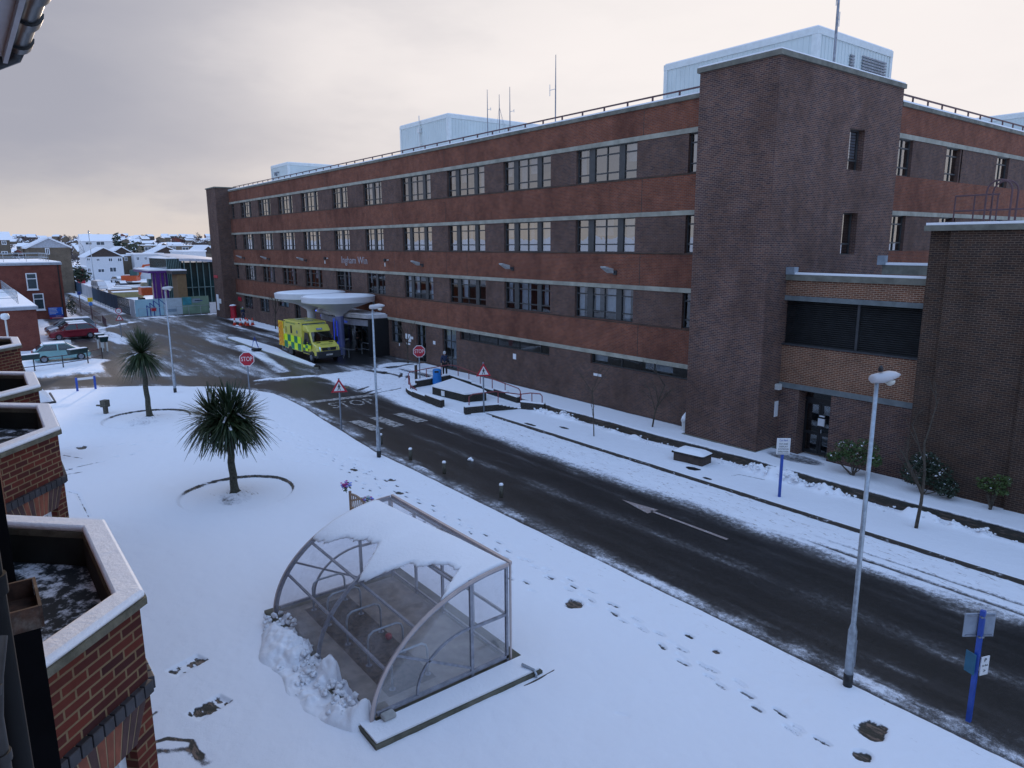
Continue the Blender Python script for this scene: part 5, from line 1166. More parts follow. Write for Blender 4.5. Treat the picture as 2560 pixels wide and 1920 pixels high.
b = MB(); b.box(-11.0, -10.8, 5.28, 5.55, .256, .36); o = b.build('stone_block', mat('loose_stone', (.4, .4, .38), .9, var=.2), None, bevel=.04); tag(o, 'loose pale stone on the slab beside the shelter foot', 'stone')
# down bracket at the slab end
t = thing('cable_bracket', 'small bent metal bracket at the corner of the slab', 'bracket', (-10.33, 8.55, 0)); b = MB(); b.tube([(-.3, -.1, .3), (0, 0, .27), (.06, 0, .2), (.05, 0, .02)], .03, 6); b.build('bracket', GALV, t, world=False)
b = MB(); b.tube([tuple(G(u, v_, .12)) for u, v_ in ((1310, 1717), (1330, 1707), (1355, 1694), (1386, 1677))], .028, 6); o = b.build('edging_kerb', B_BLACK, None); tag(o, 'short dark kerb edging poking through the snow past the slab', 'kerb')
# ------------------------------------------------------------------ bench with flowers
bn_ = thing('park_bench', 'curved back wooden memorial bench with flowers, half hidden by the shelter', 'bench', (-20.1, 9.5, .1), R_(176))
b = MB(); n = 9
for i in range(n): x = -.72+1.44*i/(n-1); h = .88+.1*math.cos(x*2.1); b.box(x-.025, x+.025, .2, .225, .46, h)
for k in range(12):
    xa, xb = -.78+k*.13, -.78+(k+1)*.13; b.bar((xa, .21, .89+.1*math.cos(xa*2.1)), (xb, .21, .89+.1*math.cos(xb*2.1)), .045, .06)
b.box(-.75, .75, .19, .235, .42, .47); b.build('backrest', WOOD, bn_, world=False)
b = MB()
for i in range(5): b.box(-.75, .75, -.27+i*.095, -.2+i*.095, .4, .43)
b.build('seat', WOOD, bn_, world=False)
for x in (-.78, .78):
    b = MB(); b.box(x-.035, x+.035, -.28, -.21, 0, .62); b.build('leg', WOOD, bn_, world=False)
    b = MB(); b.box(x-.035, x+.035, .17, .24, 0, .98); b.build('leg', WOOD, bn_, world=False)
    b = MB(); b.box(x-.045, x+.045, -.33, .17, .62, .66); b.build('armrest', WOOD, bn_, world=False)
b = MB(); b.box(-.7, .7, -.26, .17, .43, .47); b.build('snow', SNOW, bn_, world=False, bevel=.02)
def flowers(loc, lab, cols, seed, n=40, r=.17):
    rg = random.Random(seed); t = thing('flower_bunch', lab, 'flowers', loc, 0, 'artificial flowers tied to the bench'); g = MB(); leaves(g, (0, 0, .1), (r, r, .16), 40, .045, rg); 
    for k in range(5): g.tube([(0, 0, -.12), (rg.uniform(-.08, .08), rg.uniform(-.08, .08), .1)], .006, 4)
    g.build('leaves', LEAF, t, world=False)
    for j, (nm, c) in enumerate(cols):
        f = MB()
        for i in range(n//len(cols)):
            a = rg.uniform(0, 6.28); e = rg.uniform(0, 1); p = Vector((r*e*math.cos(a), r*e*math.sin(a), .16+rg.uniform(-.1, .1)))
            for m_ in range(5): q = 1.256*m_; f.add([p, p+Vector((.035*math.cos(q), .035*math.sin(q), .02)), p+Vector((.05*math.cos(q+.5), .05*math.sin(q+.5), .0)), p+Vector((.035*math.cos(q+1), .035*math.sin(q+1), .02))], [(0, 1, 2, 3)])
            f.lathe([(.001, -.02), (.03, 0), (.001, .025)], p.x, p.y, p.z, 6)
        f.build('petals', mat(nm, c, .6, var=.15), t, world=False)
    return t
PK = ('pink_petal', (.55, .06, .3)); BP = ('blue_petal', (.18, .28, .75)); LV = ('lilac_petal', (.4, .25, .6)); WP = ('white_petal', (.7, .7, .72)); MG = ('mint_petal', (.45, .65, .6))
flowers((-20.95, 9.25, 1.14), 'pink and blue flowers tied to the top corner of the bench', (PK, BP, LV), 1, 50)
flowers((-19.75, 9.45, .95), 'pale blue and white flowers with one pink bloom on the bench arm', (BP, WP, MG, PK), 2, 44, .19)
# ------------------------------------------------------------------ people
def skin_mesh(name, verts, edges, mat_, parent, root=0, sub=2):
    me = bpy.data.meshes.new(name); me.from_pydata([v[0] for v in verts], edges, []); me.materials.append(mat_)
    o = bpy.data.objects.new(name, me); COL.objects.link(o)
    if parent: o.parent = parent
    o.modifiers.new('skin', 'SKIN'); bpy.context.view_layer.update()
    if not me.skin_vertices: return o
    for i, v in enumerate(verts):
        r = v[1]; sv = me.skin_vertices[0].data[i]; sv.radius = r if isinstance(r, tuple) else (r, r); sv.use_root = i == root
    q = o.modifiers.new('sub', 'SUBSURF'); q.levels = 1; q.render_levels = sub
    me.polygons.foreach_set('use_smooth', [True]*len(me.polygons)); o.modifiers['skin'].use_smooth_shade = True
    return o
SKIN = mat('skin', (.42, .26, .2), .6, var=.05)
def person(loc, rz, lab, coat, trouser, hair, hat=None, stride=.22, arms=(.12, -.1), extra=None, h=1.72):
    t = thing('person', lab, 'person', loc, rz); k = h/1.75
    J = {}; V_ = []; E_ = []
    def v(n, p, r, frm=None):
        J[n] = (Vector(p)*k, r); V_.append((tuple(Vector(p)*k), r*k if not isinstance(r, tuple) else tuple(x*k for x in r)))
        i = len(V_)-1; J[n] = i
        if frm is not None: E_.append((J[frm], i))
        return i
    # faces local +x
    v('pel', (0, 0, .95), (.13, .1)); v('waist', (0, 0, 1.1), (.13, .1), 'pel'); v('chest', (0, 0, 1.32), (.16, .12), 'waist'); v('neckb', (.0, 0, 1.46), .07, 'chest'); v('neck', (.01, 0, 1.54), .05, 'neckb'); v('head', (.03, 0, 1.63), (.085, .075), 'neck'); v('crown', (.02, 0, 1.71), (.07, .065), 'head')
    for s, sg in (('l', 1), ('r', -1)):
        st_ = stride*sg
        v('hip'+s, (0, .09*sg, .9), .09, 'pel'); v('knee'+s, (st_*.5+.04, .1*sg, .5), .062, 'hip'+s); v('ank'+s, (st_-(.05 if st_ < 0 else 0), .1*sg, .09+(.04 if st_ < 0 else 0)), .042, 'knee'+s); v('toe'+s, (st_+.17, .11*sg, .04+(.0 if st_ > 0 else .0)), .04, 'ank'+s)
        v('sh'+s, (0, .18*sg, 1.41), .065, 'chest'); v('elb'+s, (-.03+arms[0]*-sg*.6, .25*sg, 1.14), .045, 'sh'+s); v('wri'+s, (.06-arms[0]*sg*1.4, .25*sg, .92), .032, 'elb'+s); v('palm'+s, (.08-arms[0]*sg*1.5, .25*sg, .85), (.035, .02), 'wri'+s)
        for f in range(4): v('f%d'%f+s, (.045+f*.022-arms[0]*sg*1.5, .25*sg, .765-(.008 if f in (1, 2) else 0)), .009, 'palm'+s)
        v('th'+s, (.13-arms[0]*sg*1.5, .235*sg, .81), .01, 'palm'+s)
    body = skin_mesh('body', V_, E_, SKIN, t)
    P = lambda n: Vector(V_[J[n]][0])
    def shell(nm, names, rad, m):
        ns = list(names); idx = {n: i for i, n in enumerate(ns)}; vs = [(tuple(P(n)), tuple(x*k for x in r) if isinstance(r, tuple) else r*k) for n, r in zip(ns, rad)]
        es = []
        for a, b_ in E_:
            na = [n for n in J if J[n] == a][0]; nb = [n for n in J if J[n] == b_][0]
            if na in idx and nb in idx: es.append((idx[na], idx[nb]))
        return skin_mesh(nm, vs, es, m, t, 0, 1)
    shell('coat', ['pel', 'waist', 'chest', 'neckb', 'hipl', 'hipr', 'shl', 'elbl', 'wril', 'shr', 'elbr', 'wrir'], [(.17, .14), (.165, .135), (.2, .155), .1, .125, .125, .09, .068, .05, .09, .068, .05], coat)
    shell('trousers', ['pel', 'hipl', 'kneel', 'ankl', 'hipr', 'kneer', 'ankr'], [(.14, .11), .11, .08, .06, .11, .08, .06], trouser)
    for s in 'lr':
        a, b_ = P('ank'+s), P('toe'+s); skin_mesh('shoe', [(tuple(a+Vector((-.05, 0, -.03))), .055*k), (tuple(b_), .048*k)], [(0, 1)], BLACK, t, 0, 1)
    q = MB(); c = P('head'); q.lathe([(.002, .155), (.06, .145), (.095, .1), (.105, .04), (.1, -.02), (.085, -.06)], c.x-.02, c.y, c.z-.01, 14); q.build('hair' if not hat else 'hat', hat or hair, t, True, world=False)
    f = MB()
    for sg in (1, -1): f.lathe([(.001, -.012), (.011, 0), (.001, .012)], c.x+.088, .03*sg, c.z+.0, 8)
    f.build('eyes', BLACK, body, world=False)
    f = MB(); f.tube([(c.x+.08, 0, c.z-.005), (c.x+.108, 0, c.z-.035), (c.x+.085, 0, c.z-.045)], [.008, .014, .008], 6); f.build('nose', SKIN, body, True, world=False)
    f = MB(); f.box(c.x+.075, c.x+.088, -.025, .025, c.z-.072, c.z-.064); f.build('mouth', mat('lips', (.3, .1, .1), .6), body, world=False)
    if extra: extra(t, P, k)
    return t
NAVY = mat('navy_cloth', (.018, .028, .065), .9, var=.3, scale=20); BLK = mat('black_cloth', (.012, .012, .014), .9, var=.3, scale=20); GREYC = mat('grey_cloth', (.07, .075, .09), .9, var=.2, scale=20); HIV = mat('hi_vis', (.3, .75, .05), .6)
def bag(t, P, k):
    q = MB(); q.box(-.12, .14, -.36, -.27, .78, 1.0); q.tube([(-.08, -.3, 1.0), (0, -.24, 1.35), (.1, -.3, 1.0)], .012, 5); q.build('shoulder_bag', BLK, t, world=False, bevel=.03)
person((-41.0, 25.85, .1), R_(150), 'person in navy coat and pale woolly hat walking past the terrace', NAVY, BLK, BLK, mat('woolly_hat', (.5, .5, .5), .95, var=.4, scale=30), .24, (.12, 0), bag)
person((-56.8, 26.85, .02), R_(95), 'person in dark clothes walking in at the main entrance', BLK, BLK, BLK, None, .2, h=1.85)
def vest(t, P, k):
    q = MB(); q.box(-.2, -.15, .1, .2, .95, 1.45); q.box(-.2, -.15, -.2, -.1, .95, 1.45); q.build('hi_vis_strips', HIV, t, world=False)
person((-88.8, 27.0, .02), R_(0), 'person in dark work clothes with bright strips behind the traffic cones', NAVY, NAVY, mat('grey_hair', (.4, .4, .4), .9), None, .1, extra=vest, h=1.62)
# ------------------------------------------------------------------ small things on the forecourt
CON = mat('cone_orange', (.62, .06, .03), .5, var=.12)
def cone(x, y, lab):
    t = thing('traffic_cone', lab, 'traffic cone', (x, y, .04), 0, 'traffic cones on the snow heap')
    b = MB(); b.box(-.24, .24, -.24, .24, 0, .04); b.build('base', CON, t, world=False)
    b = MB(); b.lathe([(.19, .04), (.15, .3), (.1, .55), (.04, .85), (.03, .86)], n=16); b.build('body', CON, t, True, world=False)
    b = MB(); b.lathe([(.155, .3), (.105, .56), (.1, .56)], n=16); b.build('white_band', SIGNW, t, True, world=False); return t
c0 = cone(-84.0, 24.5, 'orange and white traffic cone at the left end of the little row')
for x, y, l in ((-83.0, 24.85, 'orange and white traffic cone second from the left of the row'), (-83.8, 25.7, 'traffic cone in the middle, in front of the standing person'), (-82.3, 25.45, 'traffic cone second from the right of the row'), (-82.6, 26.1, 'traffic cone at the right end of the little row')): dup(c0, (x, y, .04), label=l)
t = thing('post_box', 'red cylindrical post box against the far hospital wall', 'post box', (-92.0, 26.8, 0))
b = MB(); b.lathe([(.42, 0), (.42, .15), (.36, .18), (.36, 1.45), (.44, 1.5), (.44, 1.62)], n=24); b.build('body', RED, t, 'auto', world=False)
b = MB(); b.lathe([(.44, 1.62), (.38, 1.72), (0, 1.8)], n=24); b.build('cap', SNOW, t, True, world=False)
b = MB(); b.box(.2, .37, -.25, .1, 1.2, 1.26); b.build('slot', BLACK, t, world=False)
t = thing('a_frame_sign', 'small blue folding arrow sign standing in the snow of the traffic island', 'sign', (-62.8, 19.9, .1), R_(-20))
b = MB()
for x in (-.25, .25): b.tube([(x, -.3, 0), (x, 0, 1.05)], .02, 5); b.tube([(x, .3, 0), (x, 0, 1.05)], .02, 5)
b.bar((-.25, -.2, .35), (.25, -.2, .35), .02); b.build('frame', BLUE, t, world=False)
b = MB(); b.obox((0, -.09, .82), (.5, 0, 0), (0, .02, .0), (0, .13, .42)); pl = b.build('plate', BLUE, t, world=False)
b = MB(); put_text(b, '>', (0, -.125, .8), (1, 0, 0), (0, .3, 1), .25, .22, depth=.3); b.build('arrow', SIGNW, pl, world=False)
b = MB(); b.lathe([(.3, 0), (.45, .02), (.45, .14), (.3, .16)], -61.8, 19.7, .1, 18); o = b.build('old_tyre', RUB, None, True); tag(o, 'dark old tyre lying beside the folding arrow sign', 'tyre')
b = MB(); clumps(b, [(-50.2, 20.3, .18, .16), (-50.0, 20.4, .16, .12)], random.Random(1)); o = b.build('rubble', SOIL, None); tag(o, 'dark lump of rubble on the tip of the traffic island', 'rubble')
for i, (u, v_, l) in enumerate(((1175, 1151, 'in the slush near the lamp post'),)):
    p = G(u, v_); b = MB(); clumps(b, [(p.x, p.y, .05, .1), (p.x+.12, p.y+.03, .03, .06)], random.Random(i)); o = b.build('snow_lump', SNOW, None, True); tag(o, 'small lump of snow lying on the wet road', 'snow lump')
# ------------------------------------------------------------------ ambulance
AY = mat('ambulance_yellow', (.63, .57, .1), .35, var=.04, scale=2, coat=.3); FY = mat('bright_yellow_square', (.74, .95, .01), .35, var=.03); FG = mat('green_square', (.0, .19, .1), .35, var=.05)
am = thing('ambulance', 'yellow and green chequered ambulance with its chevron rear door open', 'ambulance', (-55.25, 22.12, .02), R_(1))
def ybend(mb, i0, fn):
    for i in range(i0, len(mb.v)): mb.v[i] = fn(*mb.v[i])
b = MB(); b.box(-3.15, .5, -1.08, 1.08, .62, 2.98); b.build('box_body', AY, am, world=False, bevel=.05)
b = MB(); pr = [(.42, .5), (3.0, .5), (3.2, .6), (3.2, 1.02), (3.05, 1.28), (2.3, 1.55), (1.62, 2.3), (1.4, 2.42), (.42, 2.42)]
b.xprism(pr, -1, 1); ybend(b, 0, lambda x, y, z: (x, y*(1 if z < 1.35 else 1-.17*(z-1.35)/1.0)*(1-.1*max(0, x-2.4)), z)); b.build('cab', AY, am, world=False, bevel=.07)
b = MB(); b.xprism([(.45, 2.3), (1.62, 2.3), (1.3, 2.62), (1.15, 2.78), (.45, 2.8)], -.95, .95); fairing = b.build('roof_fairing', AY, am, world=False, bevel=.06)
def slope(x): t = (x-1.62)/(2.3-1.62); return 2.3+(1.55-2.3)*t
b = MB(); nn = Vector((.75, 0, .68)).normalized()*.075
q = [Vector((x, y, slope(x)))+nn for x, y in ((2.27, -.9), (2.27, .9), (1.66, .76), (1.66, -.76))]
b.add(q+[v-nn*.9 for v in q], [(0, 1, 2, 3), (4, 7, 6, 5), (0, 4, 5, 1), (1, 5, 6, 2), (2, 6, 7, 3), (3, 7, 4, 0)]); b.build('windscreen', CARGLASS, am, world=False)
DKG = mat('dark_cab_lining', (.02, .022, .026), .4)
for s in (-1, 1):
    b = MB(); b.add([(.85, 1.085*s*.98, 1.5), (2.0, 1.06*s*.98, 1.5), (1.45, .92*s*1.02, 2.22), (.85, .93*s*1.02, 2.25)], [(0, 1, 2, 3)]); ybend(b, 0, lambda x, y, z: (x, y*.995, z)); b.build('side_window', DKG, am, world=False)
    b = MB(); b.box(1.75, 1.9, min(1.0*s, 1.3*s), max(1.0*s, 1.3*s), 1.42, 1.5); b.box(1.7, 1.88, min(1.22*s, 1.42*s), max(1.22*s, 1.42*s), 1.38, 1.82); b.build('mirror', BLACK, am, world=False, bevel=.04)
    b = MB(); b.add([(3.04, .98*s*.94, 1.02), (3.21, .72*s, .98), (3.12, .68*s, 1.22), (2.7, .93*s, 1.38)], [(0, 1, 2, 3)]); b.add([(3.06, .99*s*.95, 1.01), (3.235, .72*s, .97), (3.15, .67*s, 1.24), (2.7, .955*s, 1.4)], [(0, 1, 2, 3)]); b.build('headlight', mat('headlamp', (.6, .62, .65), .12, .6), am, world=False)
    b = MB(); b.box(2.75, 2.95, min(.5*s, .68*s), max(.5*s, .68*s), 1.44, 1.46); 
b = MB(); b.box(3.0, 3.26, -.98, .98, .36, .92); b.box(2.2, 3.0, -1.0, 1.0, .36, .55); b.build('bumper', mat('bumper_grey', (.03, .034, .04), .6), am, world=False, bevel=.06)
b = MB(); b.add([(3.235, -.56, .96), (3.235, .56, .96), (3.19, .62, 1.2), (3.19, -.62, 1.2)], [(0, 1, 2, 3)]); gr = b.build('grille', BLACK, am, world=False)
b = MB(); b.tube([(3.24, .1*math.cos(a), 1.08+.1*math.sin(a)) for a in np.linspace(0, 2*math.pi, 17)], .012, 5)
for a in (90, 210, 330): b.bar((3.24, 0, 1.08), (3.24, .1*math.cos(R_(a)), 1.08+.1*math.sin(R_(a))), .018)
b.build('badge', GALV, gr, world=False)
b = MB()
for z in (1.0, 1.07, 1.14): b.bar((3.225, -.58, z), (3.225, .58, z), .015)
b.build('slat', DARK, gr, world=False)
b = MB(); b.box(3.262, 3.275, -.26, .26, .58, .7); pl = b.build('number_plate', SIGNW, am, world=False)
b = MB(); put_text(b, 'NX08 DYA', (3.28, 0, .64), (0, 1, 0), (0, 0, 1), .075, .46, depth=.2); b.build('lettering', BLACK, pl, world=False)
b = MB()
for i, y in enumerate((-.62, .42)): b.obox((2.47, y+.1, 1.535), (.06, 0, -.02), (0, .34, 0), (.01, 0, .03))
b.build('bonnet_vent', BLACK, am, world=False)
b = MB(); put_text(b, 'AMBULANCE', (2.8, 0, 1.43), (0, -1, 0), (.75, 0, -.27), .11, 1.0, depth=.35); b.build('bonnet_lettering', mat('green_letters', (.03, .07, .03), .5), am, world=False)
b = MB(); b.obox((1.56, 0, 2.5), (.012, 0, 0), (0, .5, 0), (-.11, 0, .13)); o = b.build('blue_panel', BLUE, am, world=False)
b = MB(); put_text(b, 'NHS', (1.585, 0, 2.5), (0, 1, 0), (-.64, 0, .77), .12, .36, depth=.3); b.build('lettering', SIGNW, o, world=False)
b = MB(); b.box(.505, .56, -.95, .95, 2.72, 2.88); lb = b.build('light_bar', mat('light_bar', (.06, .08, .11), .25), am, world=False)
b = MB()
for y in (-.8, -.5, .5, .8): b.box(.56, .575, y-.1, y+.1, 2.75, 2.85)
b.build('lens', mat('blue_lens', (.1, .18, .4), .2), lb, world=False)
for s in (-1, 1):
    fy_, fg_ = MB(), MB(); y = 1.084*s
    for r, (z0, z1) in enumerate(((.68, 1.24), (1.24, 1.8))):
        for c in range(6):
            x0 = -3.13+c*.7; x1 = x0+.7
            if x1 > .5: x1 = .47
            if x1 <= x0: continue
            if r == 0 and -2.35 < (x0+x1)/2 < -1.55: z0_ = .98
            else: z0_ = z0
            (fy_ if (r+c) % 2 else fg_).add([(x0, y, z0_), (x1, y, z0_), (x1, y, z1), (x0, y, z1)], [(0, 1, 2, 3)])
    for k, (x0, x1, z0, z1) in enumerate(((.55, 1.0, 1.0, 1.25), (1.0, 1.5, 1.0, 1.25), (1.5, 2.1, 1.0, 1.3), (.55, 1.0, .78, 1.0), (1.0, 1.5, .78, 1.0), (1.0, 1.5, 1.25, 1.48), (.55, 1.0, 1.25, 1.48), (1.5, 2.15, 1.3, 1.46))):
        yy = s*(1.006 if z1 < 1.36 else .993)
        (fg_ if k in (1, 3, 6, 7) else fy_).add([(x0, yy+.004*s, z0), (x1, yy+.004*s, z0), (x1, yy-.004*s, z1), (x0, yy-.004*s, z1)], [(0, 1, 2, 3)])
    o = fy_.build('yellow_squares', FY, am, world=False); fg_.build('green_squares', FG, am, world=False)
b = MB(); b.box(-1.7, -1.35, -1.095, -1.075, 1.95, 2.6); o = b.build('side_window', BLACK, am, world=False, bevel=.02)
b = MB(); put_text(b, 'EMERGENCY AMBULANCE', (-1.6, -1.09, 2.78), (1, 0, 0), (0, 0, 1), .1, 1.9, depth=.3); b.build('side_lettering', FG, am, world=False)
b = MB()
for a in (0, 60, 120): d = Vector((math.cos(R_(a+90)), 0, math.sin(R_(a+90)))); b.bar(Vector((-.35, -1.085, 2.15))-d*.16, Vector((-.35, -1.085, 2.15))+d*.16, .075, .012, up=(0, 1, 0))
b.build('star_emblem', mat('emblem_blue', (.12, .16, .22), .5), am, world=False)
b = MB(); b.tube([(-2.62+.17*math.cos(a), -1.087, 2.2+.26*math.sin(a)) for a in np.linspace(0, 2*math.pi, 21)], .018, 5); b.tube([(-2.62, -1.087, 2.0), (-2.62, -1.087, 2.4)], .02, 5); b.tube([(-2.72, -1.087, 2.2), (-2.52, -1.087, 2.2)], .02, 5); b.build('crest', mat('crest', (.25, .24, .1), .5), am, world=False)
b = MB(); b.box(-3.0, -2.75, -1.1, -1.07, 2.86, 2.93); b.box(.05, .3, -1.1, -1.07, 2.86, 2.93); b.build('corner_lamp', BLACK, am, world=False)
b = MB(); b.box(-2.4, -1.7, -.4, .4, 2.98, 3.05); b.box(-.7, -.2, -.3, .3, 2.98, 3.04); b.build('roof_hatch', mat('hatch', (.3, .3, .2), .5), am, world=False, bevel=.02)
b = MB(); b.box(.55, 1.9, -1.02, -.985, .6, .74); b.build('side_strip', DARK, am, world=False)
def wheel(parent, x, y, r, w, s):
    b = MB(); b.tube([(x, y-w/2, r), (x, y-w/2+.03, r), (x, y+w/2-.03, r), (x, y+w/2, r)], [r*.9, r, r, r*.9], 24); o = b.build('wheel', RUB, parent, 'auto', world=False)
    b = MB(); yy = y+s*(w/2+.004); b.tube([(x, yy-.04*s, r), (x, yy, r)], [r*.66, r*.62], 20); 
    for a in range(6): d = Vector((math.cos(a*1.047), 0, math.sin(a*1.047))); b.bar(Vector((x, yy+.012*s, r))+d*r*.12, Vector((x, yy+.008*s, r))+d*r*.58, .05*r/.3, .02, up=(0, 1, 0))
    b.build('rim', STEEL, o, world=False); return o
for x in (2.15, -1.95):
    for s in (-1, 1): wheel(am, x, s*.93, .36, .24, s)
b = MB()
for s in (-1, 1):
    for x in (2.15, -1.95): b.tube([(x, s*.9, .4), (x, s*(1.012 if x > 0 else 1.088), .4)], .45, 24)
b.build('wheel_arch', BLACK, am, world=False)
def clip(poly, f):
    out = []
    for i in range(len(poly)):
        a, c = poly[i], poly[(i+1) % len(poly)]; fa_, fc = f(a), f(c)
        if fa_ >= 0: out.append(a)
        if (fa_ >= 0) != (fc >= 0): t = fa_/(fa_-fc); out.append((a[0]+(c[0]-a[0])*t, a[1]+(c[1]-a[1])*t))
    return out
b = MB(); b.box(-4.28, -3.2, -1.12, -1.07, .72, 2.82); dr = b.build('rear_door', mat('door_yellow', (.85, .7, .02), .4), am, world=False, bevel=.01); dr['label'] = 'open rear door with orange and yellow chevrons'
b = MB(); rect = [(-4.25, .76), (-3.23, .76), (-3.23, 2.78), (-4.25, 2.78)]
for k in range(-3, 12):
    c0 = .4+k*.36
    for side in (0, 1):
        half = clip(clip(rect, lambda p: p[0]+4.0 if side else -4.0-p[0]), lambda p: 1)
        g_ = (lambda p: p[1]+(p[0]+4.0)*1.25) if side else (lambda p: p[1]-(p[0]+4.0)*1.25)
        s_ = clip(clip(half, lambda p: g_(p)-c0), lambda p: c0+.19-g_(p))
        if len(s_) > 2: b.add([(x, -1.124, z) for x, z in s_], [tuple(range(len(s_)))])
b.build('chevrons', mat('chevron_orange', (.75, .05, .01), .4), dr, world=False)
b = MB(); b.box(-4.1, -3.2, -.9, .9, .3, .38); b.box(-4.1, -4.02, -.95, -.87, .3, .72); b.box(-3.5, -3.42, -.95, -.87, .3, .72); b.build('tail_lift', STEEL, am, world=False)
# ------------------------------------------------------------------ cars
def car(loc, rz, lab, col, L_=4.1, W_=1.7, H_=1.45, kind='hatch', snow=1., group=None, detail=True):
    t = thing('parked_car', lab, 'car', loc, rz, group or 'snow dusted parked cars'); k = L_/4.1; hz = H_/1.45
    pm_ = mat('paint_%02x%02x%02x' % tuple(int(c*255) for c in col), col, .25, .3, var=.05, scale=2, coat=.5)
    low = [(-1.95, .22), (1.9, .22), (2.04, .34), (2.05, .55), (1.93, .72), (1.05, .93), (-1.55, .98), (-2.0, .88), (-2.06, .5)]
    b = MB(); b.xprism([(x*k, z*hz) for x, z in low], -W_/2, W_/2); ybend(b, 0, lambda x, y, z: (x, y*(1-.1*max(0, abs(x)/k-1.3)**1.0), z)); b.build('body', pm_, t, world=False, bevel=.09)
    cab = {'hatch': [(1.12, .9), (.35, 1.38), (-.1, 1.45), (-1.2, 1.42), (-1.6, 1.25), (-1.88, .92)], 'estate': [(1.3, .9), (.45, 1.4), (0, 1.47), (-1.6, 1.45), (-1.98, .95)], 'van': [(1.6, .9), (1.0, 1.75), (.6, 1.9), (-1.98, 1.9), (-2.03, .95)], 'saloon': [(1.1, .9), (.35, 1.36), (-.1, 1.42), (-.9, 1.38), (-1.55, .97)]}[kind]
    cab = [(x*k, z*hz) for x, z in cab]; zb = .92*hz; zt = max(z for x, z in cab)
    tp = lambda x, y, z: (x, y*(.94-.16*max(0, (z-zb)/(zt-zb))), z)
    b = MB(); b.xprism(cab, -W_/2, W_/2); ybend(b, 0, tp); b.build('windows', CARGLASS if kind != 'van' else pm_, t, world=False)
    b = MB(); r = MB()
    xs = [p for p in cab if p[1] > zt-.12*hz]; xa, xb = max(p[0] for p in xs), min(p[0] for p in xs)
    b.xprism([p for p in cab if p[1] > zt-.12*hz]+[(xb, zt-.1*hz), (xa, zt-.1*hz)] if False else [(xa, zt-.06), (xa-.1, zt+.012), (xb+.08, zt+.012), (xb, zt-.06)], -W_/2*.79, W_/2*.79)
    f0, f1 = cab[0], cab[1]; e1, e0 = cab[-2], cab[-1]
    for s in (-1, 1):
        P3 = lambda p: Vector(tp(p[0], s*W_/2*1.0, p[1]))
        b.bar(P3(f0), P3((xa, zt-.03)), .07, .06); b.bar(P3(e0), P3((xb, zt-.03)), .12, .06); b.bar(P3((-.28*k, zb)), P3((-.28*k, zt-.02)), .09, .05)
    b.build('roof', pm_, t, world=False, bevel=.02)
    if snow > 0:
        b = MB(); b.xprism([(xa, zt+.014), (xa-.05, zt+.06), (xb+.03, zt+.075), (xb-.02, zt+.014)], -W_/2*.77, W_/2*.77)
        b.build('roof_snow', SNOW, t, 'auto', world=False, bevel=.025); b = MB()
        if snow > .6: b.xprism([(1.85*k, .77*hz), (1.15*k, .96*hz), (1.1*k, .99*hz), (1.05*k, .95*hz), (1.8*k, .73*hz)], -W_/2*.8, W_/2*.8); 
        if snow > .8 and kind != 'van': b.add([(f0[0]+.02, -W_*.38, f0[1]+.04), (f0[0]+.02, W_*.38, f0[1]+.04), (xa+.1, W_*.34, zt-.03), (xa+.1, -W_*.34, zt-.03)], [(0, 1, 2, 3)]); b.add([(e0[0]-.03, -W_*.36, e0[1]+.04), (e0[0]-.03, W_*.36, e0[1]+.04), (xb-.03, W_*.34, zt), (xb-.03, -W_*.34, zt)], [(0, 3, 2, 1)])
        if b.v: b.build('bonnet_snow', SNOW, t, 'auto', world=False)
    if detail:
        for x in (1.28*k, -1.3*k):
            for s in (-1, 1): wheel(t, x, s*(W_/2-.1), .3, .2, s)
        for s in (-1, 1):
            b = MB(); b.obox((1.93*k, s*W_*.36, .62*hz), (.1, 0, 0), (0, .3, 0), (-.03, 0, .14)); b.build('headlight', mat('headlamp', (.6, .62, .65), .12, .6), t, world=False, bevel=.02)
            b = MB(); b.obox((-1.99*k, s*W_*.38, .78*hz), (.08, 0, 0), (0, .22, 0), (0, 0, .22)); b.build('tail_light', RED, t, world=False, bevel=.02)
            b = MB(); b.obox((.75*k, s*(W_/2+.06), .98*hz), (.12, 0, 0), (0, .18, 0), (0, 0, .12)); b.build('mirror', pm_, t, world=False, bevel=.03)
        b = MB(); b.box(2.03*k, 2.06*k, -.26, .26, .38, .48); b.build('number_plate', SIGNW, t, world=False)
    else:
        b = MB()
        for x in (1.28*k, -1.3*k):
            for s in (-1, 1): b.tube([(x, s*(W_/2-.2), .3), (x, s*(W_/2+.01), .3)], .3, 14)
        b.build('wheel', RUB, t, world=False)
    return t
car((-66.9, 5.75, .04), R_(90), 'pale teal hatchback with thick snow on its roof and rear window beside the planter rail', (.2, .38, .38), 4.0, 1.66, 1.42, 'hatch', 1)
car((-82.3, 8.3, .04), R_(-90), 'dark red hatchback with snowy roof parked nose to the brick building', (.23, .008, .025), 4.25, 1.72, 1.5, 'hatch', .3)
car((-84.5, 8.35, .04), R_(-90), 'dark car almost hidden between the red hatchback and the silver estate', (.03, .03, .045), 4.2, 1.7, 1.48, 'hatch', .7)
car((-87.2, 8.6, .04), R_(-90), 'silver estate car farthest along beside the brick wall', (.3, .33, .38), 4.6, 1.78, 1.58, 'estate', .4)
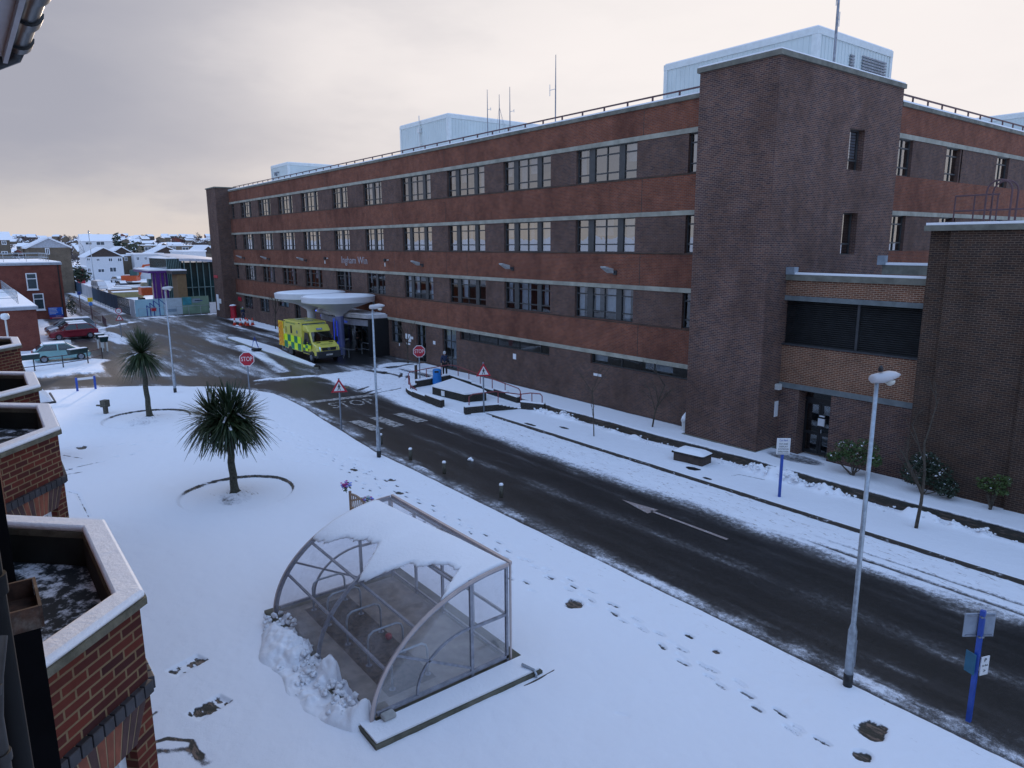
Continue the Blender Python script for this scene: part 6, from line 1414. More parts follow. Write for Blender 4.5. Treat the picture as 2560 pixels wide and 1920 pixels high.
for (u, v, rz, col, kd, lab, L_) in ((293, 706, 190, (.35, .37, .4), 'estate', 'silver estate car in the far car park under the far lamp post', 4.6), (318, 711, 180, (.3, .42, .45), 'saloon', 'pale snow covered saloon beside the silver estate in the far car park', 4.3), (250, 725, 10, (.6, .6, .62), 'van', 'white van just behind the site fence', 4.9), (305, 719, 185, (.02, .03, .06), 'saloon', 'dark blue car with snowy roof in front of the silver estate', 4.2), (199, 690, 100, (.03, .03, .035), 'hatch', 'small dark car at the end of the far lane', 3.9), (326, 684, 95, (.5, .5, .52), 'van', 'white van parked by the white terrace garages', 5.0), (340, 697, 180, (.02, .12, .13), 'van', 'teal van with snowy roof behind the orange digger arm', 5.0)):
    p = G(u, v); car(p, R_(rz), lab, col, L_, 1.8, 1.5 if kd != 'van' else 1.5, kd, 1, 'cars in the far car park', False)
# ------------------------------------------------------------------ car park rail and planters
pr_ = thing('car_park_rail', 'low metal rail with white posts and snow drift along the car park edge', 'railing', (-62.8, 5, 0))
pts = [(-60.4, -6), (-61.2, -2), (-61.8, 1.6), (-62.25, 3.55), (-62.7, 5.4), (-63.6, 7.15), (-65.4, 8.4)]
b = MB()
for z in (.95, .4): b.tube([(x, y, z) for x, y in pts], .03, 6)
b.build('rail', BROWNRAIL, pr_)
for x, y in pts[1:]: b = MB(); b.box(x-.04, x+.04, y-.04, y+.04, 0, 1.0); b.build('post', TIMB if y > 6 else DARK, pr_)
PLG = mat('planter_green', (.012, .035, .035), .5)
def trough(a, c, lab, z=.95):
    a, c = Vector((*a, z)), Vector((*c, z)); t = thing('planter_trough', lab, 'planter', (a+c)/2, math.atan2((c-a).y, (c-a).x), 'dark green planters on the car park rail'); l = (c-a).length/2
    b = MB(); b.add([(-l, -.17, 0), (l, -.17, 0), (l, .17, 0), (-l, .17, 0), (-l-.05, -.25, .36), (l+.05, -.25, .36), (l+.05, .25, .36), (-l-.05, .25, .36)], [(0, 3, 2, 1), (4, 5, 6, 7), (0, 1, 5, 4), (1, 2, 6, 5), (2, 3, 7, 6), (3, 0, 4, 7)]); b.build('trough', PLG, t, world=False)
    b = MB(); b.box(-l, l, -.22, .22, .362, .42); b.build('snow', SNOW, t, world=False, bevel=.03)
trough((-61.95, 2.4), (-62.2, 3.9), 'dark green planter on the rail below the back of the teal car'); trough((-62.95, 5.9), (-63.6, 7.1), 'dark green planter on the rail by the bonnet of the teal car')
for x, y, l in ((-70.5, 9.3, 'square dark green planter on a pale stand, nearer the lamp post'), (-73.0, 9.35, 'square dark green planter on a pale stand beside the red car wheel')):
    t = thing('planter_stand', l, 'planter', (x, y, 0), 0, 'planters on stands'); b = MB()
    for dx in (-.2, .2):
        for dy in (-.2, .2): b.box(dx-.04, dx+.04, dy-.04, dy+.04, 0, .85)
    b.build('stand', OFFW, t, world=False)
    b = MB(); b.add([(-.25, -.25, .85), (.25, -.25, .85), (.25, .25, .85), (-.25, .25, .85), (-.36, -.36, 1.3), (.36, -.36, 1.3), (.36, .36, 1.3), (-.36, .36, 1.3)], [(0, 3, 2, 1), (4, 5, 6, 7), (0, 1, 5, 4), (1, 2, 6, 5), (2, 3, 7, 6), (3, 0, 4, 7)]); b.build('tub', PLG, t, world=False)
    b = MB(); b.prism([(-.36, -.36), (.36, -.36), (.36, .36), (-.36, .36)], 1.302, 1.37); b.build('snow', SNOW, t, world=False, bevel=.03)
t = thing('notice_frame', 'pale low noticeboard on legs in the snow behind the teal car', 'sign', (-72.5, 6.2, 0), R_(90)); b = MB()
for x in (-.8, .8): b.box(x-.05, x+.05, -.04, .04, 0, 1.0)
b.build('leg', OFFW, t, world=False); b = MB(); b.box(-.75, .75, -.02, .02, .45, 1.0); b.build('board', OFFW, t, world=False)
# ------------------------------------------------------------------ the house the photograph is taken from
ho = thing('brick_house', 'red brick house at left with snow capped parapet bays and black pipes', 'building', (-12, -2, 0))
yw = lambda x: .02+.0165*(-x-4.5)
b = MB(); b.prism([(10, -9), (10, -.9), (-4.6, -.9), (-4.6, yw(-4.6)-.02), (-26.5, yw(-26.5)), (-26.5, -9)], -.1, 10.2); b.build('wall', B_HOUSE, ho)
b = MB(); b.add([(10.4, .42, 10.53), (-5.9, .42, 10.53), (-5.9, -4.5, 13.6), (10.4, -4.5, 13.6), (-5.9, -.1, 10.45), (-26.9, -.1, 10.45), (-26.9, -4.5, 13.6), (10.4, -9.5, 10.4), (-26.9, -9.5, 10.4)], [(0, 3, 2, 1), (4, 2, 6, 5), (3, 7, 8, 6, 2)]); rf = b.build('roof', patchysnow('snowy_tiles', (.06, .035, .03), .8, 2), ho)
STONE = mat('mossy_stone', (.13, .12, .085), .95, var=.4, scale=5, dirt=(.05, .06, .03), bump=.4)
SOLD = mat('blue_brick', (.032, .031, .036), .6, var=.45, scale=7)
VOU = [mat('red_voussoir', (.2, .06, .032), .8, var=.25, scale=9), mat('dark_voussoir', (.06, .03, .028), .8, var=.3, scale=9), mat('arch_joint', (.3, .22, .13), .9)]
def bay(outer, z, full=True, patchy=False, lab=None):
    "canted two storey bay: outer = coping outline A (far wall) B C D (near wall)"
    A, B, C, D = [Vector((*p, 0)) for p in outer]
    def inset(d):
        pts = [A, B, C, D]; out = []
        for i, p in enumerate(pts):
            ns = []
            if i > 0: e = (p-pts[i-1]).normalized(); ns.append(Vector((e.y, -e.x, 0)))
            if i < 3: e = (pts[i+1]-p).normalized(); ns.append(Vector((e.y, -e.x, 0)))
            if len(ns) == 1: out.append(p+ns[0]*d)
            else: m_ = (ns[0]+ns[1]).normalized(); out.append(p+m_*(d/m_.dot(ns[0])))
        return [(v.x, v.y) for v in out]
    q = MB(); W0 = inset(.05); WI = inset(.19); C0 = inset(0); C1 = inset(.21)
    sg = 1
    # outward is +y: check inset moved inwards
    if W0[1][1] > B.y: W0 = inset(-.05); WI = inset(-.19); C1 = inset(-.21); sg = -1
    def ring(mb, o, i_, z0, z1, m=0):
        for k in range(3): 
            a, c, d_, e = o[k], o[k+1], i_[k+1], i_[k]
            mb.add([(a[0], a[1], z0), (c[0], c[1], z0), (d_[0], d_[1], z0), (e[0], e[1], z0), (a[0], a[1], z1), (c[0], c[1], z1), (d_[0], d_[1], z1), (e[0], e[1], z1)], [(0, 1, 5, 4), (2, 3, 7, 6), (4, 5, 6, 7), (3, 2, 1, 0)], m)
        for k in (0, 3): a, e = o[k], i_[k]; mb.add([(a[0], a[1], z0), (e[0], e[1], z0), (e[0], e[1], z1), (a[0], a[1], z1)], [(0, 1, 2, 3)], m)
    ring(q, W0, WI, 5.53, z-.065)
    S0 = inset(.02*sg)
    par = q.build('bay_parapet', B_HOUSE, ho)
    # mullion piers below the arches, one opening to each face
    p = MB(); wins = []
    for k in range(3):
        a, c = Vector((*W0[k], 0)), Vector((*W0[k+1], 0)); e = (c-a); ln = e.length; e.normalize(); n_ = Vector((-e.y, e.x, 0))
        if n_.dot(Vector(((W0[k][0]+W0[k+1][0])/2-(A.x+D.x)/2, 1, 0))) < 0: n_ = -n_
        pw = .2 if ln < 1.3 else .27
        for s0, s1 in ((0, pw), (ln-pw, ln)):
            m_ = a+e*((s0+s1)/2)-n_*.12; p.obox((m_.x, m_.y, 4.24), e*(s1-s0), n_*.24, (0, 0, 2.58))
        m_ = a+e*(ln/2)-n_*.12; p.obox((m_.x, m_.y, 1.5), e*ln, n_*.24, (0, 0, 3.1))
        wins.append((a, e, n_, ln, pw))
    p.build('bay_wall', B_HOUSE, ho)
    s_ = MB(); vm = MB(); k0 = 0
    for (a, e, n_, ln, pw) in wins:
        cnt = max(4, int(ln/.1)); st_ = ln/cnt
        for i in range(cnt): m_ = a+e*(st_*(i+.5))-n_*.02; s_.obox((m_.x, m_.y, 5.885), e*(st_-.01), n_*.13, (0, 0, .1))
        # flat gauged arch with splayed voussoirs
        cv = 11; w0 = ln-2*pw+.02; w1 = min(ln-.06, w0+.34)
        mid = a+e*(ln/2)
        for i in range(cv):
            f0, f1 = i/cv-.5, (i+1)/cv-.5; g_ = .006
            pts = [mid+e*(w0*f0+g_)+n_*.006+Vector((0, 0, 5.53)), mid+e*(w0*f1-g_)+n_*.006+Vector((0, 0, 5.53)), mid+e*(w1*f1-g_)+n_*.006+Vector((0, 0, 5.832)), mid+e*(w1*f0+g_)+n_*.006+Vector((0, 0, 5.832))]
            vm.add(pts, [(0, 1, 2, 3)], 0 if (i in (3, 4, 5, 7)) else 1)
        pts = [mid+e*(w0*-.5)+n_*.003+Vector((0, 0, 5.53)), mid+e*(w0*.5)+n_*.003+Vector((0, 0, 5.53)), mid+e*(w1*.5)+n_*.003+Vector((0, 0, 5.832)), mid+e*(w1*-.5)+n_*.003+Vector((0, 0, 5.832))]
        vm.add(pts, [(0, 1, 2, 3)], 2)
        # window
        fr = MB(); zc = 4.25; x0, x1 = pw, ln-pw
        def bx_(s0, s1, z0, z1, d0, d1): m_ = a+e*((s0+s1)/2)-n_*((d0+d1)/2); fr.obox((m_.x, m_.y, (z0+z1)/2), e*(s1-s0), n_*(d1-d0), (0, 0, z1-z0))
        bx_(x0, x0+.07, 3.05, 5.53, .1, .18); bx_(x1-.07, x1, 3.05, 5.53, .1, .18); bx_(x0+.07, x1-.07, 5.46, 5.53, .1, .18); bx_((x0+x1)/2-.035, (x0+x1)/2+.035, 3.05, 5.46, .102, .178); bx_(x0+.07, x1-.07, 4.8, 4.87, .104, .176)
        w_ = fr.build('window', WHITE, ho); g_ = MB(); m0, m1 = a+e*x0-n_*.14, a+e*x1-n_*.14
        g_.add([(m0.x, m0.y, 3.05), (m1.x, m1.y, 3.05), (m1.x, m1.y, 5.53), (m0.x, m0.y, 5.53)], [(0, 1, 2, 3)]); g_.build('pane', GLASS, w_)
        g_ = MB(); m0, m1 = a+e*x0-n_*.21, a+e*x1-n_*.21; g_.add([(m0.x, m0.y, 3.05), (m1.x, m1.y, 3.05), (m1.x, m1.y, 5.53), (m0.x, m0.y, 5.53)], [(0, 1, 2, 3)]); g_.build('blind', CURT, w_)
    s_.build('soldier_course', SOLD, par, bevel=.006); vm.build('flat_arch', VOU, par)
    c_ = MB(); ring(c_, C0, C1, z-.065, z-.012); co_ = c_.build('coping', STONE, ho)
    sn_ = MB(); ring(sn_, inset(.012*sg), inset(.205*sg), z-.015, z+.05); sn_.build('coping_snow', patchysnow('thin_snow_stone', (.1, .09, .06), 1.45, 3.5) if patchy else SNOW, ho, 'auto', bevel=.025)
    r_ = MB(); r_.poly([(x, y, 6.27) for x, y in inset(.18*sg)]); r_.build('bay_roof', patchysnow('wet_felt', (.012, .016, .018), .42, 5), ho)
    u_ = MB()
    I0, I1 = inset(.192*sg), inset(.21*sg)
    ring(u_, I0, I1, 6.25, z-.07); u_.build('upstand', mat('felt_upstand', (.02, .022, .018), .8, var=.4), ho)
bay([(-7.86, .06), (-7.12, .79), (-5.39, .79), (-4.66, .02)], 6.6)
bay([(-13.95, .1), (-13.2, .9), (-11.37, .86), (-10.45, .1)], 6.6)
bay([(-17.55, .2), (-16.83, .96), (-15.15, .93), (-14.35, .15)], 6.6)
bay([(-24.5, .4), (-23.76, 1.09), (-22.05, 1.06), (-21.2, .32)], 6.6)
# pipes and box close to the camera
b = MB(); b.tube([(-3.3, -.06, 5), (-3.3, -.06, 8.25)], .052, 16); b.tube([(-3.3, -.06, 7.75), (-3.3, -.06, 7.83)], .062, 16); b.build('soil_pipe', mat('black_iron', (.007, .008, .009), .7, var=.3, spec=.2), ho, 'auto')
b = MB(); b.tube([(-2.42, -.085, 5.2), (-2.42, -.085, 7.72), (-2.44, -.07, 7.84), (-2.5, -.045, 7.94)], .027, 14); b.tube([(-2.42, -.085, 7.58), (-2.42, -.085, 7.61)], .033, 14); b.tube([(-2.42, -.085, 7.8), (-2.425, -.08, 7.83)], .032, 14); b.build('downpipe', mat('rusty_downpipe', (.03, .028, .027), .5, var=.4, scale=8), ho, 'auto')
hb = MB()
x0, x1, y0, y1, z0, z1 = -4.5, -4.1, -.12, .125, 7.18, 7.3
for q in ((x0, x1, y1-.015, y1), (x0, x1, y0, y0+.015), (x0, x0+.015, y0+.016, y1-.016), (x1-.015, x1, y0+.016, y1-.016)): hb.box(*q, z0, z1)
hb.box(x0+.015, x1-.015, y0+.015, y1-.015, z0, z0+.02); hb.build('rusty_hopper', mat('rusty_iron', (.07, .035, .022), .85, var=.6, scale=14, dirt=(.2, .17, .14)), ho)
b = MB(); b.box(-4.5, -4.1, -.12, .105, 3.9, 7.179); b.box(-4.66, -4.58, -1.4, .04, 3.5, 7.98); b.build('black_infill', mat('flat_black', (.006, .006, .007), 1., spec=.05), ho)  # plain black panels added to fill the dark gap between pipes and bay
# eaves with gutter over the window
b = MB(); b.box(-5.95, 2, -1.2, .4, 10.32, 10.36); b.box(-5.95, 2, .4, .425, 10.28, 10.52); b.box(-6.15, -5.951, -.4, .36, 10.24, 10.5); b.build('soffit', mat('soffit_white', (.55, .56, .58), .6, var=.08, dirt=(.35, .34, .32)), ho)
g = MB(); n = 10
for (xa, xb, r, dz) in ((-5.85, 2, .066, 0), (-5.3, -5.15, .082, 0), (-4.72, -4.57, .082, 0), (-5.92, -5.78, .082, 0), (-4.1, -3.95, .082, 0)):
    vs = [(x, .495+r*math.cos(a), 10.42+dz+r*math.sin(a)) for x in (xa, xb) for a in np.linspace(math.pi, 2*math.pi, n)]
    vs += [(x, .495+r*.9*math.cos(a), 10.42+dz+r*.9*math.sin(a)) for x in (xa, xb) for a in np.linspace(math.pi, 2*math.pi, n)]
    g.add(vs, [(i, i+1, n+i+1, n+i) for i in range(n-1)]+[(2*n+i, 3*n+i, 3*n+i+1, 2*n+i+1) for i in range(n-1)]+[(0, n, 3*n, 2*n), (n-1, 3*n-1, 4*n-1, 2*n-1)]+[tuple(range(n)), tuple(range(n, 2*n))])
GUT = mat('black_gutter', (.014, .016, .018), .28, var=.3); g.build('gutter', GUT, ho, 'auto')
b = MB(); b.tube([(-5.95, .495, 10.42), (-6.05, .47, 10.36), (-6.06, .3, 10.26), (-6.2, .05, 10.2), (-6.2, -.3, 10.15)], [.06, .055, .045, .04, .04], 12); b.build('swan_neck', GUT, ho, True)
# entrance porch of the house
ph = thing('house_porch', 'snow covered porch roof on a red column beyond the second bay', 'porch', (-35.3, 1.6, 0))
b = MB(); b.box(-36.2, -34.2, -.5, 2.3, 2.55, 2.8); b.build('beam', B_BLACK, ph)
b = MB(); b.add([(-36.4, -.5, 2.8), (-34.0, -.5, 2.8), (-34.0, 2.45, 2.8), (-36.4, 2.45, 2.8), (-35.9, -.5, 3.75), (-34.5, -.5, 3.75), (-34.6, 1.7, 3.6), (-35.8, 1.7, 3.6)], [(0, 3, 2, 1), (4, 5, 6, 7), (0, 1, 5, 4), (1, 2, 6, 5), (2, 3, 7, 6), (3, 0, 4, 7)]); b.build('roof', SNOW, ph, 'auto', bevel=.1)
b = MB(); b.tube([(-34.1, -.5, 2.78), (-34.1, 2.5, 2.78), (-36.3, 2.5, 2.78)], .05, 6); b.build('gutter', GUT, ph)
for x in (-35.3, -36.1): b = MB(); b.box(x-.11, x+.11, 2.1, 2.32, 0, 2.55); b.build('column', mat('maroon_paint', (.2, .012, .03), .5, var=.2), ph)
# ------------------------------------------------------------------ maroon brick building by the car park
mb = thing('flat_roofed_building', 'maroon brick flat roofed block with a low extension at far left', 'building', (-95, 0, 0))
b = MB(); b.box(-106.95, -75, -14, 5.0, -.1, 3.65); b.box(-135, -107, -16, 10.35, -.1, 6.8); b.build('wall', B_FAR, mb)
b = MB(); b.box(-106.9, -74.85, -14, 5.15, 3.65, 3.92); b.box(-135.1, -106.85, -16, 10.5, 6.8, 7.08); b.build('fascia', mat('grey_fascia', (.3, .32, .36), .6), mb)
b = MB(); b.box(-106.9, -74.95, -14, 5.05, 3.922, 4.0); b.box(-135, -106.95, -16, 10.4, 7.082, 7.2); b.build('roof_snow', SNOW, mb)
def rail_run(a, c, h, n, nm='roof_rail'):
    a, c = Vector(a), Vector(c); q = MB()
    for z in (h, h*.5): q.tube([a+Vector((0, 0, z)), c+Vector((0, 0, z))], .03, 5)
    for i in range(n+1): p = a.lerp(c, i/n); q.tube([p, p+Vector((0, 0, h))], .03, 5)
    q.build(nm, GALV, mb)
rail_run((-78, 3.9, 4), (-106, 3.9, 4), 1.1, 14); rail_run((-78, 3.9, 4), (-78, -8, 4), 1.1, 4); rail_run((-109, 9.3, 7.2), (-109, -12, 7.2), 1.0, 9); rail_run((-122, 9.3, 7.2), (-122, -12, 7.2), 1.0, 9); rail_run((-109, 9.3, 7.2), (-122, 9.3, 7.2), 1.0, 6)
def gy(s, n, z): return (-107-n, s, z)
for y0, y1, z0, z1 in ((6.5, 7.65, 3.8, 5.84), (6.95, 8.1, 1.25, 3.3)):
    q = MB()
    for (a0, a1, b0, b1) in ((y0, y0+.12, z0, z1), (y1-.12, y1, z0, z1), (y0+.12, y1-.12, z0, z0+.12), (y0+.12, y1-.12, z1-.12, z1), (y0+.12, y1-.12, z1-.75, z1-.65)): q.box(-106.998, -106.93, a0, a1, b0, b1)
    q.box(-106.999, -106.85, y0-.06, y1+.06, z0-.12, z0-.001); w_ = q.build('window', WHITE, mb); q = MB(); q.add([(-106.96, y0, z0), (-106.96, y1, z0), (-106.96, y1, z1), (-106.96, y0, z1)], [(0, 1, 2, 3)]); q.build('pane', mat('dark_pane', (.03, .05, .06), .08), w_)
q = MB(); q.box(-106.998, -106.9, 8.4, 10.0, .5, 1.45); sg_ = q.build('direction_sign', mat('sign_blue', (.0, .1, .5), .4), mb)
q = MB(); q.box(-106.998, -106.9, 8.45, 10.0, .22, .495); q.build('purple_strip', mat('sign_purple', (.05, .03, .2), .4), sg_); q = MB(); q.box(-106.998, -106.9, 8.45, 10.0, .04, .215); q.build('red_strip', RED, sg_)
q = MB()
for i, w_ in enumerate((.9, .8, .85, .95, .7)): q.box(-106.899, -106.895, 8.47, 8.47+w_, 1.33-i*.17, 1.38-i*.17); q.box(-106.899, -106.895, 9.82, 9.92, 1.31-i*.17, 1.39-i*.17)
q.box(-106.899, -106.895, 9.1, 9.7, .32, .36); q.box(-106.899, -106.895, 8.7, 9.85, .1, .14); q.build('lettering', SIGNW, sg_)
q = MB(); q.tube([(-107.05+.1, 10.0, 0), (-107.05+.1, 10.0, 6.8)], .07, 8); q.build('downpipe', BLACK, mb)
q = MB(); leaves(q, (-106.8, 10.9, 1.6), (.5, .6, 1.3), 260, .14, random.Random(2)); o = q.build('climbing_shrub', EVER, None); tag(o, 'dark climbing shrub at the corner of the maroon brick building', 'shrub')
p = PX(12, 790, -71); t = thing('globe_lamp', 'thin white lamp post with a pale globe before the maroon extension', 'street lamp', (-71, p.y, 0)); q = MB(); q.cyl(0, 0, 0, p.z-.3, .07, 8); q.build('pole', OFFW, t, world=False); q = MB(); q.lathe([(.08, 0), (.3, .1), (.34, .3), (.25, .5), (0, .55)], 0, 0, p.z-.32, 14); q.build('globe', WHITE, t, True, world=False)
# ------------------------------------------------------------------ lane furniture
gr_ = thing('guard_rail', 'long rust brown pedestrian guard rail along the far lane', 'railing', (-118, 13.6, 0)); q = MB()
def rails(a, c, n):
    a, c = Vector((*a, 0)), Vector((*c, 0))
    for z in (.95, .15): q.bar(a+Vector((0, 0, z)), c+Vector((0, 0, z)), .045)
    for i in range(n+1): p = a.lerp(c, i/n); q.box(p.x-.02, p.x+.02, p.y-.02, p.y+.02, 0, .95)
rails((-143, 14.5), (-99, 13.0), 36); q.build('rail', BROWNRAIL, gr_); q = MB(); rails((-97.5, 13.0), (-92, 12.6), 9); q.build('rail', BROWNRAIL, gr_)
def board_sign(u, v, h, parts, lab):
    p = G(u, v); t = thing('lane_sign', lab, 'sign', p); q = MB(); q.cyl(0, 0, 0, h, .06, 8); q.build('post', BROWNRAIL, t, world=False)
    for nm, m_, z0, z1, w_ in parts: q = MB(); q.box(.06, .1, -w_/2, w_/2, z0, z1); q.build(nm, m_, t, world=False, bevel=.02)
board_sign(203, 781, 2.9, [('blue_plate', BLUE, 2.45, 2.9, .42), ('white_arrow', SIGNW, 2.5, 2.85, .1)], 'small blue arrow sign on a thin brown post beside the guard rail')
board_sign(232, 806, 2.9, [('yellow_plate', YEL, 2.5, 3.0, .55), ('blue_plate', mat('mid_blue', (.05, .2, .55), .4), 2.05, 2.45, .4)], 'yellow over blue sign on a thin brown post beside the guard rail')
# ------------------------------------------------------------------ building site hoardings
HB = mat('hoarding_blue', (.015, .045, .085), .9, var=.25, scale=.8); HW = mat('hoarding_pale', (.36, .37, .4), .6, var=.2, scale=.7); PIC = mat('picture_sky', (.3, .48, .55), .5, var=.12, scale=.5); PICG = mat('picture_green', (.16, .25, .18), .5, var=.3, scale=.6); PICT = mat('picture_teal', (.04, .25, .3), .5, var=.3, scale=1.); PICB = mat('picture_blue', (.03, .06, .25), .5)
def hoard(name, x0, x1, y0, y1, m_, lab, h=2.1):
    t = thing(name, lab, 'fence', ((x0+x1)/2, (y0+y1)/2, 0), 0, 'building site hoardings'); n = max(2, int(abs(x1-x0)/2.4)); q = MB()
    for i in range(n):
        xa = x0+(x1-x0)*i/n; xb = x0+(x1-x0)*(i+.97)/n; ya = y0+(y1-y0)*i/n; yb = y0+(y1-y0)*(i+.97)/n; q.bar((xa, ya, .15+h/2), (xb, yb, .15+h/2), .06, h-.1*(i % 2))
    q.build('panel', m_, t); q = MB()
    for i in range(n+1): xa = x0+(x1-x0)*i/n; ya = y0+(y1-y0)*i/n; q.box(xa-.25, xa+.25, ya-.3, ya+.25, 0, .25)
    q.build('foot_block', OFFW, t); return t
hoard('site_hoarding', -113, -139, 17.2, 17.5, HB, 'dark blue site hoarding along the lane, the long near run'); hoard('site_hoarding', -139.2, -155, 17.5, 17.9, HW, 'pale grey site hoarding in the middle of the run'); hoard('site_hoarding', -155.2, -182, 17.9, 18.6, HB, 'dark blue site hoarding at the far end of the lane')
t = thing('mesh_gate', 'dark open mesh gate between the blue hoarding and the picture panels', 'gate', (-107.5, 17.2, 0)); q = MB()
for i in range(16): x = -112.8+i*.56; q.box(x-.04, x+.04, 17.15, 17.22, .1, 2.2)
for z in (.15, 1.1, 2.2): q.bar((-112.8, 17.19, z), (-104.2, 17.19, z), .07)
q.build('frame', DARK, t)
ph_ = thing('picture_hoarding', 'long hoarding across the forecourt printed with pale blue building pictures', 'fence', (-101.3, 22, 0))
q = MB(); q.bar((-104.2, 17.25, 1.2), (-101.6, 17.3, 1.2), .06, 2.2); q.build('pale_panel', HW, ph_)
def pan(nm, m_, y0, y1, z0, z1, d=0): q = MB(); q.box(-101.5+d, -101.44+d, y0, y1, z0, z1); return q.build(nm, m_, ph_)
pan('sky_panel', PIC, 17.35, 20.7, .1, 2.3); pan('pale_panel', mat('pale_panel', (.42, .5, .55), .5, var=.1), 20.72, 23.0, .1, 2.3); o = pan('green_panel', PICG, 23.02, 26.4, .1, 2.4)
q = MB()
for i, (y, h) in enumerate(((18.7, 1.5), (19.1, 1.8), (19.55, 2.1), (20.2, 2.28))): q.box(-101.43, -101.425, y-.06, y+.06, .1, h); q.bar((-101.427, y, h), (-101.427, y+.75, h-.75 if h-.75 > .3 else .3), .005, .09)
q.build('painted_frame', PICB, ph_); q = MB(); q.box(-101.43, -101.425, 23.1, 24.2, 1.3, 2.3); q.build('painted_teal', PICT, ph_); q = MB(); q.box(-101.43, -101.425, 24.3, 25.3, 1.55, 2.1); q.box(-101.43, -101.425, 21.2, 22.3, .5, .9); q.build('painted_house', mat('pic_grey', (.2, .27, .33), .5), ph_); q = MB(); q.box(-101.43, -101.425, 24.6, 25.6, 1.75, 1.85); q.build('painted_roof', PICB, ph_)
q = MB(); q.box(-101.3, -101.25, 19.1, 19.75, .75, 1.2); q.build('warning_board', RED, ph_); q = MB(); q.box(-101.4, -101.3, 26.45, 27.6, 0, 1.5); q.build('white_board', WHITE, ph_)
q = MB()
for y in np.arange(17.6, 26.5, 1.5): q.tube([(-100.7, y, 0), (-100.7, y, 1.2)], .03, 5)
q.tube([(-100.7, 17.6, 1.2), (-100.7, 26.4, 1.2)], .03, 5); o = q.build('front_rail', GALV, ph_)
# ------------------------------------------------------------------ glass fronted building and purple frame
gb = thing('glass_building', 'dark green glazed building with curved snowy roof beside the far tower', 'building', (-116, 30, 0)); XG = -110
y0, y1, y2 = PX(421, 680, XG).y, PX(459, 680, XG).y, 46; zt = PX(440, 647, XG).z; za = PX(461, 646, XG).z
q = MB(); q.box(XG-16, XG-.3, y1, y2, 0, za-.6); q.box(XG-12, XG-.6, y0, y1, 0, zt); q.build('wall', mat('dark_green_glass', (.014, .04, .042), .12, var=.4, scale=.5), gb)
q = MB()
for i in range(12): y = y1+.2+i*.85; q.box(XG-.3, XG-.1, y-.06, y+.06, 0, za-.3)
q.box(XG-.25, XG-.15, y1, y2, za*.42, za*.42+.12)
for i in range(9): y = y0+(y1-y0)*i/9; q.box(XG-.6, XG-.5, y-.05, y+.05, 0, zt)
q.build('mullion', mat('pale_green_mullion', (.12, .2, .2), .4), gb)
q = MB()
for i in range(14):
    a, c = y1-.6+i*(y2-y1)/14, y1-.6+(i+1)*(y2-y1)/14; f = lambda y: za-.9*(max(0, y-y1)/9)**1.6
    q.add([(XG+.6, a, f(a)), (XG+.6, c, f(c)), (XG-16, c, f(c)+.6), (XG-16, a, f(a)+.6), (XG+.6, a, f(a)-.35), (XG+.6, c, f(c)-.35)], [(0, 1, 2, 3), (4, 5, 1, 0)])
q.build('roof', mat('roof_grey', (.45, .48, .55), .5), gb); q = MB(); q.box(XG-12, XG-.4, y0-.2, y1-.7, zt, zt+.15); q.build('roof_snow', SNOW, gb)
ya, yb = PX(443, 700, -106).y, PX(466, 700, -106).y; zz = PX(455, 685, -106).z; q = MB(); q.box(-109, -106, ya, yb, 0, zz); q.build('tan_pier', mat('tan_cladding', (.2, .13, .065), .7, var=.12), gb); q = MB(); q.box(-109.2, -105.8, ya-.6, yb+.1, zz, zz+.45); q.build('flat_roof', FRAME, gb); q = MB(); q.box(-109.2, -105.8, ya-.6, yb+.1, zz+.452, zz+.6); q.build('roof_snow', SNOW, gb)
ya, yb = PX(404, 640, -126).y, PX(424, 640, -126).y; q = MB(); q.box(-134, -126, ya, yb, 0, PX(410, 642, -126).z); q.build('white_wall', WHITE, gb)
pf = thing('purple_canopy', 'purple steel posts carrying a snow covered flat canopy on the building site', 'canopy', (-112, 25, 0)); PUR = mat('purple_paint', (.09, .015, .17), .45)
for u, v, w_ in ((387, 726, .3), (398, 734, .55), (410, 735, .4), (420, 736, .3), (431, 737, .35), (438, 730, .3)):
    p = PX(u, v, -111); q = MB(); q.box(-111-w_/2, -111+w_/2, p.y-w_/2, p.y+w_/2, 0, PX(u, 681, -111).z); q.build('post', PUR, pf)
a, c = PX(368, 677, -111), PX(444, 682, -111); q = MB(); q.box(-121, -110.6, a.y, c.y, a.z-.35, a.z-.05); q.build('beam', PUR, pf); q = MB(); q.box(-121, -110.6, a.y, c.y, a.z-.048, a.z+.2); q.build('snow', SNOW, pf, bevel=.05)
q = MB(); q.box(-118, -117.8, PX(415, 700, -118).y, PX(442, 700, -118).y, .0, a.z-.4); q.build('wall_panel', mat('plum_panel', (.06, .015, .06), .6), pf)
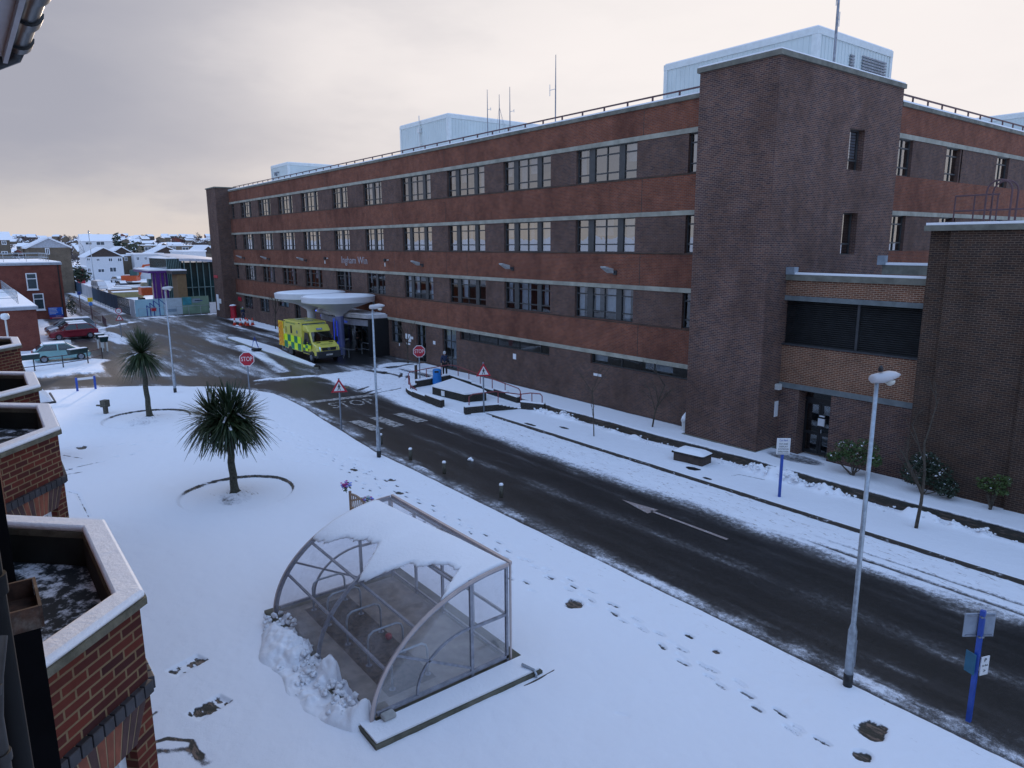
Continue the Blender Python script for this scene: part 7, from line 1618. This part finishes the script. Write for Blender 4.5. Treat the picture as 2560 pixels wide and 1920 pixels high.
# ------------------------------------------------------------------ diggers and stacks on the site
ORG = mat('digger_orange', (.55, .09, .025), .45, var=.15)
def digger(u, v, rz, lab, s=1., arm=True):
    p = G(u, v); t = thing('excavator', lab, 'digger', p, rz, 'orange diggers on the building site')
    for y in (-.85, .85): q = MB(); q.xprism([(-1.2*s, .05), (1.2*s, .05), (1.5*s, .35), (1.2*s, .7), (-1.2*s, .7), (-1.5*s, .35)], (y-.22)*s, (y+.22)*s); q.build('track', RUB, t, world=False, bevel=.05)
    q = MB(); q.box(-1.5*s, 1.0*s, -1.0*s, 1.0*s, .8*s, 1.75*s); q.build('body', ORG, t, world=False, bevel=.12); q = MB(); q.box(.0, 1.2*s, -1.0*s, -.1*s, 1.752*s, 2.7*s); c_ = q.build('cab', mat('digger_cab', (.06, .12, .12), .3), t, world=False, bevel=.06)
    q = MB(); q.box(-1.4*s, -.1, -.2*s, .9*s, 1.752*s, 1.85*s); q.build('snow', SNOW, t, world=False, bevel=.03)
    if arm: q = MB(); q.bar((.9*s, .35*s, 1.5*s), (2.0*s, .35*s, 3.5*s), .35*s); q.bar((2.0*s, .35*s, 3.4*s), (3.8*s, .35*s, 3.6*s), .3*s); q.bar((3.8*s, .35*s, 3.7*s), (4.2*s, .35*s, 1.4*s), .28*s); q.build('arm', ORG, t, world=False, bevel=.03); q = MB(); q.xprism([(3.9*s, 1.5*s), (4.6*s, 1.4*s), (4.5*s, .7*s), (3.8*s, .8*s)], 0, .7*s); q.build('bucket', DARK, t, world=False)
    else: q = MB(); q.box(-.4*s, .8*s, .1*s, .7*s, 1.753*s, 2.3*s); q.build('counterweight', mat('digger_buff', (.3, .26, .17), .6), t, world=False, bevel=.05)
    return t
digger(374, 753, R_(178), 'orange digger seen from behind, close to the picture hoarding', 1.35, False); digger(333, 714, R_(60), 'orange digger with raised bent arm, farther off by the purple canopy', 1.35)
def stack(u, v, w_, d_, h, lab, m_):
    p = G(u, v); t = thing('material_stack', lab, 'building materials', p, 0, 'snow topped stacks on the building site'); q = MB()
    for i in range(4): q.box(-d_/2, d_/2, -w_/2+w_*.02*(i % 2), w_/2, h*i/4+.02, h*(i+.8)/4)
    q.build('stack', m_, t, world=False); q = MB(); q.box(-d_/2, d_/2, -w_/2, w_/2, h+.0, h+.14); q.build('snow', SNOW, t, world=False, bevel=.04)
for u, v, w_, d_, h, l, m_ in ((330, 731, 7, 2, 1.0, 'long timber stack under snow in the middle of the site', WOOD), (320, 742, 5, 2, .9, 'pale board stack under snow left of the orange digger', mat('yellow_board', (.35, .3, .14), .7)), (376, 729, 3, 2.4, 1.9, 'grey green container block under snow behind the digger', mat('grey_green', (.1, .13, .12), .7)), (345, 722, 9, 2, .7, 'low snowy stack of bricks in front of the bent digger arm', B_TAN), (300, 733, 4, 2, .8, 'small snowy stack near the site fence', WOOD)): stack(u, v, w_, d_, h, l, m_)
# ------------------------------------------------------------------ houses beyond
HWIN = mat('house_pane', (.05, .07, .09), .1)
TILE = patchysnow('tiles_under_snow', (.1, .06, .05), 1.1, 1.2)
WHR = mat('white_render', (.62, .63, .65), .8, var=.06)
def house(x, u0, u1, vb, ve, vr, depth, kind, wallm, lab, gm=None, wins=(), group=None, upper=None, cat='house', name='house'):
    "gable: gable end faces us; slope: roof slope faces us; flat: flat roof"
    a, c = PX(u0, ve, x), PX(u1, ve, x); y0, y1 = a.y, c.y; ze = (a.z+c.z)/2; zr = PX((u0+u1)/2, vr, x).z; zb = min(PX((u0+u1)/2, vb, x).z, ze-2)
    zb = min(zb, hillz(x, (y0+y1)/2))-.3; t = thing(name, lab, cat, (x, (y0+y1)/2, zb), 0, group); q = MB(); q.box(x-depth, x, y0, y1, zb, ze); q.build('wall', wallm, t); ym = (y0+y1)/2; o = .35
    if kind == 'gable':
        q = MB(); q.add([(x, y0, ze), (x, y1, ze), (x, ym, zr), (x-depth, y0, ze), (x-depth, y1, ze), (x-depth, ym, zr)], [(0, 1, 2)]); q.build('gable', gm or wallm, t)
        q = MB(); r = (zr-ze)/(ym-y0)
        for s, yy in ((-1, y0), (1, y1)): q.add([(x+o, ym, zr+.0), (x+o, yy+s*o, ze-r*o), (x-depth, yy+s*o, ze-r*o), (x-depth, ym, zr), (x+o, ym, zr+.3), (x+o, yy+s*o, ze-r*o+.3), (x-depth, yy+s*o, ze-r*o+.3), (x-depth, ym, zr+.3)], [(0, 1, 2, 3), (7, 6, 5, 4), (4, 5, 1, 0), (5, 6, 2, 1)])
        q.build('roof', TILE, t)
    elif kind == 'slope':
        q = MB(); q.add([(x+o, y0-o, ze-.1), (x+o, y1+o, ze-.1), (x-depth/2, y1+o, zr), (x-depth/2, y0-o, zr), (x-depth-o, y1+o, ze), (x-depth-o, y0-o, ze)], [(0, 1, 2, 3), (3, 2, 4, 5)]); q.add([(x, y0, ze), (x-depth, y0, ze), (x-depth/2, y0, zr-.1)], [(0, 1, 2)]); q.add([(x, y1, ze), (x-depth, y1, ze), (x-depth/2, y1, zr-.1)], [(2, 1, 0)]); q.build('roof', SNOW if upper is None else upper, t)
    else: q = MB(); q.box(x-depth-.2, x+.2, y0-.2, y1+.2, ze, ze+.35); q.build('roof', SNOW, t)
    for (ua, ub, va, vb_) in wins:
        p0, p1 = PX(ua, va, x), PX(ub, vb_, x); q = MB(); w_ = .12; xa, xb = x+.002, x+.09
        for r_ in ((p0.y, p0.y+w_, p1.z, p0.z), (p1.y-w_, p1.y, p1.z, p0.z), (p0.y+w_, p1.y-w_, p1.z, p1.z+w_), (p0.y+w_, p1.y-w_, p0.z-w_, p0.z), ((p0.y+p1.y)/2-.05, (p0.y+p1.y)/2+.05, p1.z+w_, p0.z-w_)): q.box(xa, xb, *r_)
        f = q.build('window', WHITE, t); q = MB(); q.add([(x+.05, p0.y, p1.z), (x+.05, p1.y, p1.z), (x+.05, p1.y, p0.z), (x+.05, p0.y, p0.z)], [(0, 1, 2, 3)]); q.build('pane', HWIN, f)
    return t
hg = 'houses beyond the car park'
house(-175, -22, 24, 640, 599, 578, 10, 'slope', B_TAN, 'tall snowy roofed flats at the left edge of the view', wins=((3, 17, 602, 612), (3, 20, 628, 636), (-14, -3, 602, 612)), group=hg)
house(-165, 70, 175, 668, 619, 596, 14, 'gable', B_TAN, 'large tan brick house with a plain grey gable', GREYG, wins=((112, 125, 620, 636),), group=hg)
house(-330, 205, 290, 628, 602, 585, 12, 'slope', WHR, 'house on the rise with a wide snow white roof left of the evergreen', wins=((213, 230, 605, 612), (240, 262, 604, 613)), group=hg)
house(-218, 214, 306, 688, 642, 620, 12, 'gable', WHR, 'white terrace house with dark snow edged gable behind the far lamp post', TIMB, wins=((216, 226, 645, 652), (240, 250, 646, 653), (270, 282, 645, 654), (293, 305, 645, 654), (273, 292, 668, 680), (218, 228, 670, 680), (244, 262, 672, 681)), group=hg)
house(-226, 306, 333, 688, 640, 633, 10, 'flat', B_TAN, 'narrow brown brick house between two white terraces', wins=((310, 319, 642, 652),), group=hg)
house(-236, 274, 336, 690, 636, 618, 12, 'gable', B_TAN, 'brown gabled house rising behind the white terrace', TIMB, group=hg)
house(-222, 334, 408, 688, 636, 632, 10, 'flat', WHR, 'long white flat roofed terrace with garages', wins=((340, 349, 642, 651), (360, 368, 642, 650), (382, 390, 642, 650), (337, 358, 667, 678), (375, 400, 664, 672)), group=hg)
house(-300, 352, 392, 640, 614, 612, 10, 'flat', B_TAN, 'small flat roofed brown house below the hillside', wins=((361, 379, 617, 627),), group=hg)
house(-232, 378, 455, 690, 634, 617, 12, 'gable', WHR, 'white house with a wide dark gable left of the glass building', TIMB, wins=((383, 390, 642, 650), (432, 440, 636, 646), (444, 452, 636, 646)), group=hg)
house(-320, 408, 520, 640, 615, 613, 10, 'flat', B_TAN, 'long low brown flats just below the far rooftops', wins=((430, 440, 617, 625), (455, 472, 618, 628), (486, 502, 616, 626)), group=hg)
house(-195, 458, 514, 660, 629, 628, 14, 'flat', WHR, 'white flat roofed block above the curved glass building', wins=((471, 474, 633, 635), (486, 489, 633, 635)), group=hg)
house(-205, 498, 545, 660, 634, 616, 14, 'gable', B_TAN, 'snow edged dark gable touching the far brick tower', TIMB, group=hg)
house(-185, 150, 178, 690, 668, 660, 6, 'flat', WHR, 'small white garage at the end of the far lane', group=hg, name='garage', cat='garage')
p0, p1 = PX(191, 673, -205), PX(212, 682, -205); house(-206, 186, 214, 690, 668, 666, 6, 'flat', WHR, 'white garage with a dark red door beside the lane', wins=(), group=hg, name='garage', cat='garage')
q = MB(); q.box(-205.9, -205.8, p0.y, p1.y, 0, p0.z); o = q.build('red_garage_door', RED, None); tag(o, 'dark red up and over garage door at the end of the lane', 'garage door')
# hillside suburb: small far houses, each its own
rg = random.Random(12); n_ = 0
for i in range(170):
    d = rg.uniform(360, 1150); u = rg.uniform(-60, 545); r = _ray(u, 612); h = math.hypot(r[0], r[1]); x, y = r[0]/h*d, r[1]/h*d; z = hillz(x, y)
    w_ = rg.uniform(6, 10); dp = rg.uniform(6, 8); he = rg.choice([2.6, 4.4, 4.8]); hr = he+rg.uniform(1.5, 2.3)
    t = thing('hillside_house', 'small snow roofed house far off on the hillside', 'house', (x, y, z-.3), rg.uniform(-.5, .5)+rg.choice([0, 0, 1.57]), 'snowy houses on the far hillside')
    q = MB(); q.box(-dp/2, dp/2, -w_/2, w_/2, 0, he); q.add([(-dp/2, -w_/2, he), (dp/2, -w_/2, he), (0, -w_/2, hr)], [(0, 1, 2)]); q.add([(-dp/2, w_/2, he), (dp/2, w_/2, he), (0, w_/2, hr)], [(2, 1, 0)]); q.build('wall', rg.choice([B_TAN, TIMB, WHR, B_TAN, B_FAR]), t, world=False)
    q = MB(); q.add([(dp/2+.3, -w_/2-.3, he-.1), (dp/2+.3, w_/2+.3, he-.1), (0, w_/2+.3, hr), (0, -w_/2-.3, hr), (-dp/2-.3, w_/2+.3, he-.1), (-dp/2-.3, -w_/2-.3, he-.1)], [(0, 1, 2, 3), (3, 2, 4, 5)]); q.build('roof', SNOW, t, world=False)
    if d < 700:
        q = MB()
        for k in range(3): yy = -w_/2+w_*(k+.5)/3; q.box(dp/2, dp/2+.05, yy-.7, yy+.7, he-1.7, he-.5)
        q.build('window', HWIN, t, world=False)
# trees in the suburb
def crown_tree(u, v, d, h, w_, m_, lab, group, seed, n=700, s=.5, trunk=.3, name='tree'):
    rg = random.Random(seed); r = _ray(u, 612); k = d/math.hypot(r[0], r[1]); x, y = r[0]*k, r[1]*k; z = hillz(x, y)
    t = thing(name, lab, 'tree', (x, y, z-.2), 0, group); q = MB(); q.tube([(0, 0, 0), (0, 0, h*.5), (.1, 0, h*.85)], [h*.03, h*.02, h*.006], 6)
    for a in range(5): q.tube([(0, 0, h*.25), (w_*.35*math.cos(a*1.3), w_*.35*math.sin(a*1.3), h*.6)], [h*.012, h*.004], 4)
    q.build('trunk', BARK, t, world=False); f = MB()
    for b_ in range(9): a = rg.uniform(0, 6.28); rr = rg.uniform(0, .6)*w_/2; leaves(f, (rr*math.cos(a), rr*math.sin(a), h*rg.uniform(.35, .85)), (w_*.28, w_*.28, h*.17), n//9, s, rg, .2)
    f.build('crown', m_, t, world=False); return t
crown_tree(287, 630, 262, 13.5, 4.5, EVER, 'large dark evergreen tree left of centre behind the brown gables', 'evergreens among the far houses', 1, 900, .5); crown_tree(316, 632, 258, 12.2, 9.5, EVER, 'broad dark evergreen dusted with snow beside the larger evergreen', 'evergreens among the far houses', 2, 1000, .5); crown_tree(190, 655, 190, 5, 6, EVER, 'low dark evergreen clump beside the tan brick house', 'evergreens among the far houses', 3, 700, .35); crown_tree(350, 600, 520, 9, 3, EVER, 'slim pointed evergreen on the skyline', 'evergreens among the far houses', 4, 300, .6)
TWIG = mat('winter_twigs', (.09, .07, .065), .95, var=.3, scale=1)
for i in range(120):
    d = rg.uniform(330, 900); crown_tree(rg.uniform(-50, 545), 610, d, rg.uniform(5, 9), rg.uniform(4, 8), TWIG, 'hazy bare winter tree among the far houses', 'bare trees on the far hillside', 50+i, 170, .45, name='winter_tree')
for u, v, h, l, sd in ((252, 694, 7.5, 'bare forked tree in front of the white gabled terrace', 21), (400, 690, 7.0, 'bare tree in front of the long white terrace', 22), (214, 640, 9, 'tall bare tree rising left of the white gabled terrace', 24)):
    p = G(u, v) if v > 660 else G(u, 690); bare_tree(tuple(p), h, l, sd, 'bare trees among the far houses', .16, 4, .5, first=.4, mat_=TWIG)
